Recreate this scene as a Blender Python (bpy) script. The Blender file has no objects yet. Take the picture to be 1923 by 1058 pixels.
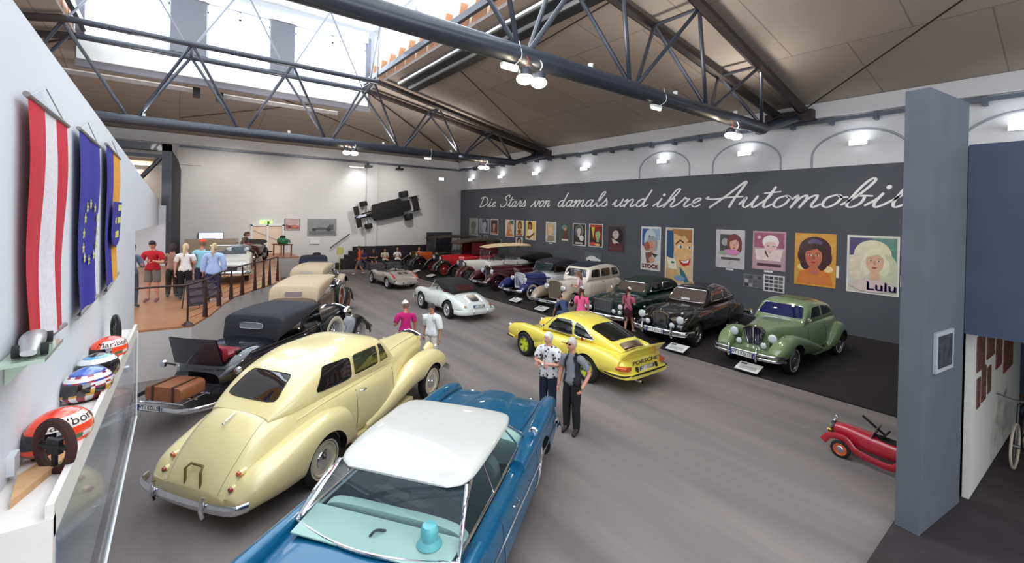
import bpy, bmesh, math, random
import numpy as np
from mathutils import Vector, Matrix
from mathutils.bvhtree import BVHTree

SC = bpy.context.scene
COL = SC.collection
PI = math.pi
random.seed(7)

# ------------------------------------------------------------------ camera
F_PX, CX_PX, CY_PX = 821.7, 961.5, 408.7          # a level wide-angle view, lens raised (architectural shift)
cam_data = bpy.data.cameras.new('camera')
cam = bpy.data.objects.new('camera', cam_data)
COL.objects.link(cam)
cam_data.sensor_fit = 'HORIZONTAL'
cam_data.sensor_width = 36.0
cam_data.lens = F_PX / 1923 * 36.0
cam_data.shift_x = 0.0
cam_data.shift_y = -(529.0 - CY_PX) / 1923
cam_data.clip_start = 0.05
cam_data.clip_end = 200
_yaw, _pitch, _roll = 0.919, -0.0065, -0.0199
_R = Matrix.Rotation(_yaw, 3, 'Z') @ Matrix.Rotation(_pitch, 3, 'X') @ Matrix.Rotation(_roll, 3, 'Y')
cam.matrix_world = Matrix.Translation((0, 0, 3.8)) @ (_R @ Matrix.Rotation(PI / 2, 3, 'X')).to_4x4()
SC.camera = cam

# ------------------------------------------------------------------ view and world
SC.view_settings.view_transform = 'Standard'
SC.view_settings.look = 'None'
SC.view_settings.exposure = 0.0
SC.view_settings.gamma = 1.0
SC.view_settings.use_curve_mapping = False
SC.cycles.use_denoising = True
SC.cycles.max_bounces = 6
SC.cycles.diffuse_bounces = 3
SC.cycles.glossy_bounces = 3
SC.cycles.transmission_bounces = 5
SC.cycles.transparent_max_bounces = 8
SC.cycles.sample_clamp_indirect = 6.0
SC.cycles.caustics_reflective = False
SC.cycles.caustics_refractive = False
world = bpy.data.worlds.new('world')
SC.world = world
world.use_nodes = True
world.node_tree.nodes['Background'].inputs[0].default_value = (0.78, 0.86, 1.0, 1)
world.node_tree.nodes['Background'].inputs[1].default_value = 1.0


def area_light(name, loc, rot, sx, sy, power, color=(1, 1, 1)):
    d = bpy.data.lights.new(name, 'AREA')
    d.shape = 'RECTANGLE'
    d.size = sx
    d.size_y = sy
    d.energy = power
    d.color = color
    o = bpy.data.objects.new(name, d)
    o.location = loc
    o.rotation_euler = rot
    COL.objects.link(o)
    return o


def point_light(name, loc, power, color=(1, 1, 1), r=0.1):
    d = bpy.data.lights.new(name, 'POINT')
    d.energy = power
    d.color = color
    d.shadow_soft_size = r
    o = bpy.data.objects.new(name, d)
    o.location = loc
    COL.objects.link(o)
    return o


def spot_light(name, loc, target, power, color=(1, 1, 1), ang=100, r=0.12):
    d = bpy.data.lights.new(name, 'SPOT')
    d.energy = power
    d.color = color
    d.spot_size = math.radians(ang)
    d.spot_blend = 0.8
    d.shadow_soft_size = r
    o = bpy.data.objects.new(name, d)
    o.location = loc
    o.rotation_euler = (Vector(target) - Vector(loc)).to_track_quat('-Z', 'Y').to_euler()
    COL.objects.link(o)
    return o


# daylight falling through the glazed lantern roof
area_light('lantern_daylight', (-8.0, 2.2, 12.6), (0, 0, 0), 26, 9, 1900, (0.86, 0.93, 1.0))
# unseen fill from behind the camera, added to lift ceiling and flatten light
area_light('rear_fill', (9.6, 4.0, 3.6), (0, math.radians(100), 0), 6, 20, 1300, (0.95, 0.97, 1.0))
area_light('side_fill', (-8.0, -12.5, 3.4), (math.radians(100), 0, 0), 26, 5, 900, (1.0, 0.97, 0.93))  # unseen broad fill on the left side, no window built


# ------------------------------------------------------------------ materials
def lin(c):
    c = c / 255.0
    return c / 12.92 if c <= 0.04045 else ((c + 0.055) / 1.055) ** 2.4


MATS = {}


def mat(name, rgb, rough=0.5, metal=0.0, coat=0.0, noise=0.0, scale=8.0, bump=0.0, emit=0.0, alpha=None, trans=0.0, detail=4):
    if name in MATS:
        return MATS[name]
    m = bpy.data.materials.new(name)
    m.use_nodes = True
    nt = m.node_tree
    b = nt.nodes['Principled BSDF']
    c = (lin(rgb[0]), lin(rgb[1]), lin(rgb[2]), 1)
    b.inputs['Base Color'].default_value = c
    b.inputs['Roughness'].default_value = rough
    b.inputs['Metallic'].default_value = metal
    b.inputs['Coat Weight'].default_value = coat
    b.inputs['Coat Roughness'].default_value = 0.04
    if trans:
        b.inputs['Transmission Weight'].default_value = trans
    if emit:
        b.inputs['Emission Color'].default_value = c
        b.inputs['Emission Strength'].default_value = emit
    if alpha is not None:
        b.inputs['Alpha'].default_value = alpha
    if noise or bump:
        tc = nt.nodes.new('ShaderNodeTexCoord')
        n = nt.nodes.new('ShaderNodeTexNoise')
        n.inputs['Scale'].default_value = scale
        n.inputs['Detail'].default_value = detail
        nt.links.new(tc.outputs['Object'], n.inputs['Vector'])
        if noise:
            r = nt.nodes.new('ShaderNodeMapRange')
            r.inputs[1].default_value = 0.25
            r.inputs[2].default_value = 0.75
            r.inputs[3].default_value = 1 - noise
            r.inputs[4].default_value = 1 + noise
            nt.links.new(n.outputs['Fac'], r.inputs[0])
            mx = nt.nodes.new('ShaderNodeVectorMath')
            mx.operation = 'SCALE'
            mx.inputs[0].default_value = c[:3]
            nt.links.new(r.outputs[0], mx.inputs['Scale'])
            nt.links.new(mx.outputs[0], b.inputs['Base Color'])
        if bump:
            bp = nt.nodes.new('ShaderNodeBump')
            bp.inputs['Strength'].default_value = bump
            bp.inputs['Distance'].default_value = 0.02
            nt.links.new(n.outputs['Fac'], bp.inputs['Height'])
            nt.links.new(bp.outputs[0], b.inputs['Normal'])
    MATS[name] = m
    return m


def paint(name, rgb, rough=0.32, coat=0.9, metal=0.0):
    return mat('paint_' + name, rgb, rough=rough, coat=coat, metal=metal, noise=0.015, scale=3)


def cloth(name, rgb, noise=0.08):
    return mat('cloth_' + name, rgb, rough=0.9, noise=noise, scale=25, bump=0.15)


CHROME = mat('chrome', (225, 226, 230), rough=0.08, metal=1.0)
DULLMETAL = mat('dull_metal', (150, 150, 152), rough=0.35, metal=0.9, noise=0.05)
RUBBER = mat('rubber', (22, 21, 22), rough=0.75, noise=0.1, scale=30)
WHITEWALL = mat('whitewall', (214, 205, 186), rough=0.6)
GLASS = mat('dark_glass', (14, 16, 19), rough=0.04, coat=0.6)
LENS = mat('lens_glass', (216, 220, 222), rough=0.1, coat=1.0, noise=0.04, scale=60)
BLACK = mat('black_plastic', (16, 16, 17), rough=0.45)
CAVITY = mat('wheel_arch_black', (7, 7, 7), rough=0.9)
WHITE = mat('white_card', (232, 232, 228), rough=0.6)
REDLENS = mat('red_lens', (150, 22, 14), rough=0.15, coat=0.8)
ORANGELENS = mat('orange_lens', (196, 84, 14), rough=0.15, coat=0.8)


# ------------------------------------------------------------------ mesh helpers
class MB:
    def __init__(s):
        s.v = []; s.f = []; s.mi = []

    def add(s, vs, fs, mi=0):
        o = len(s.v)
        s.v.extend([tuple(map(float, p)) for p in vs])
        s.f.extend([tuple(i + o for i in f) for f in fs])
        s.mi.extend([mi] * len(fs))
        return s

    def box(s, x0, x1, y0, y1, z0, z1, mi=0, M=None):
        vs = [Vector((x, y, z)) for z in (z0, z1) for y in (y0, y1) for x in (x0, x1)]
        if M is not None:
            vs = [M @ v for v in vs]
        return s.add(vs, [(0, 2, 3, 1), (4, 5, 7, 6), (0, 1, 5, 4), (2, 6, 7, 3), (0, 4, 6, 2), (1, 3, 7, 5)], mi)

    def prism(s, pts, d, mi=0):
        """closed outline pts (3D, coplanar) extruded by vector d"""
        n = len(pts); d = Vector(d)
        vs = [Vector(p) for p in pts] + [Vector(p) + d for p in pts]
        fs = [tuple(range(n))[::-1], tuple(range(n, 2 * n))] + [(i, (i + 1) % n, (i + 1) % n + n, i + n) for i in range(n)]
        return s.add(vs, fs, mi)

    def tube(s, path, r, n=8, mi=0, flat=1.0, closed=False, cap=True, up=None):
        P = [Vector(p) for p in path]
        m = len(P)
        rr = r if hasattr(r, '__len__') else [r] * m
        vs = []
        prev = None
        for i, p in enumerate(P):
            if closed:
                t = (P[(i + 1) % m] - P[i - 1])
            else:
                t = P[min(i + 1, m - 1)] - P[max(i - 1, 0)]
            if t.length < 1e-9: t = Vector((0, 0, 1))
            t.normalize()
            if prev is None:
                a = Vector(up) if up else (Vector((0, 0, 1)) if abs(t.z) < 0.9 else Vector((1, 0, 0)))
            else:
                a = prev
            a = a - t * a.dot(t)
            if a.length < 1e-6: a = t.orthogonal()
            a.normalize()
            prev = a
            b = t.cross(a)
            for k in range(n):
                w = 2 * PI * k / n
                vs.append(p + a * math.cos(w) * rr[i] + b * math.sin(w) * rr[i] * flat)
        fs = []
        for i in range(m if closed else m - 1):
            j = (i + 1) % m
            for k in range(n):
                l = (k + 1) % n
                fs.append((i * n + k, j * n + k, j * n + l, i * n + l)[::-1])
        if cap and not closed:
            fs.append(tuple(range(n)))
            fs.append(tuple(range((m - 1) * n, m * n))[::-1])
        return s.add(vs, fs, mi)

    def grid(s, P, mi=0, closeu=False, closev=False, flip=False):
        nu = len(P); nv = len(P[0])
        vs = [p for row in P for p in row]
        fs = []
        for i in range(nu if closeu else nu - 1):
            for j in range(nv if closev else nv - 1):
                a, b, c, d = i * nv + j, ((i + 1) % nu) * nv + j, ((i + 1) % nu) * nv + (j + 1) % nv, i * nv + (j + 1) % nv
                fs.append((d, c, b, a) if flip else (a, b, c, d))
        return s.add(vs, fs, mi)

    def lathe(s, prof, c, axis='y', n=24, mi=0, M=None, closed=False):
        """prof: list of (radius, along)"""
        P = []
        for (r, h) in prof:
            row = []
            for k in range(n):
                w = 2 * PI * k / n
                a, b = r * math.cos(w), r * math.sin(w)
                q = {'y': (a, h, b), 'x': (h, a, b), 'z': (a, b, h)}[axis]
                q = Vector(q)
                if M is not None: q = M @ q
                row.append(q + Vector(c))
            P.append(row)
        return s.grid(P, mi, closeu=closed, closev=True)

    def ball(s, c, rx, ry=None, rz=None, n=16, m=10, mi=0, M=None, z0=-1.0, z1=1.0):
        ry = ry or rx; rz = rz or rx
        a0, a1 = math.asin(z0), math.asin(z1)
        P = []
        for i in range(m + 1):
            t = a0 + (a1 - a0) * i / m
            row = []
            for k in range(n):
                w = 2 * PI * k / n
                q = Vector((rx * math.cos(t) * math.cos(w), ry * math.cos(t) * math.sin(w), rz * math.sin(t)))
                if M is not None: q = M @ q
                row.append(q + Vector(c))
            P.append(row)
        return s.grid(P, mi, closev=True, flip=True)

    def mesh(s, name, mats, smooth=True, ang=40):
        me = bpy.data.meshes.new(name)
        me.from_pydata(s.v, [], s.f)
        for m in (mats if isinstance(mats, (list, tuple)) else [mats]):
            me.materials.append(m)
        me.polygons.foreach_set('material_index', s.mi)
        bm = bmesh.new(); bm.from_mesh(me)
        bmesh.ops.remove_doubles(bm, verts=bm.verts, dist=1e-5)
        bmesh.ops.recalc_face_normals(bm, faces=bm.faces)
        bm.to_mesh(me); bm.free()
        if smooth:
            me.polygons.foreach_set('use_smooth', [True] * len(me.polygons))
            try:
                me.set_sharp_from_angle(angle=math.radians(ang))
            except Exception:
                pass
        me.update()
        return me


def obj(name, mb, mats, parent=None, smooth=True, ang=40, label=None):
    me = mb if isinstance(mb, bpy.types.Mesh) else mb.mesh(name, mats, smooth, ang)
    o = bpy.data.objects.new(name, me)
    COL.objects.link(o)
    if parent is not None: o.parent = parent
    if label: o['label'] = label
    return o


def tag(o, label, cat, group=None):
    o['label'] = label; o['category'] = cat
    if group: o['group'] = group
    return o


def thing(name, label, cat, loc=(0, 0, 0), rotz=0.0, group=None):
    o = bpy.data.objects.new(name, None)
    o.empty_display_size = 0.2
    COL.objects.link(o)
    o.location = loc
    o.rotation_euler = (0, 0, rotz)
    return tag(o, label, cat, group)


def struct(name, mb, mats, smooth=False, ang=30):
    o = obj(name, mb, mats, None, smooth, ang)
    o['kind'] = 'structure'
    return o


def kids(o):
    return [c for c in bpy.data.objects if c.parent == o]


def copy_tree(o, parent=None, label=None, group=None, loc=None, rotz=None):
    c = o.copy()
    COL.objects.link(c)
    c.parent = parent
    for ch in kids(o):
        copy_tree(ch, c)
    if label: c['label'] = label
    if group: c['group'] = group
    if loc is not None: c.location = loc
    if rotz is not None: c.rotation_euler = (0, 0, rotz)
    return c


def catmull(pts, n=6, closed=False):
    P = [Vector(p) for p in pts]; m = len(P); out = []
    for i in range(m if closed else m - 1):
        p0 = P[(i - 1) % m] if (closed or i > 0) else P[0] * 2 - P[1]
        p1 = P[i]; p2 = P[(i + 1) % m]
        p3 = P[(i + 2) % m] if (closed or i + 2 < m) else P[m - 1] * 2 - P[m - 2]
        for k in range(n):
            t = k / n
            out.append(0.5 * ((2 * p1) + (p2 - p0) * t + (2 * p0 - 5 * p1 + 4 * p2 - p3) * t * t + (3 * p1 - p0 - 3 * p2 + p3) * t ** 3))
    if not closed: out.append(P[-1])
    return out


def pchip(x, Y, xs):
    """monotone cubic through rows Y at x"""
    x = np.array(x, float); Y = np.array(Y, float)
    h = np.diff(x)[:, None]; d = np.diff(Y, axis=0) / h
    m = np.zeros_like(Y)
    for i in range(1, len(x) - 1):
        a, b = d[i - 1], d[i]
        w1 = 2 * h[i] + h[i - 1]; w2 = h[i] + 2 * h[i - 1]
        with np.errstate(divide='ignore', invalid='ignore'):
            v = (w1 + w2) / (w1 / a + w2 / b)
        m[i] = np.where(a * b > 0, v, 0)
    m[0] = d[0]; m[-1] = d[-1]
    m = np.nan_to_num(m)
    out = []
    for q in xs:
        i = min(max(np.searchsorted(x, q) - 1, 0), len(x) - 2)
        t = (q - x[i]) / h[i][0]
        out.append((2 * t ** 3 - 3 * t ** 2 + 1) * Y[i] + (t ** 3 - 2 * t ** 2 + t) * h[i][0] * m[i] + (-2 * t ** 3 + 3 * t ** 2) * Y[i + 1] + (t ** 3 - t ** 2) * h[i][0] * m[i + 1])
    return np.array(out)


def loft(st, nv=28, per=4, nbot=None):
    """st rows: (x, yc, halfwidth, zbottom, ztop, n_exponent, taper_in_at_top). closed superelliptic tube along x"""
    st = sorted(st, key=lambda r: r[0])
    x = [r[0] for r in st]
    xs = []
    for i in range(len(x) - 1):
        for k in range(per): xs.append(x[i] + (x[i + 1] - x[i]) * k / per)
    xs.append(x[-1])
    Y = pchip(x, [r[1:] for r in st], xs)
    rings = []
    for q, r in zip(xs, Y):
        yc, hw, zb, zt, n, tp = r
        zc, hh = (zb + zt) / 2, (zt - zb) / 2
        row = []
        for k in range(nv):
            w = 2 * PI * (k + 0.5) / nv
            c, s_ = math.cos(w), math.sin(w)
            yy = math.copysign(abs(c) ** (2 / n), c); zz = math.copysign(abs(s_) ** (2 / n), s_)
            row.append((q, yc + hw * yy * (1 - tp * max(0, (zz + 1) / 2)), zc + hh * zz))
        rings.append(row)
    mb = MB()
    mb.grid(rings, closev=True)
    n0 = len(rings)
    for idx, row in ((0, rings[0]), (n0 - 1, rings[-1])):
        mb.f.append(tuple(idx * nv + k for k in range(nv))); mb.mi.append(0)
    return mb


def mirror_y(mb):
    m = MB()
    m.v = [(x, -y, z) for x, y, z in mb.v]
    m.f = [tuple(reversed(f)) for f in mb.f]
    m.mi = list(mb.mi)
    return m


def bvh_of(*mbs):
    V = []; Fc = []
    for mb in mbs:
        if isinstance(mb, bpy.types.Mesh):
            o = len(V); V += [v.co.copy() for v in mb.vertices]; Fc += [tuple(i + o for i in p.vertices) for p in mb.polygons]
        else:
            o = len(V); V += [Vector(v) for v in mb.v]; Fc += [tuple(i + o for i in f) for f in mb.f]
    return BVHTree.FromPolygons(V, Fc)


def ray(bvh, p, d, far=6.0):
    p = Vector(p); d = Vector(d).normalized()
    h = bvh.ray_cast(p - d * far, d)
    if h[0] is not None: return h[0], d
    q = bvh.find_nearest(p)
    return (q[0], d) if q[0] is not None else (p, d)


def patch(bvh, quad, d, off=0.006, n=12, p=7, mb=None, mi=0, scale=1.0, m=None):
    """rounded quad (4 corners) projected along d onto the body"""
    mb = mb or MB()
    m = m or n
    A, B, C, D = [Vector(q) for q in quad]
    cen = (A + B + C + D) / 4
    A, B, C, D = [cen + (q - cen) * scale for q in (A, B, C, D)]
    P = []
    for i in range(n + 1):
        row = []
        for j in range(m + 1):
            s_, t = 2 * i / n - 1, 2 * j / m - 1
            mx = max(abs(s_), abs(t)); r = (abs(s_) ** p + abs(t) ** p) ** (1 / p)
            if r > 1e-9: s_, t = s_ * mx / r, t * mx / r
            u, v = (s_ + 1) / 2, (t + 1) / 2
            q = (A * (1 - u) + B * u) * (1 - v) + (D * (1 - u) + C * u) * v
            h, dd = ray(bvh, q, d)
            row.append(h - dd * off)
        P.append(row)
    mb.grid(P, mi)
    return mb


def strip(bvh, pts, d, r=0.006, off=0.002, n=5, mb=None, mi=0, k=6, flat=1.0):
    mb = mb or MB()
    P = [q for q in catmull(pts, k)]
    path = []
    for q in P:
        h, dd = ray(bvh, q, d)
        path.append(h - dd * off)
    mb.tube(path, r, n, mi, flat)
    return mb


def boolean_cut(mb, mats, cutters, name='cut', smooth=True, ang=35):
    """body minus cylinders [(x,z,r,y0,y1)] ; the cut faces are matt black"""
    me = mb.mesh(name, list(mats) + [CAVITY], smooth, ang)
    o = bpy.data.objects.new(name, me)
    COL.objects.link(o)
    tmp = []
    for (x, z, r, y0, y1) in cutters:
        c = MB()
        c.lathe([(0.001, y0), (r, y0), (r, y1), (0.001, y1)], (x, 0, z), 'y', 36)
        cm = c.mesh('c', [CAVITY], False)
        co = bpy.data.objects.new('c', cm)
        COL.objects.link(co)
        md = o.modifiers.new('b', 'BOOLEAN')
        md.operation = 'DIFFERENCE'; md.object = co; md.solver = 'EXACT'
        try: md.material_mode = 'TRANSFER'
        except Exception: pass
        tmp.append(co)
    dg = bpy.context.evaluated_depsgraph_get()
    dg.update()
    new = bpy.data.meshes.new_from_object(o.evaluated_get(dg), depsgraph=dg)
    new.name = name
    bpy.data.objects.remove(o)
    for c in tmp: bpy.data.objects.remove(c)
    return new


_font_cache = {}


def text_mesh(s, size=1.0, extrude=0.0, align='CENTER', shear=0.0, sx=1.0):
    key = (s, size, extrude, align, shear, sx)
    if key in _font_cache: return _font_cache[key]
    cu = bpy.data.curves.new('t', 'FONT')
    cu.body = s; cu.size = size; cu.extrude = extrude; cu.align_x = align; cu.align_y = 'CENTER'; cu.shear = shear
    cu.resolution_u = 3
    o = bpy.data.objects.new('t', cu)
    COL.objects.link(o)
    dg = bpy.context.evaluated_depsgraph_get(); dg.update()
    me = bpy.data.meshes.new_from_object(o.evaluated_get(dg), depsgraph=dg)
    V = [(v.co.x * sx, v.co.y, v.co.z) for v in me.vertices]
    Fc = [tuple(p.vertices) for p in me.polygons]
    bpy.data.objects.remove(o)
    _font_cache[key] = (V, Fc)
    return V, Fc


def add_text(mb, s, M, size, extrude=0.0, mi=0, align='CENTER', shear=0.0, sx=1.0, bold=0.0):
    V, Fc = text_mesh(s, size, extrude, align, shear, sx)
    mb.add([M @ Vector(v) for v in V], Fc, mi)
    if bold:
        mb.add([M @ (Vector(v) + Vector((bold, 0, 0))) for v in V], Fc, mi)
        mb.add([M @ (Vector(v) + Vector((0, bold, 0))) for v in V], Fc, mi)
    return mb


def frame_matrix(o, xdir, ydir):
    x = Vector(xdir).normalized(); y = Vector(ydir).normalized(); z = x.cross(y).normalized()
    M = Matrix(((x.x, y.x, z.x, o[0]), (x.y, y.y, z.y, o[1]), (x.z, y.z, z.z, o[2]), (0, 0, 0, 1)))
    return M
# ================================================================== the hall
def floor_mat():
    m = mat('carpet_floor', (124, 116, 114), rough=0.95, noise=0.07, scale=0.8, bump=0.1)
    nt = m.node_tree
    b = nt.nodes['Principled BSDF']
    tc = nt.nodes.new('ShaderNodeTexCoord')
    mp = nt.nodes.new('ShaderNodeMapping')
    mp.inputs['Scale'].default_value = (0.12, 0.95, 1)
    mp.inputs['Rotation'].default_value = (0, 0, 0.06)
    n1 = nt.nodes.new('ShaderNodeTexNoise'); n1.inputs['Scale'].default_value = 1.3; n1.inputs['Detail'].default_value = 5
    n2 = nt.nodes.new('ShaderNodeTexNoise'); n2.inputs['Scale'].default_value = 60; n2.inputs['Detail'].default_value = 2
    nt.links.new(tc.outputs['Object'], mp.inputs[0]); nt.links.new(mp.outputs[0], n1.inputs['Vector'])
    nt.links.new(tc.outputs['Object'], n2.inputs['Vector'])
    cr = nt.nodes.new('ShaderNodeValToRGB')
    e = cr.color_ramp.elements
    e[0].position = 0.36; e[0].color = (lin(112), lin(105), lin(104), 1)
    e[1].position = 0.68; e[1].color = (lin(137), lin(128), lin(124), 1)
    nt.links.new(n1.outputs['Fac'], cr.inputs[0])
    r = nt.nodes.new('ShaderNodeMapRange'); r.inputs[3].default_value = 0.86; r.inputs[4].default_value = 1.14
    nt.links.new(n2.outputs['Fac'], r.inputs[0])
    mx = nt.nodes.new('ShaderNodeVectorMath'); mx.operation = 'SCALE'
    nt.links.new(cr.outputs[0], mx.inputs[0]); nt.links.new(r.outputs[0], mx.inputs['Scale'])
    nt.links.new(mx.outputs[0], b.inputs['Base Color'])
    return m


def roof_mat():
    """brown-grey board lining with thin seams every few metres"""
    m = mat('roof_lining', (128, 117, 108), rough=0.9, noise=0.05, scale=1.2, bump=0.05)
    nt = m.node_tree; b = nt.nodes['Principled BSDF']
    tc = nt.nodes.new('ShaderNodeTexCoord')
    br = nt.nodes.new('ShaderNodeTexBrick')
    br.inputs['Scale'].default_value = 1.0
    br.inputs['Color1'].default_value = (lin(160), lin(148), lin(138), 1)
    br.inputs['Color2'].default_value = (lin(152), lin(141), lin(131), 1)
    br.inputs['Mortar'].default_value = (lin(128), lin(117), lin(108), 1)
    br.inputs['Mortar Size'].default_value = 0.018
    br.inputs['Brick Width'].default_value = 2.6
    br.inputs['Row Height'].default_value = 3.5
    br.offset = 0.5
    nt.links.new(tc.outputs['Object'], br.inputs['Vector'])
    nt.links.new(br.outputs['Color'], b.inputs['Base Color'])
    return m


def wall_mat(name, rgb, sc=0.5, amt=0.05):
    return mat(name, rgb, rough=0.85, noise=amt, scale=sc, bump=0.06, detail=6)


FLOOR = floor_mat()
ROOF = roof_mat()
WALLW = wall_mat('painted_wall_white', (222, 222, 224))
WALLFAR = wall_mat('painted_wall_far', (212, 210, 208), 0.35, 0.07)
WALLDARK = wall_mat('dark_slate_wall', (84, 87, 94), 0.7, 0.06)
STEEL = mat('painted_truss_steel', (44, 49, 60), rough=0.42, coat=0.25, noise=0.12, scale=5)
STEELD = mat('painted_truss_brown', (44, 36, 34), rough=0.6, noise=0.12, scale=5)
PANELW = wall_mat('white_panel', (222, 224, 229), 0.8, 0.015)
WOODF = mat('beech_floor', (178, 122, 82), rough=0.4, noise=0.08, scale=3, coat=0.2)
ORANGEWOOD = mat('lantern_wood', (206, 150, 108), rough=0.6, noise=0.08, scale=3)

m = MB(); m.box(-31, 10, -15, 18.2, -0.2, 0.0)
struct('floor', m, FLOOR)
m = MB(); m.box(-30.1, -1.2, 11.15, 17.78, 0.0, 0.03)
tag(obj('display_carpet', m, mat('black_carpet', (34, 29, 31), rough=0.95, noise=0.25, scale=2.2, bump=0.2), None, False),
    'black carpet strip on which the right-hand row of cars stands along the dark wall', 'carpet')
m = MB(); m.box(-1.40, 4.0, 5.2, 17.8, 0.0, 0.035)
tag(obj('side_carpet', m, mat('dark_brown_carpet', (48, 40, 42), rough=0.95, noise=0.25, scale=3, bump=0.2), None, False),
    'dark brown carpet around the foot of the grey partition at right', 'carpet')

# right-hand wall with its slate-coloured lower field
m = MB(); m.box(-30.6, 10, 18.0, 18.4, 0, 8.6)
struct('wall_right', m, WALLW)
m = MB(); m.box(-30.05, 10, 17.80, 17.998, 0.0, 5.66)
struct('wall_slate', m, WALLDARK)
m = MB(); m.box(-30.6, -30.3, -15, 18.4, 0, 8.6)
m.box(-30.3, -30.1, 10.35, 11.05, 0, 7.3)
m.box(-30.3, -30.18, -0.1, 1.0, 6.2, 7.3)
struct('wall_far', m, WALLFAR)
# service rail and pale fascia band under the eaves
m = MB(); m.box(-30.3, 10, 17.55, 18.0, 7.36, 7.95)
m.box(-30.3, -30.05, -3, 17.6, 7.30, 7.9)
struct('trim_1', m, WALLW)
m = MB(); m.box(-30.2, 10, 17.72, 17.82, 7.2, 7.32); m.box(-30.1, -30.0, 0.0, 17.7, 7.14, 7.24)
for i in range(34): m.box(-29.4 + i * 1.2, -29.3 + i * 1.2, 17.7, 17.99, 7.1, 7.34)
struct('trim_2', m, mat('rail_grey', (92, 100, 112), rough=0.4, metal=0.3))
# blind arches on the upper white wall
for i, ax in enumerate((-12.0, -8.3, -4.65, -0.95, 2.7)):
    m = MB()
    path = [(ax - 1.32, 17.985, 5.66)] + [(ax + 1.32 * math.cos(PI - PI * k / 20), 17.985, 6.05 + 0.82 * math.sin(PI * k / 20)) for k in range(21)] + [(ax + 1.32, 17.985, 5.66)]
    m.tube(path, 0.035, 6)
    struct('trim_%d' % (3 + i), m, mat('arch_moulding', (160, 164, 170), rough=0.8), True)

# roof planes around the lantern
LY0, LY1, LX0, LX1, LZ = -2.9, 7.35, -21.6, 10.0, 9.75
def roofquad(name, pts, th=0.12):
    m = MB(); m.prism(pts, (0, 0, th)); return struct(name, m, ROOF)
roofquad('ceiling_right', [(LX0, LY1, LZ), (LX1, LY1, LZ), (LX1, 18.0, 7.78), (-30.35, 18.0, 7.78)])
roofquad('ceiling_far', [(LX0, LY0, LZ), (LX0, LY1, LZ), (-30.35, 18.0, 7.78), (-30.35, -13.5, 7.78)])
roofquad('ceiling_left', [(LX1, LY0, LZ), (LX0, LY0, LZ), (-30.35, -13.5, 7.78), (LX1, -13.5, 7.78)])
# ridge lines / tie rods under the roof lining
m = MB()
m.tube([(LX0, LY1, LZ - 0.03), (-30.3, 17.95, 7.72)], 0.035, 6)
m.tube([(LX0, LY0, LZ - 0.03), (-30.3, -13.4, 7.72)], 0.035, 6)
struct('trim_8', m, STEELD, True)
for i, (a, b) in enumerate((((-6.2, 17.6, 7.68), (2.2, 9.2, 9.2)), ((-20.0, 17.5, 7.68), (-14.5, 8.0, 9.52)),
                            ((-27.0, 10.6, 8.3), (-21.95, 1.0, 9.5)), ((-27.0, 0.0, 8.22), (-21.95, 7.2, 9.42)), ((-12.2, 9.3, 9.3), (-5.0, 8.6, 9.42)))):
    m = MB(); m.tube([a, b], 0.022, 6)
    tag(obj('tie_rod', m, STEELD), ['thin dark rod running from the near truss end up the roof at right', 'thin dark rod below the roof from the far truss end',
        'thin rod crossing the far roof, rising to the left', 'thin rod crossing the far roof, rising to the right', 'thin rod under the roof beside the glowing lantern'][i], 'rod')

# lantern: glazed end, glazed side, wood baffles, roof
m = MB()
LW = [(-2.75, -0.35), (0.85, 3.1), (4.1, 7.3)]
def end_wall(z0, z1, spans):
    for (a, b) in spans: m.box(-21.85, -21.6, a, b, z0, z1)
end_wall(9.85, 12.35, [(-2.95, -2.72), (-0.32, 0.82), (3.12, 4.05), (7.28, 7.5)])
end_wall(8.75, 9.9, [(-2.95, 7.5)])
struct('wall_lantern_end', m, mat('lantern_wall_grey', (108, 108, 116), rough=0.8, noise=0.04))
m = MB(); m.box(-21.7, -21.55, LY0, LY1, 12.1, 12.6); m.box(-21.7, -21.5, LY0, LY1, 9.0, 9.75)
struct('trim_9', m, mat('lantern_white', (214, 216, 216), rough=0.7))
PANE = mat('daylit_pane', (232, 242, 255), rough=0.3, emit=4.2)
for i, (a, b) in enumerate(LW):
    m = MB(); m.box(-21.80, -21.76, a, b, 9.9, 12.1)
    w = struct('window_%d' % (i + 1), m, PANE)
    m = MB()
    for yy in (a, (a + b) / 2, b): m.box(-21.76, -21.70, yy - 0.04, yy + 0.04, 9.85, 12.15)
    for zz in (9.9, 11.75, 12.1): m.box(-21.76, -21.70, a, b, zz - 0.035, zz + 0.035)
    f = obj('window_frame', m, mat('frame_white', (206, 210, 216), rough=0.5), w, False)
# long glazed side strips under the lantern roof
for i, yy in enumerate((LY1 + 0.35, LY0 - 0.35)):
    m = MB(); m.box(-21.6, 10, yy - 0.02, yy + 0.02, 10.9, 12.5)
    struct('window_%d' % (4 + i), m, PANE)
m = MB(); m.box(-21.6, 10, LY0 - 0.5, LY1 + 0.5, 12.75, 12.9)
struct('ceiling_lantern', m, mat('lantern_roof', (226, 230, 232), rough=0.8, emit=0.0))
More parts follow.
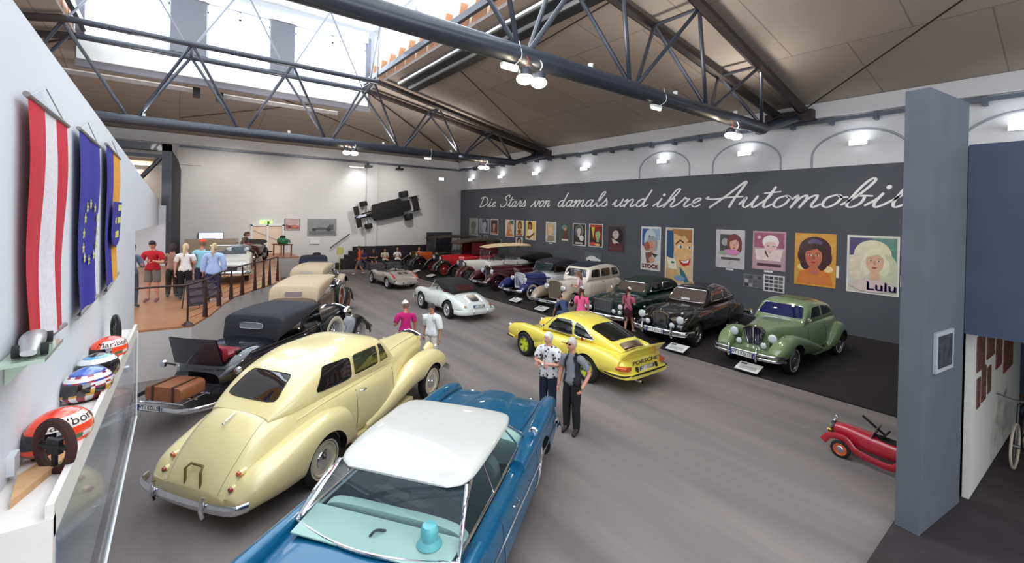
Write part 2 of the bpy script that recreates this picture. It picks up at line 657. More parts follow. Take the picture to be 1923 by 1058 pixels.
# wood baffles along both lantern sides: leaning boards one behind the other
for sgn, yy in ((1, LY1), (-1, LY0)):
    fins = MB()
    for i in range(30):
        x = -21.2 + i * 1.02
        fins.prism([(x, yy + sgn * .02, 9.89), (x + .82, yy + sgn * .02, 9.90), (x + .98, yy + sgn * .02, 10.45), (x + .16, yy + sgn * .02, 10.38)], (0, sgn * .03, 0))
        fins.prism([(x + .02, yy + sgn * .06, 10.10), (x + .02, yy + sgn * .32, 10.10), (x + .30, yy + sgn * .32, 10.85), (x + .30, yy + sgn * .06, 10.85)], (.03, 0, 0))
    tag(obj('wood_baffles', fins, ORANGEWOOD, None, False), 'row of warm wooden baffle boards along the %s edge of the glazed lantern' % ('right' if sgn > 0 else 'left'), 'baffle')
    wb = MB(); wb.box(-21.6, 10, yy + sgn * 0.36 - 0.02, yy + sgn * 0.36 + 0.02, 9.7, 10.9)
    struct('wall_lantern_%s' % ('right' if sgn > 0 else 'left'), wb, mat('lantern_side_white', (236, 228, 216), rough=0.7))
    ebeam = MB(); ebeam.box(-21.6, 10, yy - sgn * 0.18 - 0.07, yy - sgn * 0.18 + 0.07, 9.98, 10.2)
    tag(obj('lantern_beam', ebeam, STEEL, None, False), 'long grey steel beam along the %s side of the lantern' % ('right' if sgn > 0 else 'left'), 'beam')
# blind rails beside the lantern on the right roof
for yy, col, nm in ((7.72, (228, 232, 236), 'bright upper'), (8.22, (210, 216, 222), 'lower')):
    zz = 9.64 - (yy - 7.35) * 0.19
    m = MB(); m.box(-18.6, 10, yy - 0.05, yy + 0.05, zz - 0.09, zz - 0.01, 0); m.box(-18.6, 10, yy + 0.05, yy + 0.42, zz - 0.13, zz - 0.05, 1)
    tag(obj('blind_rail', m, [mat('rail_white', (236, 240, 244), rough=0.3, metal=0.4), mat('blind_black', (28, 32, 36), rough=0.5)], None, False),
        '%s white rail with black roller blind under the roof beside the lantern' % nm, 'rail')
# long light box rails hanging under the far roof
for (y0, y1, z, lab) in ((-3.4, 0.55, 8.6, 'left'), (1.35, 6.2, 8.55, 'right')):
    m = MB(); m.box(-22.6, -22.48, y0, y1, z, z + 0.14, 0); m.box(-22.62, -22.46, y0, y1, z + 0.14, z + 0.18, 1)
    yy = y1 if lab == 'left' else y0
    m.box(-22.75, -22.35, yy - 0.12, yy + 0.12, z - 0.16, z + 0.2, 2)
    tag(obj('curtain_rail', m, [mat('curtain_rail_grey', (150, 148, 150), rough=0.4), WHITE, BLACK], None, False),
        '%s grey horizontal rail with black motor box under the far roof' % lab, 'rail')


# ------------------------------------------------------------------ trusses
def node(m, p, r=0.09): m.ball(p, r, n=8, m=6)

def truss(X, label, half=0.85):
    t = thing('roof_truss', label, 'truss', (X, 0, 0))
    zb = 6.80; zt = 9.72
    yb = [-14.5 + 0.0, -11.1, -7.8, -4.55, -1.3, 1.95, 5.15, 8.45, 11.85, 15.3]
    yb[0] = -13.0 + 0.4
    m = MB()
    m.tube([(0, yb[0], zb), (0, yb[-1], zb)], 0.19, 16)
    obj('bottom_chord', m, STEEL, t)
    for s_ in (1, -1):
        m = MB()
        pts = [(s_ * half * 0.5, -13.2, 7.55), (s_ * half, LY0 + 0.1, zt - 0.15), (s_ * half, LY1 - 0.35, zt - 0.15), (s_ * half * 0.5, 17.75, 7.55)]
        m.tube([pts[1], pts[2]], 0.105, 10)
        obj('top_chord', m, STEEL, t)
        for a, b in ((pts[0], pts[1]), (pts[2], pts[3])):
            m = MB(); m.tube([a, b], [0.15, 0.12] if a == pts[0] else [0.12, 0.16], 6)
            obj('rafter', m, STEELD, t)
    # verticals from the apex nodes of the top chords down to the bottom nodes
    def ztop(y):
        if y > LY1 - 0.35: return zt - 0.15 - (y - LY1 + 0.35) * (zt - 0.15 - 7.55) / (17.75 - LY1 + 0.35)
        if y < LY0 + 0.1: return zt - 0.15 - (LY0 + 0.1 - y) * (zt - 0.15 - 7.55) / (LY0 + 0.1 + 13.2)
        return zt - 0.15
    yt = [(a + b) / 2 for a, b in zip(yb, yb[1:])]
    for k, y in enumerate(yt):
        z = ztop(y)
        hw = half if LY0 < y < LY1 else half * 0.75
        for s_ in (1, -1):
            for q in (yb[k], yb[k + 1]):
                m = MB(); m.tube([(s_ * hw, y, z), (0, q + (0.12 if q < y else -0.12), zb + 0.1)], 0.05, 8)
                obj('diagonal', m, STEEL, t)
        m = MB(); m.tube([(-hw, y, z), (hw, y, z)], 0.05, 8)
        obj('crossbar', m, STEEL, t)
    for s_ in (1, -1):
        for (ye, yn, zz) in ((15.3, 17.6, 7.5), (yb[0], -13.3, 7.5)):
            m = MB(); m.tube([(0, ye, zb), (s_ * 0.3, yn, zz)], 0.14, 10)
            obj('end_strut', m, STEEL, t)
    m = MB(); m.box(-0.75, 0.75, 17.2, 17.75, 7.3, 7.65)
    obj('bearing_block', m, STEELD, t, False)
    # upper lantern frame
    m = MB()
    yu = [LY0 + 0.3, 1.0, 3.4, 6.9]
    m.tube([(0, LY0, 12.45), (0, LY1, 12.45)], 0.06, 8)
    for y in (-1.3, 1.95, 5.15):
        m.tube([(0, y, 12.45), (half * 0.9, y - 1.55, zt - 0.15)], 0.035, 6)
        m.tube([(0, y, 12.45), (-half * 0.9, y + 1.7, zt - 0.15)], 0.035, 6)
    m.tube([(0, LY1, 12.45), (0.5, LY1 - 0.3, zt)], 0.04, 6); m.tube([(0, LY1, 12.45), (-0.5, LY1 - 0.3, zt)], 0.04, 6)
    obj('lantern_frame', m, mat('lantern_frame_grey', (120, 124, 134), rough=0.4, noise=0.05), t)
    return t

truss(-6.5, 'big grey steel roof truss nearest the camera, carrying the bright lamp pair')
truss(-20.0, 'farther grey steel roof truss crossing in front of the far wall')

# cornice of the left side above the flags etc.: white panel wall with the raking top edge
WL = -0.70
m = MB()
m.prism([(-1.6, WL, 0), (-1.6, WL, 4.98), (-3.42, WL, 4.87), (-11.9, WL, 4.60), (-11.9, WL, 0)], (0, -0.16, 0))
struct('wall_left', m, PANELW)
m = MB()
m.prism([(-11.9, WL - 0.01, 3.31), (-11.9, WL - 0.01, 4.59), (-25.7, WL - 0.01, 4.15), (-25.7, WL - 0.01, 3.02)], (0, -0.14, 0))
struct('wall_stair', m, PANELW)

# ledge with white front board and the glass balustrade below
def lz(x): return 2.42 - (abs(x) - 2.87) * 0.052
m = MB()
m.prism([(-2.87, WL, lz(-2.87) - 0.10), (-2.87, -0.47, lz(-2.87) - 0.10), (-8.1, -0.47, lz(-8.1) - 0.10), (-8.1, WL, lz(-8.1) - 0.10)], (0, 0, 0.04), 0)
m.prism([(-2.87, -0.47, lz(-2.87) - 0.16), (-8.1, -0.47, lz(-8.1) - 0.16), (-8.1, -0.47, lz(-8.1)), (-2.87, -0.47, lz(-2.87))], (0, 0.03, 0), 0)
m.box(-2.91, -2.85, WL, -0.44, 0.3, lz(-2.87) - 0.06, 0)
tag(obj('display_ledge', m, mat('ledge_white', (226, 220, 214), rough=0.5, noise=0.03), None, False), 'white ledge below the hanging flags carrying the racing helmets', 'ledge')
m = MB()
m.prism([(-2.92, -0.455, 0.95), (-8.12, -0.455, 0.83), (-8.12, -0.455, lz(-8.1) - 0.16), (-2.92, -0.455, lz(-2.9) - 0.16)], (0, 0.02, 0), 0)
gl = mat('balustrade_glass', (110, 134, 160), rough=0.02, alpha=0.32, coat=1.0)
g = obj('glass_panel', m, gl, None, False)
tag(g, 'tall glass balustrade panel hanging below the white ledge', 'glass')
m = MB(); m.tube([(-3.0, -0.44, 0.95), (-8.12, -0.44, 0.83)], 0.016, 6); m.tube([(-8.12, -0.44, 0.83), (-8.12, -0.44, lz(-8.1) - 0.1)], 0.012, 6)
obj('edge_trim', m, mat('edge_white', (236, 238, 240), rough=0.4), g)

# raised podium with beech floor
PZ = 1.12
pod = [(-12.4, -0.90), (-12.35, 0.28), (-13.3, 0.66), (-14.8, 1.08), (-15.75, 1.40), (-17.05, 2.22), (-17.5, 2.55), (-18.4, 3.1), (-24.0, 4.0), (-27.4, 4.3), (-27.4, 5.6), (-30.25, 5.6), (-30.25, -9), (-12.4, -9)]
m = MB(); m.prism([(x, y, 0) for x, y in pod], (0, 0, PZ - 0.04))
struct('wall_podium', m, mat('podium_side', (206, 199, 194), rough=0.8, noise=0.03, scale=1))
m = MB(); m.prism([(x, y, PZ - 0.04) for x, y in pod], (0, 0, 0.05))
struct('floor_podium', m, WOODF)
# white partition behind the podium visitors, portal frame and dark return wall
m = MB(); m.box(-25.9, -25.7, -9, -0.45, PZ, 3.9)
struct('wall_back', m, PANELW)
m = MB()
m.box(-26.2, -25.8, -0.62, -0.26, PZ, 6.75); m.box(-26.2, -25.8, -9, -0.26, 6.42, 6.75); m.box(-26.1, -25.9, -9, -0.5, 6.1, 6.25)
m.tube([(-26.0, -0.6, 6.2), (-26.0, -1.75, 4.6)], 0.09, 6)
t = obj('portal_frame', m, STEEL, None, False)
tag(t, 'dark steel portal frame with diagonal brace at the far end of the left wall', 'frame')
m = MB(); m.prism([(-26.2, -0.3, PZ), (-30.2, 0.10, PZ), (-30.2, 0.10, 5.9), (-29.0, -0.02, 6.3), (-26.2, -0.3, 6.6)], (0, -0.2, 0))
struct('wall_return', m, mat('dark_return', (44, 42, 50), rough=0.7, noise=0.05))
# lit hall beyond the portal
m = MB(); m.box(-44, -26.3, -9, -0.9, 6.06, 6.12); m.box(-44, -43.8, -9, -0.9, 0, 6.06); m.box(-44, -30.7, -0.95, -0.9, 0, 6.06)
struct('ceiling_back', m, mat('back_hall_cream', (206, 186, 160), rough=0.8))
for i in range(5):
    m = MB(); m.box(-28.5 - 2.6 * i, -28.1 - 2.6 * i, -3.4 - .3 * i, -1.05, 5.9, 6.0)
    tag(obj('strip_light', m, mat('strip_glow', (255, 236, 200), emit=5.0), None, False), ('nearest', 'second', 'third', 'fourth', 'farthest')[i] + ' fluorescent strip light in the hall beyond the portal', 'light', 'strip lights beyond the portal')
area_light('back_hall_light', (-33, -3, 5.8), (0, 0, 0), 8, 3, 260, (1.0, 0.9, 0.75))

# grey partition at right: narrow end face, tall part, lower long part
m = MB()
m.prism([(-1.38, 7.15, .036), (-1.15, 7.11, .036), (-0.97, 8.42, .036), (-1.19, 8.57, .036)], (0, 0, 5.385))
struct('wall_column', m, mat('partition_grey', (88, 93, 101), rough=0.75, noise=0.1, scale=2.5))
SLATE2 = mat('partition_slate', (58, 68, 88), rough=0.8, noise=0.1, scale=2.5)
m = MB(); m.box(-0.965, 4.2, 8.43, 8.58, 2.32, 4.86)
struct('wall_partition', m, SLATE2)
m = MB(); m.box(-1.19, -1.04, 8.58, 13.3, .036, 4.86); m.box(4.05, 4.2, 8.58, 13.3, 0, 4.86); m.box(-1.19, 4.2, 13.3, 13.45, .036, 4.86)
struct('wall_side_room', m, SLATE2)
m = MB(); m.box(-1.19, 4.2, 8.58, 13.3, 4.80, 4.86)
struct('ceiling_side_room', m, SLATE2)  # unseen roof, put in so the side room stays dark
# white photo panel standing against the partition
t = thing('photo_panel', 'white panel with brown photographs leaning on the partition at the right edge', 'panel', (0, 0, 0))
def pp(u, z, o=0.0):     # along the partition
    a = Vector((-0.99, 8.62, 0)); b = Vector((-0.80, 13.0, 0)); d = (b - a).normalized(); n = Vector((d.y, -d.x, 0))
    return a + d * u + n * (0.02 + o) + Vector((0, 0, z))
m = MB(); m.prism([pp(0, 0.04), pp(4.3, 0.04), pp(4.3, 2.45), pp(0, 2.45)], pp(0, 0, 0.07) - pp(0, 0, 0))
obj('board', m, mat('photo_board', (206, 204, 196), rough=0.6, noise=0.04), t, False)
random.seed(3)
for (u, z, w, h) in ((0.25, 1.72, 0.55, 0.5), (0.95, 1.78, 0.6, 0.5), (0.3, 1.2, 0.22, 0.42), (0.62, 1.22, 0.3, 0.5), (1.7, 1.5, 0.5, 0.75), (1.05, 1.25, 0.25, 0.4), (2.4, 1.3, 0.9, 0.9)):
    m = MB(); m.prism([pp(u, z, 0.07), pp(u + w, z, 0.07), pp(u + w, z + h, 0.07), pp(u, z + h, 0.07)], pp(0, 0, 0.012) - pp(0, 0, 0))
    obj('photograph', m, mat('sepia_%d' % int(u * 100), (92 + int(u * 10), 66, 58), rough=0.5, noise=0.6, scale=7), t, False)
t = thing('framed_picture', 'small white-framed picture hanging on the side of the grey partition', 'picture', (0, 0, 0))
def cp(u, z, o=0.0):
    a = Vector((-1.15, 7.11, 0)); b = Vector((-0.97, 8.42, 0)); d = (b - a).normalized(); n = Vector((d.y, -d.x, 0))
    return a + d * u + n * (0.004 + o) + Vector((0, 0, z))
m = MB(); m.prism([cp(0.28, 1.95), cp(0.86, 1.95), cp(0.86, 2.45), cp(0.28, 2.45)], cp(0, 0, 0.03) - cp(0, 0, 0))
obj('frame', m, mat('frame_silver', (170, 172, 176), rough=0.4), t, False)
m = MB(); m.prism([cp(0.34, 2.0, 0.03), cp(0.80, 2.0, 0.03), cp(0.80, 2.40, 0.03), cp(0.34, 2.40, 0.03)], cp(0, 0, 0.004) - cp(0, 0, 0))
obj('print', m, mat('print_dark', (64, 66, 70), rough=0.4, noise=0.5, scale=9), t, False)


# ------------------------------------------------------------------ lamps
LAMPGLOW = mat('flood_glow', (255, 238, 206), emit=60.0)
TUBEGLOW = mat('tube_glow', (245, 255, 235), emit=5.0)
WALLGLOW = mat('wall_lamp_glow', (248, 250, 255), emit=4.0)

def flood_pair(x, y, z, label, power, single=False):
    t = thing('floodlight', label, 'lamp', (x, y, z))
    for k, dy in enumerate((-0.17, 0.17) if not single else (0,)):
        m = MB(); m.lathe([(0.05, 0.12), (0.12, 0.06), (0.13, -0.06), (0.11, -0.07)], (0, dy, 0), 'z', 16)
        obj('lamp_housing', m, STEEL, t)
        m = MB(); m.ball((0, dy, -0.10), 0.155, 0.155, 0.10)  # glowing ball oversized to stand in for lens glare
        obj('lamp_glass', m, LAMPGLOW, t)
        m = MB(); m.tube(catmull([(0, dy, 0.1), (0.06, dy + 0.03, 0.22), (0, dy, 0.36)], 4), 0.01, 5)
        obj('cable', m, mat('cable_red', (168, 70, 50), rough=0.6) if k == 0 else WHITE, t)
    return t

FL = [(-6.35, 5.25, 6.42, 'very bright warm floodlight pair under the near truss', 1), (-6.35, 13.0, 6.36, 'glaring floodlight under the near truss close to the right wall', 1),
      (-19.85, 6.05, 6.5, 'floodlight pair under the far truss near its middle', 0), (-19.85, 13.15, 6.42, 'floodlight pair under the far truss close to the right wall', 0)]
for (x, y, z, lab, near) in FL:
    flood_pair(x, y, z, lab, 0)
    for dy in (-0.17, 0.17):
        spot_light('flood_beam', (x, y + dy, z - 0.16), (x + 0.4, y - 0.2, 0), 200 if near else 260, (1.0, 0.88, 0.72), 150, 0.12)
for (x, y, z, lab) in ((-6.5, 4.83, 6.5, 'small lit emergency batten strapped under the near truss beside the bright floodlights'), (-6.5, 9.38, 6.5, 'small lit emergency batten strapped under the middle of the near truss'),
                       (-20, 9.88, 6.52, 'small lit batten under the far truss')):
    t = thing('batten_light', lab, 'light', (x, y, z))
    m = MB(); m.box(-0.05, 0.05, -0.18, 0.18, 0.02, 0.08); obj('housing', m, WHITE, t, False)
    m = MB(); m.tube([(0, -0.17, 0), (0, 0.17, 0)], 0.035, 8); obj('tube', m, TUBEGLOW, t)
    m = MB(); m.tube(catmull([(0, 0.1, 0.06), (0.2, 0.13, 0.2), (0.12, 0.12, 0.5)], 5), 0.008, 5); obj('strap', m, WHITE, t)
WX = (-28.65, -24.76, -21.0, -16.87, -11.95, -8.23, -4.59, -1.07)
ORD = ('farthest', 'second farthest', 'third farthest', 'fourth farthest', 'fourth nearest', 'third nearest', 'second nearest', 'nearest')
for i, x in enumerate(WX):
    t = thing('wall_light', '%s small white uplight on the white strip above the slate wall' % ORD[i], 'light', (x, 17.9, 6.42), 0, 'uplights above the slate wall')
    m = MB(); m.box(-0.24, 0.24, -0.12, 0.09, -0.07, 0.05); obj('housing', m, WHITE, t, False)
    m = MB(); m.box(-0.24, 0.24, -0.15, -0.11, -0.09, 0.08); m.box(-0.21, 0.21, -0.1, 0.06, 0.05, 0.06); obj('diffuser', m, WALLGLOW, t, False)
    spot_light('wall_wash', (x, 17.55, 6.5), (x, 17.95, 7.4), 9, (0.95, 0.97, 1.0), 150, 0.1)
t = thing('wall_light', 'small square white uplight high on the far wall near the corner', 'light', (-30.1, 16.0, 6.42))
m = MB(); m.box(-0.1, 0.12, -0.22, 0.22, -0.1, 0.1); obj('housing', m, WHITE, t, False)
m = MB(); m.box(0.12, 0.14, -0.2, 0.2, -0.09, 0.09); obj('diffuser', m, WALLGLOW, t, False)
# unseen spots without fixtures that brighten the slate wall, posters and far wall
for x in (-27, -23.5, -19.5, -15, -10.5, -6, -2.5):
    spot_light('poster_wash', (x, 12.6, 7.0), (x, 17.8, 3.2), 210, (1.0, 0.93, 0.86), 75, 0.1)
for y in (2.5, 7, 11.5):
    spot_light('far_wall_wash', (-25.5, y, 7.2), (-30.2, y, 3.6), 650, (1.0, 0.97, 0.93), 90, 0.15)
spot_light('balcony_fill', (0.3, 2.2, 5.4), (-5, -0.8, 2.8), 25, (0.95, 0.97, 1.0), 120, 0.4)  # unseen fill for the banner wall, no lamp here
area_light('ledge_fill', (-5.5, 0.9, 6.3), (0, 0, 0), 3.5, 0.8, 22, (1, 0.98, 0.95))  # unseen fill over ledge and helmets, no fixture
point_light('podium_fill', (-16, -1.5, 3.6), 55, (1.0, 0.9, 0.8), 0.3)  # bare unseen fill above the podium, no lamp built

# small uplights clipped on top of the truss chords
for (X, ys) in ((-6.5, (3.0, 7.0, 10.2, 13.4)), (-20.0, (-1.0, 3.6, 7.6, 11.2))):
    for y in ys:
        t = thing('uplight', 'small white uplight clipped on top of the %s truss chord' % ('near' if X > -10 else 'far'), 'light', (X, y, 6.99), 0, 'uplights on the %s truss' % ('near' if X > -10 else 'far'))
        m = MB(); m.lathe([(.05, 0), (.06, .08), (.05, .085)], (0, 0, 0), 'z', 12); obj('housing', m, WHITE, t)
        m = MB(); m.lathe([(.048, .083), (0.001, .086)], (0, 0, 0), 'z', 12); obj('lamp_glass', m, WALLGLOW, t)
        spot_light('uplight_beam', (X, y, 7.12), (X + (.3 if X > -10 else -1.2), y, 9.5), 150 if X > -10 else 330, (1.0, .93, .86), 165, 0.25)

for x in (-25.5, -20.5, -16, -12, -8.5, -5.2):  # added row that brightens the right-hand cars, no fixtures
    spot_light('car_fill', (x + .8, 11.6, 6.9), (x, 14.2, 0.8), 230, (1.0, 0.95, 0.9), 70, 0.1)

spot_light('photo_panel_fill', (1.6, 9.2, 4.4), (-.9, 9.2, 1.6), 45, (1.0, .95, .88), 90, .1)  # unseen fill on the photo board, no lamp fitted
# ================================================================== car building kit (x forward, rear axle at x=0, y left, z up)
_wheel_cache = {}


def wheel_parts(style, R, w, ww, rimcol):
    key = (style, R, w, ww, rimcol)
    if key in _wheel_cache: return _wheel_cache[key]
    rim_r = R * (0.66 if style in ('disc', 'fuchs', 'cap') else 0.74)
    rc = mat('rim_%d_%d_%d' % rimcol, rimcol, rough=0.3, coat=0.6) if rimcol else CHROME
    m = MB()
    prof = [(rim_r, -w * .42), (rim_r + .01, -w * .5), (R - .03, -w * .48), (R, -w * .3), (R, w * .3), (R - .03, w * .48), (rim_r + .01, w * .5), (rim_r, w * .42)]
    m.lathe(prof, (0, 0, 0), 'y', 32)
    tyre = m.mesh('wheel', [RUBBER])
    out = [('wheel', tyre)]
    subs = []
    if ww:
        m = MB(); h = w * .5 + .004
        m.lathe([(rim_r + .008, h - .006), (rim_r + .02, h), (rim_r + (R - rim_r) * ww, h), (rim_r + (R - rim_r) * ww + .008, h - .008)], (0, 0, 0), 'y', 32)
        subs.append(('whitewall', m.mesh('whitewall', [WHITEWALL])))
    if style in ('disc', 'cap'):
        m = MB()
        m.lathe([(rim_r + .004, w * .46), (rim_r * .93, w * .5), (rim_r * .86, w * .34), (rim_r * .6, w * .36), (0.001, w * .36)], (0, 0, 0), 'y', 28)
        subs.append(('rim', m.mesh('rim', [rc])))
        m = MB()
        cr = rim_r * (0.58 if style == 'disc' else 0.9)
        m.lathe([(cr, w * .36), (cr * .92, w * .44), (cr * .6, w * .47), (cr * .35, w * .52), (cr * .3, w * .62), (0.001, w * .66)], (0, 0, 0), 'y', 24)
        subs.append(('hubcap', m.mesh('hubcap', [CHROME])))
    elif style == 'fuchs':
        m = MB(); m.lathe([(rim_r + .004, w * .46), (rim_r * .92, w * .5), (rim_r * .88, w * .3), (rim_r * .86, -w * .2), (0.001, -w * .2)], (0, 0, 0), 'y', 28)
        subs.append(('rim', m.mesh('rim', [DULLMETAL])))
        m = MB()
        for k in range(5):
            a = 2 * PI * k / 5
            M = Matrix.Rotation(a, 4, 'Y')
            q = [(-.03, w * .33, .03), (.03, w * .33, .03), (.075, w * .37, rim_r * .86), (-.075, w * .37, rim_r * .86)]
            m.prism([M @ Vector(p) for p in q], (0, -.04, 0))
        m.lathe([(0.06, w * .3), (0.055, w * .42), (0.001, w * .45)], (0, 0, 0), 'y', 16)
        subs.append(('spokes', m.mesh('spokes', [rc])))
    else:
        m = MB(); m.lathe([(rim_r + .004, -w * .4), (rim_r * .93, -w * .4), (rim_r * .9, 0), (rim_r * .93, w * .4), (rim_r + .004, w * .46)], (0, 0, 0), 'y', 28)
        subs.append(('rim', m.mesh('rim', [rc])))
        m = MB()
        n = 12 if style == 'wood' else 20
        for k in range(n):
            a = 2 * PI * k / n; b = a + (0 if style == 'wood' else (0.35 if k % 2 else -0.35))
            m.tube([(math.cos(a) * .05, w * .25, math.sin(a) * .05), (math.cos(b) * rim_r * .92, 0, math.sin(b) * rim_r * .92)], .018 if style == 'wood' else .006, 6)
        subs.append(('spokes', m.mesh('spokes', [rc])))
        m = MB(); m.lathe([(0.07, -.02), (0.07, w * .3), (0.045, w * .5), (0.001, w * .55)], (0, 0, 0), 'y', 16)
        subs.append(('hubcap', m.mesh('hubcap', [CHROME])))
    out += subs
    _wheel_cache[key] = out
    return out


def wheel(t, x, y, style='disc', R=.34, w=.17, ww=0.0, rimcol=None, z=None, tilt=None, name='wheel', steer=0.0):
    parts = wheel_parts(style, R, w, ww, rimcol)
    o = bpy.data.objects.new(name, parts[0][1]); COL.objects.link(o); o.parent = t
    o.location = (x, y, R if z is None else z)
    o.rotation_euler = (0, 0, (0 if y > 0 else PI) + steer)
    if tilt: o.rotation_euler = tilt
    for nm, me in parts[1:]:
        c = bpy.data.objects.new(nm, me); COL.objects.link(c); c.parent = o
    return o


def wheels4(t, wb, tf, tr, **kw):
    for (x, y) in ((0, tr / 2), (0, -tr / 2), (wb, tf / 2), (wb, -tf / 2)):
        wheel(t, x, y, **kw)


def headlamp(t, p, r=.11, depth=.2, mount=None, yaw=0.0, name='headlamp', tint=None):
    m = MB()
    M = Matrix.Rotation(yaw, 4, 'Z')
    m.lathe([(0.001, -depth), (r * .45, -depth * .85), (r * .85, -depth * .4), (r, -.01), (r * 1.04, 0), (r * .94, .012)], p, 'x', 20, M=M)
    o = obj(name, m, CHROME if not tint else tint, t)
    m = MB(); m.lathe([(r * .95, 0.004), (r * .8, .02), (r * .4, .034), (0.001, .038)], p, 'x', 20, M=M)
    obj('lens', m, LENS, o)
    if mount:
        m = MB(); m.tube([p, mount], .02, 6); obj('lamp_bracket', m, CHROME, o)
    return o


PLATE_BLUE = mat('plate_blue', (40, 70, 160), rough=0.5)
PLATE_INK = mat('plate_ink', (20, 20, 24), rough=0.6)


def plate(t, p, fwd=1, w=.52, h=.12, tilt=0.0, text='WT 1 KOLLER', yaw=0.0):
    """number plate facing +x (fwd=1) or -x (fwd=-1)"""
    m = MB()
    base = Matrix.Translation(p) @ Matrix.Rotation((0 if fwd > 0 else PI) + yaw, 4, 'Z') @ Matrix.Rotation(-tilt, 4, 'Y')
    m.box(-.008, 0, -w / 2, w / 2, -h / 2, h / 2, 0, base)
    m.box(0, .002, -w / 2, -w / 2 + .045, -h / 2, h / 2, 1, base)
    m.box(0, .002, w / 2 - .03, w / 2, -h / 2, h / 2, 1, base)
    for zz in (-h / 2 + .004, h / 2 - .004): m.box(0, .002, -w / 2, w / 2, zz - .004, zz + .004, 2, base)
    TM = base @ Matrix(((0, 0, 1, .0035), (1, 0, 0, 0.01), (0, 1, 0, 0), (0, 0, 0, 1)))
    add_text(m, text, TM, h * .82, mi=2, sx=w / .52 * .82 * (.12 / h) if h < .2 else .8, bold=.0025)
    return obj('number_plate', m, [WHITE, PLATE_BLUE, PLATE_INK], t, False)


def blade(t, pts, r=.045, flat=.35, name='bumper', mt=None, n=10, k=6, up=(0, 0, 1)):
    m = MB(); m.tube(catmull(pts, k), r, n, 0, flat, up=up)
    return obj(name, m, mt or CHROME, t)


def body(t, name, mb, m, cuts=(), ang=40):
    if cuts:
        me = boolean_cut(mb, [m], cuts, name, True, ang)
        return obj(name, me, None, t)
    return obj(name, mb, m, t, True, ang)


def fender_shell(path, yi, yo, drop=.14, lip=.05, n=6, crown=1.0, th=.0):
    """open sweeping wing: path (x,z) of the crown ridge from front to rear; yi inner, yo outer (signed)"""
    P = catmull([(x, 0, z) for x, z in path], 6)
    m = MB(); rows = []
    L = len(P)
    for i, p in enumerate(P):
        tg = (P[min(i + 1, L - 1)] - P[max(i - 1, 0)]).normalized()
        nr = Vector((-tg.z, 0, tg.x))
        if nr.z < 0 and abs(nr.z) > .2: nr = -nr
        c = Vector((P[L // 3].x, 0, 0))
        if nr.dot(p - c) < 0: nr = -nr
        row = []
        for k in range(n + 1):
            s_ = k / n
            a = s_ * PI / 2
            y = yi + (yo - yi) * math.sin(a)
            row.append(p + nr * (-drop * (1 - math.cos(a))) + Vector((0, y, 0)))
        row.append(row[-1] - nr * lip)
        row.append(row[-1] - nr * lip * .2 + Vector((0, -(yo - yi) * .06, 0)))
        # inside return
        for k in range(n, -1, -2):
            s_ = k / n; a = s_ * PI / 2
            y = yi + (yo - yi) * math.sin(a) * .93
            row.append(p + nr * (-drop * (1 - math.cos(a)) - .025) + Vector((0, y, 0)))
        rows.append(row)
    m.grid(rows)
    return m


def both(t, name, mb, mt, cuts=None):
    """a mesh on the left (+y) and its mirror on the right"""
    if cuts:
        body(t, name, mb, mt, cuts)
        body(t, name, mirror_y(mb), mt, [(x, z, r, -y1, -y0) for (x, z, r, y0, y1) in cuts])
    else:
        obj(name, mb, mt, t); obj(name, mirror_y(mb), mt, t)


def grille(t, x, z0, z1, wt, wb_, depth=.06, bars=13, shape='arch', mt=None, lean=0.0, horiz=0, mid=False, core=None, name='radiator_grille', vee=0.0):
    """radiator front facing +x; outline in y,z"""
    if shape == 'arch':
        out = [(-wb_, z0), (-wt, z1 - .10)] + [(-wt * math.cos(PI * k / 8), z1 - .10 + .10 * math.sin(PI * k / 8)) for k in range(1, 8)] + [(wt, z1 - .10), (wb_, z0)]
    elif shape == 'temple':
        out = [(-wb_, z0), (-wt, z1 - .08), (-wt * .6, z1 - .04), (0, z1), (wt * .6, z1 - .04), (wt, z1 - .08), (wb_, z0)]
    elif shape == 'shield':
        out = [(0, z0 - .02), (-wb_ * .7, z0 + .04), (-wb_, z0 + (z1 - z0) * .4), (-wt, z1 - .12), (-wt * .6, z1 - .02), (0, z1), (wt * .6, z1 - .02), (wt, z1 - .12), (wb_, z0 + (z1 - z0) * .4), (wb_ * .7, z0 + .04)]
    else:
        out = [(-wb_, z0), (-wt, z1), (wt, z1), (wb_, z0)]
    def X(y, z): return x - lean * (z - z0) - vee * abs(y) / max(wt, .01)
    m = MB()
    m.prism([(X(y, z) - depth, y, z) for y, z in out], (depth * .6, 0, 0), 1)
    m.tube([(X(y, z), y, z) for y, z in out], .022, 6, 0, closed=True)
    zs = [z for y, z in out]
    for k in range(bars):
        y = -max(wt, wb_) * .93 + 2 * max(wt, wb_) * .93 * k / (bars - 1)
        zz = []
        n = len(out)
        for i in range(n):
            (ya, za), (yb, zb) = out[i], out[(i + 1) % n]
            if (ya - y) * (yb - y) < 0: zz.append(za + (zb - za) * (y - ya) / (yb - ya))
        if len(zz) >= 2:
            a, b = min(zz), max(zz)
            m.tube([(X(y, a) - .012, y, a), (X(y, b) - .012, y, b)], .007, 4, 0)
    if mid: m.tube([(X(0, z0) + .01, 0, z0), (X(0, z1) + .01, 0, z1)], .02, 6, 0)
    o = obj(name, m, [mt or CHROME, core or mat('grille_core', (70, 72, 78), rough=.35, metal=.7)], t)
    return o


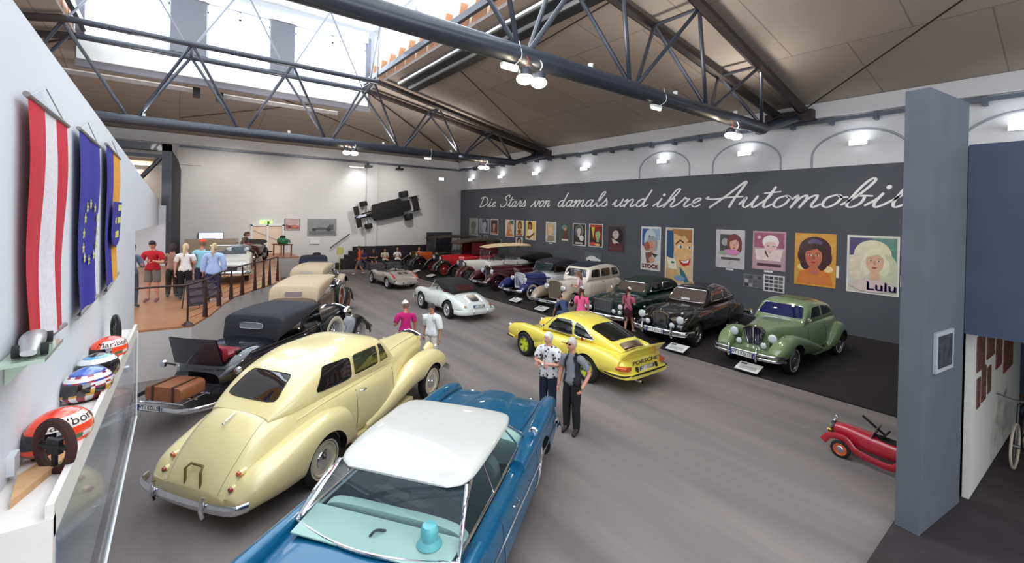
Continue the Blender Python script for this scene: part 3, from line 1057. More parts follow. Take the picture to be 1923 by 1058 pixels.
def window(t, bvh, quads, d, frame=None, off=.008, p=7, name='window', glass=None, fs=1.0, n=12):
    """glass patch with a raised frame; quads of 3D corners"""
    o = None
    for q in quads:
        m = patch(bvh, q, d, off, n, p)
        o = obj(name, m, glass or GLASS, t)
        if frame is not None:
            A, B, C, D = [Vector(v) for v in q]
            cen = (A + B + C + D) / 4
            pts = []
            for k in range(40):
                w = 2 * PI * k / 40
                c, s_ = math.cos(w), math.sin(w)
                mx = max(abs(c), abs(s_)); c, s_ = c / mx, s_ / mx
                r = (abs(c) ** p + abs(s_) ** p) ** (1 / p); c, s_ = c / r, s_ / r
                u, v = (c + 1) / 2, (s_ + 1) / 2
                qq = (A * (1 - u) + B * u) * (1 - v) + (D * (1 - u) + C * u) * v
                h, dd = ray(bvh, qq, d)
                pts.append(h - dd * off)
            fm = MB(); fm.tube(pts, .011 * fs, 6, closed=True)
            obj('window_frame', fm, frame, o)
    return o


def sidewin(t, bvh, quads_xz, frame=None, sides=(1, -1), **kw):
    for s_ in sides:
        for q in quads_xz:
            window(t, bvh, [[(x, s_ * 1.2, z) for x, z in q]], (0, -s_, 0), frame, **kw)


def line(t, bvh, pts, d, r=.005, mt=None, name='door_gap', off=.0, k=5, flat=1.0):
    m = strip(bvh, pts, d, r, off, 5, k=k, flat=flat)
    return obj(name, m, mt or BLACK, t)


def handle(t, p, L=.12, d=(1, 0, 0), side=1):
    m = MB(); p = Vector(p); d = Vector(d)
    m.tube(catmull([p - d * L / 2, p - d * L / 4 + Vector((0, side * .03, 0)), p + d * L / 4 + Vector((0, side * .03, 0)), p + d * L / 2], 4), .011, 6)
    return obj('door_handle', m, CHROME, t)


def seat(t, x, y, z, w, mt, h=.5, name='seat', back=.16):
    m = MB()
    P = []
    m.v += loft([(x, y, w / 2, z, z + .14, 4, 0), (x + .45, y, w / 2, z, z + .16, 4, 0)], 16, 2).v
    l = loft([(x, y, w / 2, z, z + .14, 4, 0), (x + .45, y, w / 2, z, z + .16, 4, 0)], 16, 2); m = l
    b = loft([(x - back, y, w / 2 * .94, z + .05, z + h, 4, .05), (x, y, w / 2, z, z + h, 4, .05)], 16, 2)
    m.add(b.v, b.f)
    return obj(name, m, mt, t)


def steering(t, x, y, z, mt=None, r=.2, tilt=-0.6):
    m = MB()
    M = Matrix.Rotation(tilt, 4, 'Y')
    ring = [Vector((x, y, z)) + (M @ Vector((0, r * math.cos(a), r * math.sin(a)))) for a in [2 * PI * k / 24 for k in range(24)]]
    m.tube(ring, .014, 6, closed=True)
    for a in (0.5, PI - .5, -PI / 2):
        m.tube([(x, y, z), Vector((x, y, z)) + (M @ Vector((0, r * math.cos(a), r * math.sin(a))))], .008, 5)
    m.tube([(x, y, z), Vector((x, y, z)) + (M @ Vector((.35, 0, 0)))], .02, 6)
    return obj('steering_wheel', m, mt or BLACK, t)


def mirror(t, p, side=1, r=.05):
    m = MB(); m.lathe([(0.001, -.02), (r * .8, -.015), (r, 0), (r * .9, .01), (0.001, .012)], p, 'x', 12)
    m.tube([p, (p[0] + .03, p[1] - side * .06, p[2] - .1)], .008, 5)
    return obj('mirror', m, CHROME, t)


def car(name, label, loc, deg):
    return thing(name, label, 'car', (loc[0], loc[1], loc[2] if len(loc) > 2 else 0.0), math.radians(deg))
# ================================================================== blue coupe with white roof (nearest)
t = car('blue_coupe', 'metallic blue two-door hardtop coupe with white roof, nearest car, in the foreground', (-3.52, 1.10), 126)
BLUE = mat('paint_metallic_blue', (0, 92, 130), rough=0.34, metal=0.25, coat=0.55, noise=0.02, scale=2)
TEAL = mat('teal_vinyl', (158, 192, 184), rough=0.6, noise=0.03)
b = loft([(-1.32, 0, .84, .36, .66, 5, 0), (-1.15, 0, .93, .28, .76, 5, .02), (-.4, 0, .99, .22, .86, 5, .05), (.4, 0, 1.0, .2, .92, 5, .06), (1.5, 0, 1.0, .2, .94, 5, .06),
          (2.5, 0, 1.0, .2, .945, 5, .05), (3.3, 0, .99, .22, .91, 5, .04), (3.85, 0, .97, .28, .85, 5, .03), (4.0, 0, .93, .36, .76, 5, .02)], 36, 4)
WX_ = 2.95
me = boolean_cut(b, [BLUE], [(0, .33, .39, .72, 1.1), (0, .33, .39, -1.1, -.72), (WX_, .33, .39, .72, 1.1), (WX_, .33, .39, -1.1, -.72)], 'body')
# open the cabin
o = bpy.data.objects.new('b', me); COL.objects.link(o)
c = MB(); c.box(.60, 2.42, -.80, .80, .42, 1.3); co = bpy.data.objects.new('c', c.mesh('c', [CAVITY], False)); COL.objects.link(co)
md = o.modifiers.new('b', 'BOOLEAN'); md.operation = 'DIFFERENCE'; md.object = co; md.solver = 'EXACT'; md.material_mode = 'TRANSFER'
dg = bpy.context.evaluated_depsgraph_get(); dg.update()
me2 = bpy.data.meshes.new_from_object(o.evaluated_get(dg), depsgraph=dg); bpy.data.objects.remove(o); bpy.data.objects.remove(co)
obj('body', me2, None, t)
bv = bvh_of(b)
ridge = loft([(1.9, .86, .10, .80, .955, 2.5, 0), (2.6, .86, .12, .80, .985, 2.5, 0), (3.4, .85, .12, .78, .97, 2.5, 0), (3.95, .82, .11, .70, .90, 2.5, 0), (4.06, .80, .07, .66, .82, 2.5, 0)], 16, 4)
both(t, 'front_wing', ridge, BLUE)
ridge = loft([(-1.42, .85, .05, .66, .82, 2.2, 0), (-1.25, .86, .09, .66, .90, 2.2, 0), (-.4, .88, .10, .74, .95, 2.2, 0), (.6, .90, .07, .8, .955, 2.2, 0)], 16, 4)
both(t, 'tail_fin', ridge, BLUE)
# hood bulge in the middle
hb = loft([(2.65, 0, .40, .86, .955, 2.2, 0), (3.2, 0, .36, .84, .962, 2.2, 0), (3.9, 0, .28, .76, .89, 2.2, 0)], 20, 4)
obj('bonnet', hb, BLUE, t)
for s_ in (1, -1):
    line(t, bv, [(2.55, s_ * .70, 1.2), (3.2, s_ * .72, 1.2), (3.9, s_ * .70, 1.2)], (0, 0, -1), .005, BLACK, 'bonnet_gap', off=.001)
    line(t, bv, [(2.52, s_ * 1.2, .88), (2.5, s_ * 1.2, .6), (2.45, s_ * 1.2, .3)], (0, -s_, 0), .005)
    line(t, bv, [(1.12, s_ * 1.2, .88), (1.12, s_ * 1.2, .6), (1.14, s_ * 1.2, .3)], (0, -s_, 0), .005)
    line(t, bv, [(-1.1, s_ * 1.2, .60), (.6, s_ * 1.2, .60), (2.4, s_ * 1.2, .56), (3.9, s_ * 1.2, .60)], (0, -s_, 0), .012, CHROME, 'side_trim', off=.004)
    line(t, bv, [(.42, s_ * 1.2, .245), (1.5, s_ * 1.2, .24), (2.5, s_ * 1.2, .245)], (0, -s_, 0), .018, CHROME, 'sill_trim', off=.006)
    line(t, bv, [(2.50, s_ * .93, 1.3), (3.2, s_ * .93, 1.3)], (0, 0, -1), .006, CHROME, 'wing_trim', off=.003)
    handle(t, (1.42, s_ * .985, .80), .16, side=s_)
mirror(t, (2.42, -.93, 1.06), -1, .06)
# greenhouse: white roof, chrome pillars, clear glass
ROOFW = mat('roof_white', (196, 196, 190), rough=0.35, coat=0.5, noise=0.015)
rf = loft([(.72, 0, .54, 1.27, 1.29, 3, 0), (.80, 0, .66, 1.255, 1.325, 2.8, 0), (1.0, 0, .735, 1.25, 1.372, 2.8, .04), (1.4, 0, .755, 1.25, 1.405, 2.8, .05), (1.9, 0, .75, 1.25, 1.40, 2.8, .05), (2.14, 0, .70, 1.25, 1.375, 2.8, .03), (2.25, 0, .62, 1.255, 1.335, 2.8, 0), (2.31, 0, .50, 1.27, 1.30, 3, 0)], 44, 6)
obj('roof', rf, ROOFW, t)
TINT = mat('clear_glass_tint', (120, 150, 155), rough=0.02, alpha=0.12, coat=1.0)
def sheet(fn, nu=14, nv=8):
    m = MB(); m.grid([[fn(-1 + 2 * i / nu, j / nv) for j in range(nv + 1)] for i in range(nu + 1)]); return m
def rearglass(u, v):   # v 0 bottom -> 1 top
    y = u * (.82 * (1 - v) + .68 * v)
    x = .20 + .64 * v + .16 * u * u * (1 - .2 * v) + .05 * math.sin(v * PI) * -1
    z = .93 + .365 * math.sin(v * PI / 2) ** .95 - .03 * u * u * v
    return (x, y, z)
def frontglass(u, v):
    y = u * (.80 * (1 - v) + .69 * v)
    x = 2.72 - .52 * v - .24 * u * u * (1 - .4 * v)
    z = .945 + .355 * v - .02 * u * u * v
    return (x, y, z)
gl = obj('rear_window', sheet(rearglass), TINT, t)
m = MB(); m.tube([rearglass(-1 + 2 * k / 20, 0) for k in range(21)] + [rearglass(1, k / 8) for k in range(1, 9)] + [rearglass(1 - 2 * k / 20, 1) for k in range(1, 21)] + [rearglass(-1, 1 - k / 8) for k in range(1, 8)], .017, 8, closed=True)
obj('window_frame', m, CHROME, gl)
gl = obj('windscreen', sheet(frontglass), TINT, t)
m = MB(); m.tube([frontglass(-1 + 2 * k / 20, 0) for k in range(21)] + [frontglass(1, k / 8) for k in range(1, 9)] + [frontglass(1 - 2 * k / 20, 1) for k in range(1, 21)] + [frontglass(-1, 1 - k / 8) for k in range(1, 8)], .015, 8, closed=True)
obj('window_frame', m, CHROME, gl)
for s_ in (1, -1):
    q = [(.36, .80, .945), (2.42, .80, .95), (2.06, .70, 1.285), (.92, .69, 1.285)]
    m = MB(); m.add([(x, s_ * y, z) for x, y, z in q], [(0, 1, 2, 3)])
    g = obj('side_window', m, TINT, t, False)
    for a, bb, r in (((.36, .80, .945), (2.45, .80, .95), .014), ((2.22, .80, .95), (1.92, .70, 1.29), .011), ((1.28, .80, .95), (1.22, .69, 1.29), .013), ((.90, .69, 1.29), (2.08, .70, 1.29), .012), ((.40, .80, .95), (.80, .69, 1.29), .02)):
        m = MB(); m.tube([(a[0], s_ * a[1], a[2]), (bb[0], s_ * bb[1], bb[2])], r, 8)
        obj('window_pillar', m, CHROME, g)
# interior
m = MB(); m.prism([(.20, -.74, .928), (.20, .74, .928), (.58, .78, .945), (.58, -.78, .945)], (0, 0, .012)); obj('parcel_shelf', m, TEAL, t, False)
rs = loft([(.63, 0, .74, .55, .985, 5, 0), (.72, 0, .76, .5, .995, 5, 0), (.80, 0, .74, .5, .9, 5, 0)], 24, 2); obj('rear_seat', rs, TEAL, t)
for s_ in (1, -1):
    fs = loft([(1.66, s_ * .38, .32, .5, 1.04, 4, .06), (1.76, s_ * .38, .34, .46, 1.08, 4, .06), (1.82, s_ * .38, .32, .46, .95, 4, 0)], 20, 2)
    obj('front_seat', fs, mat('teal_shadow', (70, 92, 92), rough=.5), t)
ds = loft([(2.34, 0, .78, .62, .95, 5, 0), (2.5, 0, .78, .7, .97, 5, 0), (2.62, 0, .74, .8, .955, 5, 0)], 24, 2); obj('dashboard', ds, TEAL, t)
steering(t, 2.12, .38, .93, mat('teal_dark', (40, 82, 92), rough=.4))
m = MB(); m.lathe([(0.10, 0), (0.11, .02), (.09, .05), (.065, .06), (.075, .1), (.075, .15), (.06, .18), (0.001, .185)], (.44, -.50, .94), 'z', 20)
tt = obj('parcel_lamp', m, mat('teal_plastic', (96, 178, 182), rough=.3), t, label='round teal stacked lamp on the parcel shelf')
m = MB(); m.tube(catmull([(.36, .04, .95), (.40, -.0, .985), (.46, -.06, .955)], 4), .012, 5); obj('dark_clip', m, BLACK, t)
headl = [(4.02, .78, .70), (4.02, .52, .70)]
for s_ in (1, -1):
    for hx, hy, hz in headl: headlamp(t, (hx, s_ * hy, hz), .085, .12)
grille(t, 4.03, .44, .66, .84, .80, .05, 25, 'flat')
blade(t, [(3.75, 1.03, .46), (4.05, .92, .44), (4.16, .5, .43), (4.18, 0, .43), (4.16, -.5, .43), (4.05, -.92, .44), (3.75, -1.03, .46)], .09, .35)
blade(t, [(-1.1, 1.03, .46), (-1.40, .92, .44), (-1.5, .4, .43), (-1.5, -.4, .43), (-1.40, -.92, .44), (-1.1, -1.03, .46)], .09, .35)
for s_ in (1, -1):
    m = MB(); m.lathe([(.001, -.03), (.075, -.03), (.085, 0), (.001, .01)], (-1.33, s_ * .74, .56), 'x', 16); obj('tail_lamp', m, REDLENS, t)
line(t, bv, [(-.35, -.74, 1.3), (-.35, .74, 1.3)], (0, 0, -1), .005, BLACK, 'boot_gap', off=.001, k=8)
for s_ in (1, -1): line(t, bv, [(-.35, s_ * .74, 1.3), (-1.15, s_ * .70, 1.3)], (0, 0, -1), .005, BLACK, 'boot_gap', off=.001, k=8)
wheels4(t, WX_, 1.56, 1.54, style='cap', R=.345, w=.19, ww=.55)

# ================================================================== cream saloon
t = car('cream_saloon', 'cream-yellow vintage coachbuilt saloon seen from behind, parked between the blue coupe and the black roadster', (-7.09, 1.18), 123.2)
CREAM = mat('paint_cream', (232, 216, 158), rough=0.3, coat=1.0, noise=0.01, scale=2)
low = loft([(-1.22, 0, .50, .30, .46, 3, 0), (-1.14, 0, .60, .26, .62, 3, .1), (-1.0, 0, .66, .25, .82, 3.2, .18), (-.82, 0, .70, .25, 1.0, 3.4, .2), (-.62, 0, .73, .25, 1.12, 3.6, .2), (-.35, 0, .77, .25, 1.19, 4, .17),
            (.3, 0, .84, .25, 1.20, 4.5, .1), (1.0, 0, .86, .25, 1.19, 4.5, .08), (1.75, 0, .80, .28, 1.17, 4.5, .1), (2.2, 0, .62, .32, 1.19, 4, .12), (2.8, 0, .45, .38, 1.19, 3.6, .1), (3.38, 0, .31, .42, 1.19, 3.4, .1)], 40, 5)
LB = bvh_of(low)
obj('body', low, CREAM, t)
cab = loft([(-.60, 0, .50, 1.0, 1.13, 2.6, 0), (-.42, 0, .62, 1.0, 1.27, 3, .1), (-.15, 0, .70, 1.0, 1.46, 3.4, .14), (.15, 0, .735, 1.0, 1.59, 3.6, .16), (.6, 0, .76, 1.0, 1.68, 3.8, .17), (1.15, 0, .76, 1.0, 1.69, 3.8, .17), (1.6, 0, .73, 1.0, 1.61, 3.8, .15), (1.75, 0, .70, 1.0, 1.50, 3.8, .12), (2.0, 0, .62, 1.0, 1.16, 3.4, 0)], 40, 5)
obj('cabin', cab, CREAM, t)
CB = bvh_of(cab)
WF = mat('window_trim_cream', (210, 190, 130), rough=.35, coat=.5)
GL2 = mat('dark_glass_brown', (30, 24, 22), rough=.04, coat=.6)
sidewin(t, CB, [[(.02, 1.22), (.72, 1.22), (.72, 1.53), (.22, 1.53)]], BLACK, glass=GL2, p=9, fs=.6)
sidewin(t, CB, [[(.78, 1.22), (1.40, 1.22), (1.40, 1.53), (.78, 1.535)], [(1.44, 1.22), (1.72, 1.22), (1.56, 1.52), (1.44, 1.525)]], WF, glass=mat('glass_greenish', (44, 50, 34), rough=.04, coat=.8), p=12, fs=.8)
window(t, CB, [[(-2, -.44, 1.24), (-2, .44, 1.24), (-2, .36, 1.49), (-2, -.36, 1.49)]], (1, 0, 0), BLACK, name='rear_window', glass=GL2, p=10, fs=.6)
window(t, CB, [[(3, -.52, 1.24), (3, -.03, 1.24), (3, -.03, 1.52), (3, -.46, 1.52)], [(3, .52, 1.24), (3, .03, 1.24), (3, .03, 1.52), (3, .46, 1.52)]], (-1, 0, 0), CHROME, name='windscreen', p=10)
for s_ in (1, -1):
    line(t, LB, [(-.3, s_ * 1.2, .98), (.2, s_ * 1.2, 1.06), (1.0, s_ * 1.2, 1.09), (1.9, s_ * 1.2, 1.08)], (0, -s_, 0), .010, CREAM, 'belt_moulding', off=.004)
    line(t, LB, [(.75, s_ * 1.2, 1.1), (.75, s_ * 1.2, .7), (.72, s_ * 1.2, .42)], (0, -s_, 0), .004)
    line(t, LB, [(1.80, s_ * 1.2, 1.1), (1.80, s_ * 1.2, .7), (1.80, s_ * 1.2, .42)], (0, -s_, 0), .004)
    handle(t, (.86, s_ * .83, 1.0), .13, side=s_)
    line(t, LB, [(2.05, s_ * .40, 2), (2.7, s_ * .28, 2), (3.34, s_ * .2, 2)], (0, 0, -1), .004, BLACK, 'bonnet_gap', k=6)
line(t, LB, [(2.05, 0, 2), (3.36, 0, 2)], (0, 0, -1), .008, CREAM, 'bonnet_hinge', off=.003, k=8)
for pts in ([(-2, -.44, 1.13), (-2, .44, 1.13)], [(-2, .44, 1.13), (-2, .46, .8), (-2, .42, .42)], [(-2, -.44, 1.13), (-2, -.46, .8), (-2, -.42, .42)]):
    line(t, LB, pts, (1, 0, 0), .0035, mat('seam_brown', (150, 134, 92), rough=.6), 'boot_gap', k=8)
rear = loft([(-1.20, .60, .14, .28, .44, 2.4, 0), (-1.05, .66, .20, .26, .62, 2.4, 0), (-.7, .72, .22, .26, .76, 2.6, 0), (-.3, .76, .21, .28, .89, 2.8, 0), (.1, .78, .19, .30, .96, 2.8, 0), (.42, .79, .16, .30, .90, 2.8, 0), (.58, .79, .13, .30, .72, 2.6, 0), (.68, .78, .10, .30, .45, 2.4, 0)], 28, 5)
both(t, 'rear_wing', rear, CREAM, [(0, .34, .39, .80, 1.2)])
front = loft([(.95, .76, .10, .30, .42, 2.5, 0), (1.5, .74, .13, .32, .56, 2.5, 0), (2.1, .70, .17, .40, .76, 2.4, 0), (2.6, .67, .20, .46, .92, 2.4, 0), (3.05, .66, .21, .46, .965, 2.4, 0), (3.4, .66, .20, .44, .90, 2.4, 0), (3.66, .65, .17, .44, .76, 2.3, 0), (3.78, .63, .10, .46, .62, 2.2, 0)], 28, 5)
both(t, 'front_wing', front, CREAM, [(3.05, .34, .385, .62, 1.2)])
sk = MB(); sk.box(.6, 2.3, .60, .84, .27, .33); both(t, 'running_board', sk, CREAM)
for s_ in (1, -1):
    headlamp(t, (3.60, s_ * .42, .86), .10, .22, tint=CREAM)
    m = MB(); m.ball((3.46, s_ * .66, .955), .05, .022, .03); obj('side_lamp', m, WHITE, t)
    for (xx, zz, mt_) in ((-1.02, .66, ORANGELENS), (-1.12, .53, REDLENS)):
        m = MB(); m.lathe([(.001, -.03), (.026, -.025), (.032, 0.0)], (xx - .03, s_ * .57, zz), 'x', 12, 0); m.lathe([(.034, 0), (.034, .09)], (xx - .03, s_ * .57, zz), 'x', 12, 1)
        obj('tail_lamp', m, [mt_, CREAM], t)
grille(t, 3.47, .44, 1.22, .27, .25, .10, 15, 'temple')
m = MB(); m.box(3.32, 3.46, -.28, .28, .45, 1.14); obj('radiator_shell', m, CREAM, t, False)
blade(t, [(3.70, .86, .44), (3.86, .6, .42), (3.9, 0, .42), (3.86, -.6, .42), (3.70, -.86, .44)], .06, .35)
blade(t, [(-1.16, .86, .40), (-1.30, .74, .40), (-1.36, .3, .40), (-1.36, -.3, .40), (-1.30, -.74, .40), (-1.16, -.86, .40)], .055, .35)
for s_ in (1, -1):
    m = MB(); m.tube([(-1.37, s_ * .42, .30), (-1.40, s_ * .42, .40), (-1.37, s_ * .42, .53)], .03, 8, 0, .5); obj('bumper_overrider', m, CHROME, t)
m = MB()
m.tube([(-1.20, -.13, .42), (-1.20, -.13, .66), (-1.15, -.10, .70), (-1.15, .10, .70), (-1.20, .13, .66), (-1.20, .13, .42)], .016, 6, closed=True)
obj('plate_bracket', m, mat('bracket_bronze', (128, 104, 62), rough=.4, metal=.5), t)
m = MB(); m.tube([(-.66, 0, 1.13), (-.80, 0, 1.07)], .012, 6); m.ball((-.82, 0, 1.05), .02); obj('boot_handle', m, CHROME, t)
wheels4(t, 3.05, 1.50, 1.62, style='disc', R=.345, w=.15, ww=.25, rimcol=(206, 196, 170))
# ================================================================== rear-engined sports cars in the middle
def ovoid_wheelcuts(wb, R, yi=.5):
    return [(0, R, R + .045, yi, 1.2), (0, R, R + .045, -1.2, -yi), (wb, R, R + .045, yi, 1.2), (wb, R, R + .045, -1.2, -yi)]

# ---- yellow coupe
t = car('yellow_sports_car', 'bright yellow rear-engined sports coupe with duck-tail spoiler, behind the standing elderly couple', (-6.86, 8.25), 180)
YEL = mat('paint_yellow', (244, 226, 92), rough=0.3, coat=1.0, noise=0.01, scale=2)
wb = 2.27
b = loft([(-1.0, 0, .60, .36, .60, 3.0, 0), (-.9, 0, .70, .30, .72, 3.0, .05), (-.6, 0, .79, .25, .82, 3.2, .1), (0, 0, .82, .22, .88, 3.4, .12), (.7, 0, .81, .19, .86, 3.6, .1), (1.4, 0, .80, .19, .84, 3.6, .1),
          (1.9, 0, .78, .19, .77, 3.4, .14), (2.5, 0, .76, .22, .68, 3.2, .18), (2.95, 0, .70, .27, .58, 3.0, .15), (3.18, 0, .58, .33, .50, 2.8, .1)], 36, 5)
hau = loft([(-.85, .66, .10, .42, .70, 2.4, 0), (-.5, .68, .14, .36, .82, 2.4, 0), (0, .70, .145, .34, .86, 2.4, 0), (.5, .69, .12, .36, .80, 2.4, 0), (.95, .68, .08, .4, .68, 2.4, 0)], 20, 5)
fw = loft([(1.45, .66, .08, .5, .74, 2.3, 0), (1.9, .64, .13, .42, .82, 2.3, 0), (2.4, .62, .155, .36, .83, 2.3, 0), (2.8, .61, .15, .36, .77, 2.3, 0), (3.02, .60, .135, .40, .71, 2.2, 0), (3.12, .59, .10, .46, .62, 2.1, 0)], 24, 5)
cuts = ovoid_wheelcuts(wb, .31)
body(t, 'body', b, YEL, cuts)
both(t, 'rear_haunch', hau, YEL, [(0, .31, .355, .5, 1.2)])
both(t, 'front_wing', fw, YEL, [(wb, .31, .355, .5, 1.2)])
cab = loft([(-.72, 0, .44, .72, .84, 2.6, 0), (-.45, 0, .54, .72, .98, 2.8, .08), (-.1, 0, .60, .75, 1.12, 3.0, .14), (.3, 0, .64, .78, 1.24, 3.2, .2), (.75, 0, .665, .78, 1.31, 3.4, .24), (1.1, 0, .665, .78, 1.32, 3.4, .25), (1.38, 0, .65, .76, 1.26, 3.2, .22), (1.65, 0, .62, .74, 1.05, 3.0, .14), (1.9, 0, .56, .7, .80, 2.8, 0)], 36, 5)
obj('cabin', cab, YEL, t)
CBV = bvh_of(cab); BV = bvh_of(b, hau, mirror_y(hau))
DG = mat('glass_smoke', (20, 24, 20), rough=.04, coat=.7)
for s_ in (1, -1):
    window(t, CBV, [[(.62, s_ * 1.2, .90), (1.56, s_ * 1.2, .88), (1.28, s_ * 1.2, 1.19), (.72, s_ * 1.2, 1.22)]], (0, -s_, 0), CHROME, glass=DG, p=9)
    window(t, CBV, [[(-.06, s_ * 1.2, .92), (.56, s_ * 1.2, .90), (.64, s_ * 1.2, 1.215), (.30, s_ * 1.2, 1.13)]], (0, -s_, 0), CHROME, glass=DG, p=6)
m = patch(CBV, [(-.44, -.42, 2), (-.44, .42, 2), (.20, .47, 2), (.20, -.47, 2)], (0, 0, -1), .008, 14, 9)
g = obj('rear_window', m, DG, t)
window(t, CBV, [[(3, -.50, .88), (3, .50, .88), (3, .40, 1.2), (3, -.40, 1.2)]], (-1, 0, 0), CHROME, name='windscreen', glass=DG, p=9)
m = patch(bvh_of(b, cab), [(-.80, -.31, 2), (-.80, .31, 2), (-.54, .34, 2), (-.54, -.34, 2)], (0, 0, -1), .014, 8, 12)
obj('engine_grille', m, mat('grille_brown', (70, 40, 26), rough=.3, coat=.5), t)
m = MB()
for k in range(13):
    y = -.27 + .045 * k
    m.tube([(-.86, y, .86), (-.70, y, .875)], .003, 4)
m = loft([(-1.12, 0, .58, .955, .985, 3, 0), (-1.04, 0, .64, .86, .965, 3, 0), (-.95, 0, .66, .74, .93, 3, 0), (-.88, 0, .66, .68, .90, 3, 0), (-.80, 0, .60, .66, .86, 3, 0)], 24, 4)
obj('ducktail_spoiler', m, YEL, t)
m = MB(); add_text(m, 'PORSCHE', Matrix.Translation((-1.015, 0, .635)) @ Matrix(((0, 0, -1, 0), (-1, 0, 0, 0), (0, 1, 0, 0), (0, 0, 0, 1))), .12, .004, sx=1.75)
obj('rear_lettering', m, BLACK, t, False)
plate(t, (-1.055, 0, .50), -1, .50, .11)
for s_ in (1, -1):
    m = loft([(-1.03, s_ * .60, .10, .50, .60, 3, 0), (-.93, s_ * .68, .09, .50, .60, 3, 0), (-.82, s_ * .735, .05, .51, .59, 3, 0)], 16, 3); obj('tail_lamp', m, ORANGELENS, t)
    m = MB(); m.tube([(-1.04, s_ * .34, .34), (-1.08, s_ * .34, .42), (-1.04, s_ * .34, .56)], .03, 8); obj('overrider', m, BLACK, t)
    headlamp(t, (3.08, s_ * .60, .62), .10, .12)
    line(t, BV, [(.55, s_ * 1.2, .84), (.58, s_ * 1.2, .5), (.60, s_ * 1.2, .26)], (0, -s_, 0), .004)
    line(t, BV, [(1.58, s_ * 1.2, .84), (1.60, s_ * 1.2, .5), (1.60, s_ * 1.2, .26)], (0, -s_, 0), .004)
    handle(t, (.74, s_ * .80, .74), .12, side=s_)
    mirror(t, (1.52, s_ * .80, .98), s_, .05)
m = loft([(-1.12, 0, .66, .34, .46, 4, 0), (-1.04, 0, .76, .32, .47, 4, 0), (-.72, 0, .82, .33, .46, 4, 0), (-.5, 0, .80, .34, .45, 4, 0)], 24, 3)
obj('rear_bumper', m, YEL, t)
blade(t, [(-.55, .825, .42), (-.9, .80, .42), (-1.08, .70, .43), (-1.125, .3, .43), (-1.125, -.3, .43), (-1.08, -.70, .43), (-.9, -.80, .42), (-.55, -.825, .42)], .018, 1, 'rubber_strip', BLACK)
m = loft([(2.75, 0, .78, .34, .44, 4, 0), (3.1, 0, .70, .33, .45, 4, 0), (3.24, 0, .50, .35, .44, 4, 0)], 24, 3)
obj('front_bumper', m, YEL, t)
blade(t, [(2.75, .80, .40), (3.1, .71, .40), (3.25, .4, .40), (3.26, 0, .40), (3.25, -.4, .40), (3.1, -.71, .40), (2.75, -.80, .40)], .018, 1, 'rubber_strip', BLACK)
m = MB(); m.lathe([(.03, -.14), (.03, .08)], (-1.05, .35, .28), 'x', 12); obj('exhaust_pipe', m, CHROME, t)
m = MB(); m.ball((0.28, .655, .90), .05, .012, .045); obj('sticker', m, REDLENS, t)
wheels4(t, wb, 1.42, 1.44, style='fuchs', R=.31, w=.19, rimcol=(206, 220, 40))

# ---- white cabriolet
WHT = mat('paint_ivory_white', (226, 230, 224), rough=0.3, coat=1.0, noise=0.01, scale=2)
SILV = mat('paint_silver', (190, 182, 172), rough=0.3, metal=.35, coat=1.0, noise=0.02, scale=2)
t = car('white_cabriolet', 'small white cabriolet with black soft top, rear towards the camera, in the middle aisle', (-13.92, 8.49), 180)
wb = 2.1
b = loft([(-.98, 0, .46, .34, .46, 2.6, 0), (-.86, 0, .62, .28, .60, 2.7, .1), (-.55, 0, .73, .24, .76, 2.9, .16), (0, 0, .79, .22, .88, 3.1, .16), (.5, 0, .82, .2, .92, 3.3, .12), (1.1, 0, .82, .19, .90, 3.4, .1),
          (1.7, 0, .80, .2, .84, 3.2, .14), (2.3, 0, .77, .22, .78, 3.0, .16), (2.7, 0, .68, .26, .70, 2.8, .16), (2.95, 0, .52, .32, .56, 2.6, .1), (3.02, 0, .40, .36, .48, 2.4, 0)], 36, 5)
fw = loft([(1.6, .60, .14, .4, .80, 2.3, 0), (2.1, .60, .17, .36, .84, 2.3, 0), (2.55, .58, .165, .34, .80, 2.3, 0), (2.8, .55, .14, .38, .73, 2.2, 0), (2.92, .54, .10, .44, .64, 2.1, 0)], 22, 5)
body(t, 'body', b, WHT, ovoid_wheelcuts(wb, .32))
both(t, 'front_wing', fw, WHT, [(wb, .32, .365, .5, 1.2)])
BV = bvh_of(b)
top = loft([(-.05, 0, .52, .84, .93, 2.6, 0), (.08, 0, .60, .85, 1.10, 2.8, .1), (.35, 0, .64, .86, 1.25, 3, .18), (.8, 0, .64, .9, 1.32, 3.2, .2), (1.15, 0, .62, 1.18, 1.29, 3.2, .12), (1.25, 0, .60, 1.22, 1.27, 3.0, 0)], 32, 5)
SOFTB = mat('soft_top_black', (30, 28, 29), rough=.85, noise=.08, scale=20)
obj('soft_top', top, SOFTB, t)
TB = bvh_of(top)
window(t, TB, [[(-2, -.36, .97), (-2, .36, .97), (-2, .30, 1.13), (-2, -.30, 1.13)]], (1, 0, 0), mat('leather_maroon', (84, 34, 32), rough=.6), name='rear_window', glass=mat('glass_maroon', (74, 44, 42), rough=.1), p=6)
m = MB(); m.grid([[(1.66 - .26 * v - .10 * u * u, u * (.60 - .06 * v), .90 + .33 * v) for v in (0, .5, 1)] for u in [k / 6 - 1 for k in range(13)]])
g = obj('windscreen', m, TINT, t)
m = MB(); m.tube([(1.66 - .10 * u * u, u * .60, .90) for u in [k / 6 - 1 for k in range(13)]] + [(1.40 - .10 * u * u, u * .54, 1.24) for u in [1 - k / 6 for k in range(13)]], .014, 6, closed=True); obj('window_frame', m, CHROME, g)
seat(t, .62, .33, .5, .5, mat('leather_red', (120, 36, 34), rough=.5), .5); seat(t, .62, -.33, .5, .5, MATS['leather_red'], .5)
steering(t, 1.15, .34, .95)
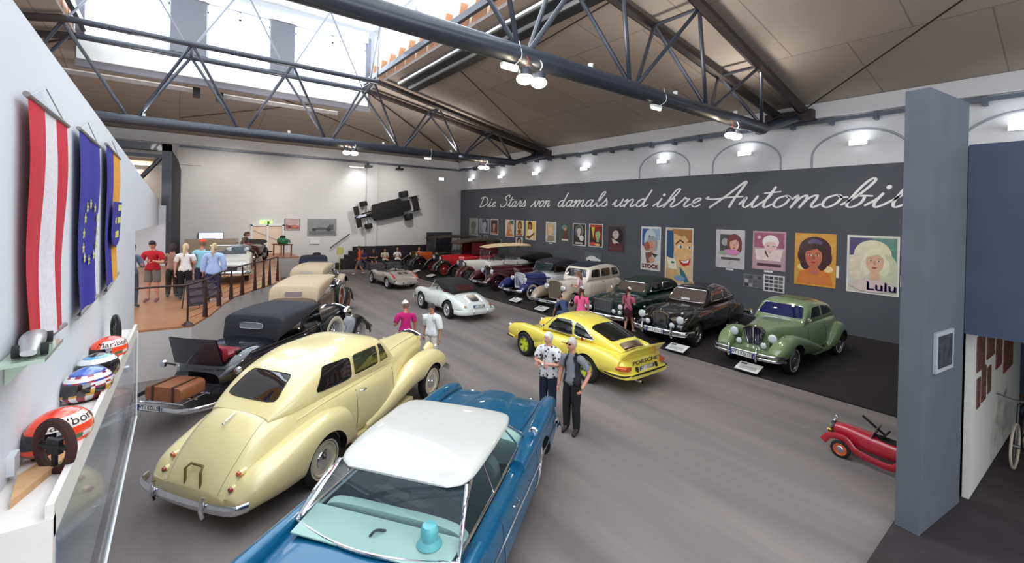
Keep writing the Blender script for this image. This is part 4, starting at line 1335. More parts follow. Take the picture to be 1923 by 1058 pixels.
m = patch(BV, [(-.76, -.16, 2), (-.76, .16, 2), (-.30, .18, 2), (-.30, -.18, 2)], (0, 0, -1), .012, 10, 8); obj('engine_grille', m, DULLMETAL, t)
line(t, BV, [(-.84, -.42, 2), (-.2, -.50, 2), (-.2, .50, 2), (-.84, .42, 2)], (0, 0, -1), .004, mat('seam_grey', (120, 120, 116), rough=.6), 'lid_gap', k=8)
for yy in (-.24, -.28, .24, .28): line(t, BV, [(-.78, yy, 2), (-.3, yy * 1.1, 2)], (0, 0, -1), .010, CHROME, 'lid_trim', off=.006, k=6)
blade(t, [(-.62, .80, .36), (-.88, .72, .35), (-1.04, .45, .35), (-1.06, 0, .35), (-1.04, -.45, .35), (-.88, -.72, .35), (-.62, -.80, .36)], .08, .35, 'rear_bumper', WHT)
blade(t, [(2.75, .78, .38), (3.0, .62, .38), (3.1, .3, .38), (3.12, 0, .38), (3.1, -.3, .38), (3.0, -.62, .38), (2.75, -.78, .38)], .07, .35, 'front_bumper', WHT)
plate(t, (-.98, 0, .54), -1, .46, .10, tilt=.35)
for s_ in (1, -1):
    m = MB(); m.ball((-.90, s_ * .52, .56), .03, .06, .022); obj('tail_lamp', m, ORANGELENS, t)
    m = MB(); m.tube([(-1.1, s_ * .28, .30), (-1.12, s_ * .28, .38), (-1.08, s_ * .28, .46)], .02, 6); obj('overrider', m, CHROME, t)
    headlamp(t, (2.93, s_ * .54, .60), .085, .12)
    line(t, BV, [(.60, s_ * 1.2, .9), (.60, s_ * 1.2, .5), (.66, s_ * 1.2, .26)], (0, -s_, 0), .004)
    line(t, BV, [(1.50, s_ * 1.2, .86), (1.52, s_ * 1.2, .26)], (0, -s_, 0), .004, k=8)
wheels4(t, wb, 1.38, 1.36, style='disc', R=.32, w=.16, rimcol=(186, 188, 190))

# ---- silver spyder
t = car('silver_spyder', 'low open silver racing spyder with red flashes on its rear wings, farther down the aisle', (-20.89, 8.94), 180.6)
b = loft([(-.78, 0, .56, .26, .44, 2.8, 0), (-.66, 0, .66, .24, .62, 2.9, .08), (-.3, 0, .74, .22, .76, 3.0, .1), (.2, 0, .76, .2, .82, 3.2, .1), (.7, 0, .76, .18, .80, 3.4, .06), (1.3, 0, .75, .18, .74, 3.4, .06),
          (1.9, 0, .74, .19, .68, 3.2, .1), (2.4, 0, .70, .21, .60, 3.0, .12), (2.75, 0, .56, .26, .48, 2.7, .1), (2.85, 0, .42, .3, .42, 2.4, 0)], 32, 5)
hau = loft([(-.74, .56, .10, .32, .56, 2.3, 0), (-.4, .58, .15, .34, .72, 2.3, 0), (0, .60, .16, .34, .80, 2.3, 0), (.45, .60, .13, .36, .80, 2.3, 0), (.9, .60, .07, .4, .70, 2.3, 0)], 20, 5)
fw = loft([(1.4, .60, .09, .4, .66, 2.3, 0), (1.9, .58, .14, .34, .74, 2.3, 0), (2.3, .55, .15, .32, .70, 2.3, 0), (2.65, .50, .12, .34, .56, 2.2, 0), (2.75, .48, .07, .38, .48, 2.1, 0)], 20, 5)
body(t, 'body', b, SILV, ovoid_wheelcuts(2.1, .30, .45))
both(t, 'rear_haunch', hau, SILV, [(0, .30, .34, .45, 1.2)])
both(t, 'front_wing', fw, SILV, [(2.1, .30, .34, .45, 1.2)])
BV = bvh_of(b, hau, mirror_y(hau))
m = patch(bvh_of(b), [(.42, -.52, 2), (.42, .52, 2), (1.28, .54, 2), (1.28, -.54, 2)], (0, 0, -1), .012, 10, 6); obj('cockpit', m, mat('cockpit_dark', (34, 32, 34), rough=.7), t)
seat(t, .62, .27, .52, .42, mat('seat_tan', (150, 128, 104), rough=.6), .34); seat(t, .62, -.27, .52, .42, MATS['seat_tan'], .34)
steering(t, 1.05, .27, .80, r=.18)
m = MB(); m.grid([[(1.42 - .16 * v - .30 * u * u, u * .56, .72 + .24 * v) for v in (0, .5, 1)] for u in [k / 6 - 1 for k in range(13)]])
g = obj('windscreen', m, TINT, t)
m = MB(); m.tube([(1.26 - .30 * u * u, u * .56, .96) for u in [k / 6 - 1 for k in range(13)]], .012, 6); obj('window_frame', m, CHROME, g)
m = MB(); m.tube(catmull([(.40, .10, .80), (.38, .12, 1.0), (.38, .27, 1.08), (.38, .42, 1.0), (.40, .44, .80)], 5), .02, 8); obj('roll_bar', m, BLACK, t)
for yy in (-.15, .15):
    m = patch(bvh_of(b), [(-.42, yy - .10, 2), (-.42, yy + .10, 2), (-.12, yy + .10, 2), (-.12, yy - .10, 2)], (0, 0, -1), .012, 8, 10); obj('engine_vent', m, mat('vent_olive', (66, 70, 56), rough=.5), t)
for s_ in (1, -1):
    m = patch(BV, [(-.70, s_ * .54, 2), (-.70, s_ * .64, 2), (.12, s_ * .60, 2), (.12, s_ * .57, 2)], (0, 0, -1), .008, 8, 5); obj('red_flash', m, mat('flash_red', (206, 40, 26), rough=.35, coat=.6), t)
    m = MB(); m.ball((-.74, s_ * .60, .46), .03, .04, .04); obj('tail_lamp', m, REDLENS, t)
    headlamp(t, (2.74, s_ * .48, .47), .075, .1)
plate(t, (-.81, 0, .36), -1, .44, .09)
wheels4(t, 2.1, 1.30, 1.28, style='disc', R=.30, w=.15, rimcol=(176, 178, 180))


# ================================================================== generic pre-war car
def classic(t, wb=3.2, R=.38, hw=.74, belt=1.08, hoodz=1.10, hood_w=(.44, .28), xf=None, xr=None, bodyc=None, wingc=None, hoodc=None, ww=.0, wstyle='disc', rimcol=(200, 200, 200),
            wing='shell', tail=-.75, tailz=.9, wingw=.26, track=1.42, gr=dict(), lampz=.86, lampy=.38, lampx=None, lampr=.115, bump=True, rbump=True, scr=(0, .36), topc=None, top=None, text='WT 1 KOLLER',
            doors=2, boardc=None, spare=False, w=.15, fplate=True, lip=.05, wingtop=None, bn=4.0, rplate=False):
    xf = xf if xf is not None else wb * .60
    xr = xr if xr is not None else wb + .08
    boardc = boardc or wingc; hoodc = hoodc or bodyc
    tub = loft([(tail, 0, hw * .70, .38, tailz, bn, .06), (tail + .25, 0, hw * .92, .36, (tailz + belt) / 2 + .04, bn, .05), (tail + .6, 0, hw, .36, belt, bn, .04), (wb * .35, 0, hw, .36, belt, bn, .04), (xf - .15, 0, hw * .92, .36, belt, bn, .05), (xf + .1, 0, hood_w[0] + .06, .38, hoodz + .01, bn * .9, .1)], 32, 4)
    obj('body', tub, bodyc, t)
    hd = loft([(xf + .02, 0, hood_w[0] + .04, .40, hoodz + .01, 3.4, .14), ((xf + xr) / 2, 0, sum(hood_w) / 2 + .02, .42, hoodz, 3.2, .14), (xr - .05, 0, hood_w[1], .44, hoodz - .01, 3.2, .12)], 28, 5)
    obj('bonnet', hd, hoodc, t)
    HB = bvh_of(hd); TBV = bvh_of(tub)
    line(t, HB, [(xf + .04, 0, 2), (xr - .07, 0, 2)], (0, 0, -1), .007, CHROME, 'bonnet_hinge', off=.002, k=10)
    for s_ in (1, -1):
        m = MB()
        for k in range(11):
            x = xf + .2 + (xr - xf - .5) * k / 10
            strip(HB, [(x, s_ * 1.0, hoodz - .16), (x + .03, s_ * 1.0, hoodz - .38)], (0, -s_, 0), .006, .002, 4, m)
        obj('bonnet_louvres', m, hoodc, t)
        for k in range(doors):
            x = xf - .18 - k * .95
            line(t, TBV, [(x, s_ * 1.2, belt - .04), (x, s_ * 1.2, .7), (x - .02, s_ * 1.2, .44)], (0, -s_, 0), .004)
            handle(t, (x - .72, s_ * hw * 1.0, belt - .12), .11, side=s_)
        line(t, TBV, [(tail + .4, s_ * 1.2, belt - .09), (xf - .2, s_ * 1.2, belt - .09)], (0, -s_, 0), .008, CHROME, 'belt_trim', k=10)
    fr = dict(x=xr + .02, z0=.44, z1=hoodz + .03, wt=hood_w[1] + .01, wb_=hood_w[1] - .02); fr.update(gr)
    grille(t, **fr)
    cy = track / 2
    yo = cy + wingw / 2 + .02; yi = cy - wingw / 2 - .06
    wt = wingtop or (2 * R + .13)
    if wing == 'shell':
        fp = [(wb + R + .28, R * .95), (wb + R + .16, R * 1.6), (wb + R * .5, wt - .03), (wb, wt), (wb - R * .8, wt - .10), (wb - R * 1.7, R * 1.15), (wb - R * 2.6, .42), (wb - R * 3.2, .36)]
        m = fender_shell(fp, yi - .05, yo, lip=lip); both(t, 'front_wing', m, wingc)
        rp = [(R * 2.4, .36), (R * 1.75, .46), (R * 1.2, R * 1.55), (R * .5, wt - .05), (0, wt - .01), (-R * .7, wt - .1), (-R * 1.2, R * 1.3), (-R * 1.45, R * .75)]
        m = fender_shell(rp, yi, yo, lip=lip); both(t, 'rear_wing', m, wingc)
    else:
        f = loft([(wb - 1.5, cy + .02, .06, .34, .42, 2.4, 0), (wb - 1.0, cy, .13, .34, .56, 2.4, 0), (wb - .5, cy - .02, .18, .38, wt - .12, 2.4, 0), (wb, cy - .03, .20, .40, wt, 2.4, 0), (wb + .32, cy - .04, .20, .40, wt - .06, 2.4, 0), (wb + .56, cy - .06, .17, .38, wt - .24, 2.3, 0), (wb + .70, cy - .08, .09, .40, wt - .42, 2.2, 0)], 26, 5)
        both(t, 'front_wing', f, wingc, [(wb, R, R + .045, cy - .06, 1.3)])
        r_ = loft([(-.85, cy - .06, .08, .34, .46, 2.4, 0), (-.6, cy - .04, .16, .32, .68, 2.4, 0), (-.25, cy, .19, .32, wt - .10, 2.5, 0), (.05, cy + .02, .19, .32, wt - .03, 2.5, 0), (.35, cy + .02, .17, .32, wt - .12, 2.5, 0), (.58, cy + .02, .12, .32, .6, 2.4, 0), (.70, cy + .01, .07, .33, .44, 2.4, 0)], 26, 5)
        both(t, 'rear_wing', r_, wingc, [(0, R, R + .045, cy + .01, 1.3)])
    m = MB(); m.box(R * 1.7, wb - R * 1.9, hw - .06, yo - .01, .33, .375); both(t, 'running_board', m, boardc)
    lx = lampx if lampx is not None else wb + .12
    for s_ in (1, -1): headlamp(t, (lx, s_ * lampy, lampz), lampr, .2, (lx - .08, s_ * (lampy - .1), lampz - .22))
    if bump:
        xb = wb + R + .42
        blade(t, [(xb - .14, .84, .45), (xb - .02, .6, .44), (xb, 0, .44), (xb - .02, -.6, .44), (xb - .14, -.84, .45)], .045, .35)
        for s_ in (1, -1):
            m = MB(); m.tube([(wb + .2, s_ * .3, .42), (xb - .02, s_ * .34, .43)], .018, 6); obj('bumper_iron', m, DULLMETAL, t)
        if fplate: plate(t, (xb + .05, 0, .45), 1, .5, .11, text=text)
    if rbump:
        xb = min(tail, -R * 1.4) - .12
        blade(t, [(xb + .12, .80, .42), (xb, .5, .42), (xb, -.5, .42), (xb + .12, -.80, .42)], .04, .35)
    for x in (0, wb):
        m = MB(); m.tube([(x, -cy, R), (x, cy, R)], .035, 8); obj('axle', m, BLACK, t)
    wheels4(t, wb, track, track, style=wstyle, R=R, w=w, ww=ww, rimcol=rimcol)
    if spare:
        for s_ in (1, -1): wheel(t, xf + .22, s_ * (hood_w[0] + .26), wstyle, R, w, ww, rimcol, z=R + .36, name='spare_wheel')
    return tub, hd


def softtop(t, st, mt, rear=None, name='soft_top', frame=CHROME, p=5, glass=None):
    tp = loft(st, 32, 5)
    o = obj(name, tp, mt, t)
    if rear:
        window(t, bvh_of(tp), [rear], (1, 0, 0), frame, name='rear_window', p=p, glass=glass)
    return tp


def flatscreen(t, x, z0, z1, hw, lean=.12, frame=CHROME, split=False):
    m = MB(); m.add([(x, -hw, z0), (x, hw, z0), (x - lean, hw * .96, z1), (x - lean, -hw * .96, z1)], [(0, 1, 2, 3)])
    g = obj('windscreen', m, TINT, t, False)
    m = MB(); m.tube([(x, -hw, z0), (x, hw, z0), (x - lean, hw * .96, z1), (x - lean, -hw * .96, z1)], .018, 6, closed=True)
    if split: m.tube([(x, 0, z0), (x - lean, 0, z1)], .014, 6)
    obj('window_frame', m, frame, g)


# ---- black roadster with open rumble seat
NAVYB = mat('paint_midnight', (9, 10, 19), rough=0.25, coat=1.0)
t = car('black_roadster', 'midnight-black vintage roadster with black soft top, open rumble seat and tan trunk on its rack', (-10.5, 1.0), 133)
TOPB = mat('soft_top_charcoal', (46, 47, 54), rough=.9, noise=.06, scale=18)
classic(t, wb=3.45, R=.39, hw=.72, belt=1.10, hoodz=1.14, hood_w=(.46, .30), xf=2.05, xr=3.5, bodyc=NAVYB, wingc=NAVYB, ww=.85, wstyle='wire', rimcol=(190, 190, 192), tail=-.95, tailz=.80,
        track=1.46, gr=dict(shape='temple'), lampz=.98, lampy=.36, lampr=.13, doors=1, spare=True, rbump=False)
tp = softtop(t, [(.34, 0, .66, 1.0, 1.10, 4, 0), (.38, 0, .68, 1.04, 1.36, 5, .02), (.44, 0, .72, 1.06, 1.53, 5, .03), (1.1, 0, .72, 1.26, 1.60, 5, .04), (1.75, 0, .67, 1.46, 1.58, 4.5, .03), (1.92, 0, .62, 1.48, 1.53, 4, 0)], TOPB,
             [(-2, -.27, 1.26), (-2, .27, 1.26), (-2, .27, 1.38), (-2, -.27, 1.38)], glass=mat('glass_grey', (120, 124, 126), rough=.1, coat=.5))
flatscreen(t, 1.98, 1.12, 1.50, .58)
for s_ in (1, -1):
    m = MB(); m.add([(.95, s_ * .71, 1.1), (1.86, s_ * .67, 1.1), (1.80, s_ * .63, 1.47), (1.05, s_ * .69, 1.30)], [(0, 1, 2, 3)]); obj('side_window', m, GLASS, t, False)
m = MB(); m.box(-.55, .12, -.48, .48, 1.02, 1.085); obj('rumble_well', m, CAVITY, t, False)
m = MB(); m.grid([[(-.90 - .16 * v - .05 * math.cos(u * 1.4), u * .52 * (1 - .06 * v), .92 + .52 * v) for v in (0, .33, .66, 1)] for u in [k / 6 - 1 for k in range(13)]])
m.grid([[(-.87 - .16 * v - .05 * math.cos(u * 1.4), u * .52 * (1 - .06 * v), .92 + .52 * v) for v in (0, .33, .66, 1)] for u in [k / 6 - 1 for k in range(13)]])
obj('rumble_lid', m, mat('lid_dark', (40, 34, 44), rough=.4, coat=.5), t)
b = loft([(-.84, 0, .44, .92, 1.26, 4, 0), (-.74, 0, .46, .9, 1.24, 4, 0)], 16, 2)
b2 = loft([(-.76, 0, .45, .98, 1.10, 4, 0), (-.35, 0, .45, .98, 1.10, 4, 0)], 16, 2); b.add(b2.v, b2.f)
obj('rumble_seat', b, mat('leather_crimson', (128, 22, 40), rough=.4), t)
m = MB()
for y in (-.34, .34): m.tube([(-.9, y, .50), (-1.62, y, .50)], .018, 6)
for x in (-1.1, -1.35, -1.62): m.tube([(x, -.42, .50), (x, .42, .50)], .015, 6)
obj('luggage_rack', m, CHROME, t)
blade(t, [(-1.05, .82, .46), (-1.42, .78, .44), (-1.70, .46, .43), (-1.70, 0, .43), (-1.70, -.46, .43), (-1.42, -.78, .44), (-1.05, -.82, .46)], .045, .35)
plate(t, (-1.74, .12, .46), -1, .46, .11)
for s_ in (1, -1):
    m = MB(); m.lathe([(.001, -.06), (.06, -.05), (.07, 0), (.001, .05)], (-.86, s_ * .80, .86), 'x', 14); m.tube([(-.82, s_ * .80, .86), (-.7, s_ * .72, .78)], .02, 6); obj('tail_lamp', m, CHROME, t)
tr = MB(); lo = loft([(-1.60, 0, .36, .522, .76, 6, .02), (-1.12, 0, .36, .522, .78, 6, .02)], 24, 3); lo.v = [(x, y, z) for x, y, z in lo.v]
M0 = Matrix.Translation((-10.5, 1.0, 0)) @ Matrix.Rotation(math.radians(133), 4, 'Z')
tk = thing('travel_trunk', 'tan leather travel trunk strapped on the rear rack of the black roadster', 'trunk', M0 @ Vector((-1.36, 0, .522)), math.radians(133))
lo.v = [(x + 1.36, y, z - .522) for x, y, z in lo.v]
LEATH = mat('tan_leather', (150, 92, 60), rough=.55, noise=.15, scale=10)
obj('case', lo, LEATH, tk)
for y in (-.2, .2):
    m = MB(); m.box(-.25, .25, y - .02, y + .02, .256, .262); m.box(-.252, -.245, y - .02, y + .02, 0, .256); obj('strap', m, mat('strap_brown', (70, 42, 30), rough=.6), tk, False)

# ---- tan-topped cabriolet with dark wings
DKG = mat('paint_bottle', (30, 34, 36), rough=.25, coat=1.0)
BRN = mat('paint_brown_red', (112, 46, 30), rough=.25, coat=1.0)
TOPT = mat('soft_top_tan', (196, 174, 146), rough=.9, noise=.05, scale=16)
t = car('tan_top_tourer', 'vintage tourer with tall tan soft top and brown-red wheels, beyond the black roadster', (-14.65, 2.98), 151)
classic(t, wb=3.15, R=.40, hw=.74, belt=1.16, hoodz=1.18, hood_w=(.44, .30), xf=1.95, xr=3.2, bodyc=mat('paint_beige_body', (120, 100, 78), rough=.3, coat=.9), hoodc=DKG, wingc=DKG, ww=.85, wstyle='wood', rimcol=(150, 56, 40), tail=-.85, tailz=1.0,
        track=1.46, gr=dict(shape='arch'), lampz=1.02, lampy=.40, lampr=.14, doors=1, spare=True)
softtop(t, [(-.52, 0, .66, .98, 1.10, 4, 0), (-.46, 0, .70, 1.0, 1.34, 5, .02), (-.34, 0, .73, 1.02, 1.54, 5, .03), (.8, 0, .72, 1.3, 1.63, 5, .04), (1.7, 0, .66, 1.5, 1.60, 4.5, .03), (1.85, 0, .62, 1.52, 1.56, 4, 0)], TOPT,
        [(-2, -.25, 1.20), (-2, .25, 1.20), (-2, .25, 1.38), (-2, -.25, 1.38)], glass=mat('celluloid_mauve', (138, 118, 120), rough=.3), frame=TOPT)
flatscreen(t, 1.95, 1.16, 1.54, .58)
rb = loft([(-.95, 0, .52, .86, 1.12, 3, 0), (-.6, 0, .66, .86, 1.2, 3, 0), (-.3, 0, .70, .9, 1.2, 3, 0)], 20, 3); obj('folded_hood_cover', rb, mat('cover_brown', (92, 74, 60), rough=.8), t)

# ---- cream cabriolet beyond
t = car('cream_cabriolet', 'cream vintage cabriolet with pale tan soft top, behind the tall tan-topped tourer', (-19.5, 4.28), 149)
CRM2 = mat('paint_cream_white', (226, 212, 186), rough=.28, coat=1.0)
classic(t, wb=2.65, R=.35, hw=.72, belt=1.05, hoodz=1.05, hood_w=(.46, .30), bodyc=CRM2, wingc=CRM2, wing='pod', ww=.0, rimcol=(200, 190, 170), tail=-.85, tailz=.85, gr=dict(shape='arch'), doors=1, lampy=.5)
softtop(t, [(-.2, 0, .60, .96, 1.08, 4, 0), (-.12, 0, .66, .98, 1.32, 4.5, .03), (.1, 0, .69, 1.0, 1.46, 4.5, .06), (.8, 0, .69, 1.1, 1.52, 5, .06), (1.5, 0, .64, 1.36, 1.49, 4.5, .03), (1.62, 0, .60, 1.38, 1.44, 4, 0)], mat('soft_top_pale', (206, 184, 156), rough=.9, noise=.05, scale=16),
        [(-2, -.26, 1.2), (-2, .26, 1.2), (-2, .25, 1.28), (-2, -.25, 1.28)], glass=mat('glass_pale', (190, 190, 186), rough=.2), frame=TOPT)
flatscreen(t, 1.75, 1.05, 1.5, .56)

# ---- navy cabriolet at the end of the left row
t = car('navy_cabriolet', 'small dark navy cabriolet with slit rear window, last in the left row', (-23.65, 5.45), 165)
NAVY = mat('paint_navy', (28, 34, 58), rough=.28, coat=1.0)
classic(t, wb=2.6, R=.33, hw=.68, belt=.98, hoodz=.98, hood_w=(.42, .28), bodyc=NAVY, wingc=NAVY, wing='pod', rimcol=(150, 152, 160), tail=-.75, tailz=.8, gr=dict(shape='arch'), doors=1, track=1.3, lampy=.46)
softtop(t, [(-.3, 0, .58, .9, 1.0, 4, 0), (-.22, 0, .63, .92, 1.24, 4.5, .03), (0, 0, .66, .95, 1.44, 4.5, .06), (.7, 0, .66, 1.05, 1.50, 5, .06), (1.3, 0, .60, 1.3, 1.44, 4.5, .03)], mat('soft_top_navy', (46, 48, 68), rough=.9, noise=.05, scale=16),
        [(-2, -.24, 1.14), (-2, .24, 1.14), (-2, .24, 1.20), (-2, -.24, 1.20)], glass=mat('glass_pale', (190, 190, 186), rough=.2), frame=WHITE, p=4)
flatscreen(t, 1.5, .98, 1.4, .52)
# ================================================================== right-hand row, noses towards the aisle
# ---- sage green saloon
SAGE = mat('paint_sage', (126, 146, 104), rough=.28, coat=1.0, noise=.01, scale=2)
t = car('green_saloon', 'sage green vintage saloon with chrome twin bumper bars, nearest of the right row', (-4.96, 14.85, .03), -91.5)
tub = loft([(-.9, 0, .50, .36, .80, 3, .1), (-.6, 0, .66, .34, 1.02, 3.4, .12), (-.2, 0, .76, .34, 1.12, 4, .1), (.5, 0, .82, .32, 1.15, 4.5, .08), (1.4, 0, .80, .32, 1.14, 4.5, .08), (1.9, 0, .68, .36, 1.14, 4, .12), (2.5, 0, .50, .40, 1.12, 3.4, .14), (3.15, 0, .36, .44, 1.06, 3.2, .14)], 36, 5)
obj('body', tub, SAGE, t)
cab = loft([(-.62, 0, .46, .92, 1.04, 2.8, 0), (-.3, 0, .60, .95, 1.28, 3, .1), (.1, 0, .68, 1.0, 1.48, 3.4, .14), (.6, 0, .70, 1.0, 1.57, 3.6, .16), (1.1, 0, .70, 1.0, 1.59, 3.8, .16), (1.45, 0, .68, 1.0, 1.55, 3.8, .14), (1.62, 0, .66, 1.0, 1.42, 3.8, .1), (1.88, 0, .62, 1.0, 1.12, 3.6, 0)], 36, 5)
obj('cabin', cab, SAGE, t)
CBV = bvh_of(cab); TBV = bvh_of(tub)
window(t, CBV, [[(3, -.56, 1.17), (3, .56, 1.17), (3, .48, 1.47), (3, -.48, 1.47)]], (-1, 0, 0), CHROME, name='windscreen', glass=mat('glass_blue', (24, 34, 84), rough=.04, coat=1.0), p=12)
sidewin(t, CBV, [[(.92, 1.18), (1.56, 1.18), (1.40, 1.44), (.92, 1.46)], [(.1, 1.2), (.86, 1.18), (.86, 1.46), (.34, 1.42)]], SAGE, fs=.7)
sr = MB(); sr.box(.65, 1.2, -.34, .34, 1.585, 1.592); obj('sunroof', sr, mat('sunroof_edge', (96, 108, 80), rough=.4), t, False)
for s_ in (1, -1):
    line(t, TBV, [(1.72, s_ * 1.2, 1.1), (1.74, s_ * 1.2, .7), (1.7, s_ * 1.2, .40)], (0, -s_, 0), .004)
    line(t, TBV, [(.88, s_ * 1.2, 1.1), (.88, s_ * 1.2, .7), (.88, s_ * 1.2, .40)], (0, -s_, 0), .004)
    handle(t, (1.0, s_ * .80, .98), .12, side=s_)
    mirror(t, (1.86, s_ * .74, 1.20), s_, .05)
    headlamp(t, (3.28, s_ * .47, .86), .115, .28, tint=SAGE)
    headlamp(t, (3.36, s_ * .30, .66), .08, .16, (3.2, s_ * .26, .5))
    m = MB(); m.ball((3.2, s_ * .69, .95), .05, .02, .022); obj('side_lamp', m, CHROME, t)
f = loft([(1.2, .76, .08, .34, .44, 2.4, 0), (1.7, .74, .13, .34, .62, 2.4, 0), (2.3, .71, .18, .38, .82, 2.4, 0), (2.85, .68, .21, .40, .93, 2.4, 0), (3.2, .66, .21, .40, .87, 2.4, 0), (3.45, .63, .18, .38, .72, 2.3, 0), (3.58, .60, .12, .40, .58, 2.2, 0)], 26, 5)
both(t, 'front_wing', f, SAGE, [(2.85, .35, .40, .62, 1.2)])
r_ = loft([(-.95, .62, .08, .34, .46, 2.4, 0), (-.7, .66, .16, .30, .68, 2.4, 0), (-.3, .72, .19, .30, .88, 2.5, 0), (.05, .75, .19, .30, .95, 2.5, 0), (.4, .76, .17, .30, .86, 2.5, 0), (.65, .76, .12, .30, .64, 2.4, 0), (.8, .76, .07, .31, .44, 2.4, 0)], 26, 5)
both(t, 'rear_wing', r_, SAGE, [(0, .35, .38, .84, 1.2)])
m = MB(); m.box(.6, 1.7, .62, .84, .30, .36); both(t, 'running_board', m, SAGE)
grille(t, 3.24, .42, 1.08, .25, .15, .10, 13, 'shield', mid=True, core=mat('grille_violet', (58, 52, 84), rough=.35, metal=.5))
ap = loft([(3.1, 0, .55, .36, .62, 3, 0), (3.4, 0, .50, .38, .55, 3, 0)], 20, 3); obj('front_apron', ap, SAGE, t)
for zz, w in ((.43, .88), (.53, .86)):
    blade(t, [(3.50, w, zz), (3.72, w * .75, zz), (3.78, 0, zz), (3.72, -w * .75, zz), (3.50, -w, zz)], .033, .4)
plate(t, (3.84, 0, .48), 1, .56, .125)
for s_ in (1, -1):
    m = MB(); m.tube([(3.80, s_ * .33, .36), (3.84, s_ * .33, .48), (3.80, s_ * .33, .62)], .028, 8); m.ball((3.80, s_ * .33, .63), .035); obj('overrider', m, CHROME, t)
wheels4(t, 2.85, 1.44, 1.50, style='cap', R=.35, w=.16, ww=.35)

# ---- black saloon
BLK = mat('paint_black', (14, 13, 14), rough=.22, coat=1.0)
t = car('black_saloon', 'glossy black saloon with tall chrome grille and four round lamps, beside the green saloon', (-7.95, 15.0, .03), -84)
b = loft([(-1.2, 0, .50, .40, .70, 3, .1), (-1.0, 0, .66, .34, .88, 3.2, .12), (-.5, 0, .80, .30, 1.02, 3.4, .14), (.3, 0, .89, .28, 1.08, 4, .12), (1.4, 0, .90, .28, 1.08, 4, .12), (2.1, 0, .88, .28, 1.06, 3.6, .16), (2.8, 0, .84, .30, 1.0, 3.2, .22), (3.3, 0, .70, .34, .92, 3, .28), (3.55, 0, .48, .38, .84, 2.8, .3)], 40, 5)
body(t, 'body', b, BLK, [(2.95, .36, .41, .6, 1.2), (2.95, .36, .41, -1.2, -.6)])
cab = loft([(-.75, 0, .5, .9, 1.02, 2.8, 0), (-.4, 0, .62, .92, 1.26, 3, .1), (.1, 0, .70, .95, 1.48, 3.4, .14), (.7, 0, .72, 1.0, 1.58, 3.6, .16), (1.3, 0, .70, 1.0, 1.57, 3.6, .16), (1.6, 0, .68, 1.0, 1.48, 3.6, .12), (2.15, 0, .62, .98, 1.05, 3.2, 0)], 36, 5)
obj('cabin', cab, BLK, t)
CBV = bvh_of(cab); TBV = bvh_of(b)
GB = mat('glass_warm_grey', (88, 78, 74), rough=.06, coat=1.0)
window(t, CBV, [[(3, -.60, 1.12), (3, .60, 1.12), (3, .50, 1.46), (3, -.50, 1.46)]], (-1, 0, 0), CHROME, name='windscreen', glass=GB, p=10)
sidewin(t, CBV, [[(.86, 1.14), (1.70, 1.14), (1.48, 1.45), (.86, 1.47)], [(-.1, 1.16), (.80, 1.14), (.80, 1.47), (.22, 1.42)]], CHROME, glass=GB)
fw = loft([(1.5, .70, .10, .4, .84, 2.3, 0), (2.2, .68, .17, .38, .98, 2.3, 0), (2.9, .66, .20, .38, 1.0, 2.3, 0), (3.35, .62, .19, .36, .90, 2.3, 0), (3.62, .58, .14, .38, .74, 2.2, 0), (3.7, .56, .08, .44, .64, 2.1, 0)], 24, 5)
both(t, 'front_wing', fw, BLK, [(2.95, .36, .41, .6, 1.2)])
rw = loft([(-1.15, .58, .10, .34, .60, 2.4, 0), (-.6, .70, .17, .28, .86, 2.4, 0), (0, .76, .18, .27, .96, 2.5, 0), (.5, .78, .14, .28, .84, 2.4, 0), (.8, .80, .08, .3, .6, 2.4, 0)], 24, 5)
both(t, 'rear_wing', rw, BLK)
grille(t, 3.66, .44, 1.0, .24, .20, .14, 13, 'arch', core=mat('grille_steel', (110, 116, 128), rough=.25, metal=.8))
for s_ in (1, -1):
    headlamp(t, (3.66, s_ * .60, .84), .12, .18); headlamp(t, (3.70, s_ * .38, .66), .085, .12)
    headlamp(t, (3.52, s_ * .60, 1.02), .035, .08, name='side_lamp')
    m = MB(); m.tube([(3.86, s_ * .45, .36), (3.93, s_ * .45, .5), (3.86, s_ * .45, .66)], .035, 8); obj('overrider', m, CHROME, t)
blade(t, [(3.5, .95, .50), (3.78, .78, .48), (3.88, .3, .48), (3.88, -.3, .48), (3.78, -.78, .48), (3.5, -.95, .50)], .075, .35)
blade(t, [(-1.0, .9, .48), (-1.3, .6, .48), (-1.35, 0, .48), (-1.3, -.6, .48), (-1.0, -.9, .48)], .07, .35)
plate(t, (3.97, .0, .50), 1, .56, .125, text='WT 1 KOLLER')
m = MB(); m.ball((3.62, 0, 1.05), .05, .02, .04); obj('mascot', m, CHROME, t)
m = MB(); m.box(2.02, 2.03, -.15, .12, 1.13, 1.22); obj('sun_card', m, WHITE, t, False)
wheels4(t, 2.95, 1.46, 1.46, style='cap', R=.36, w=.17)

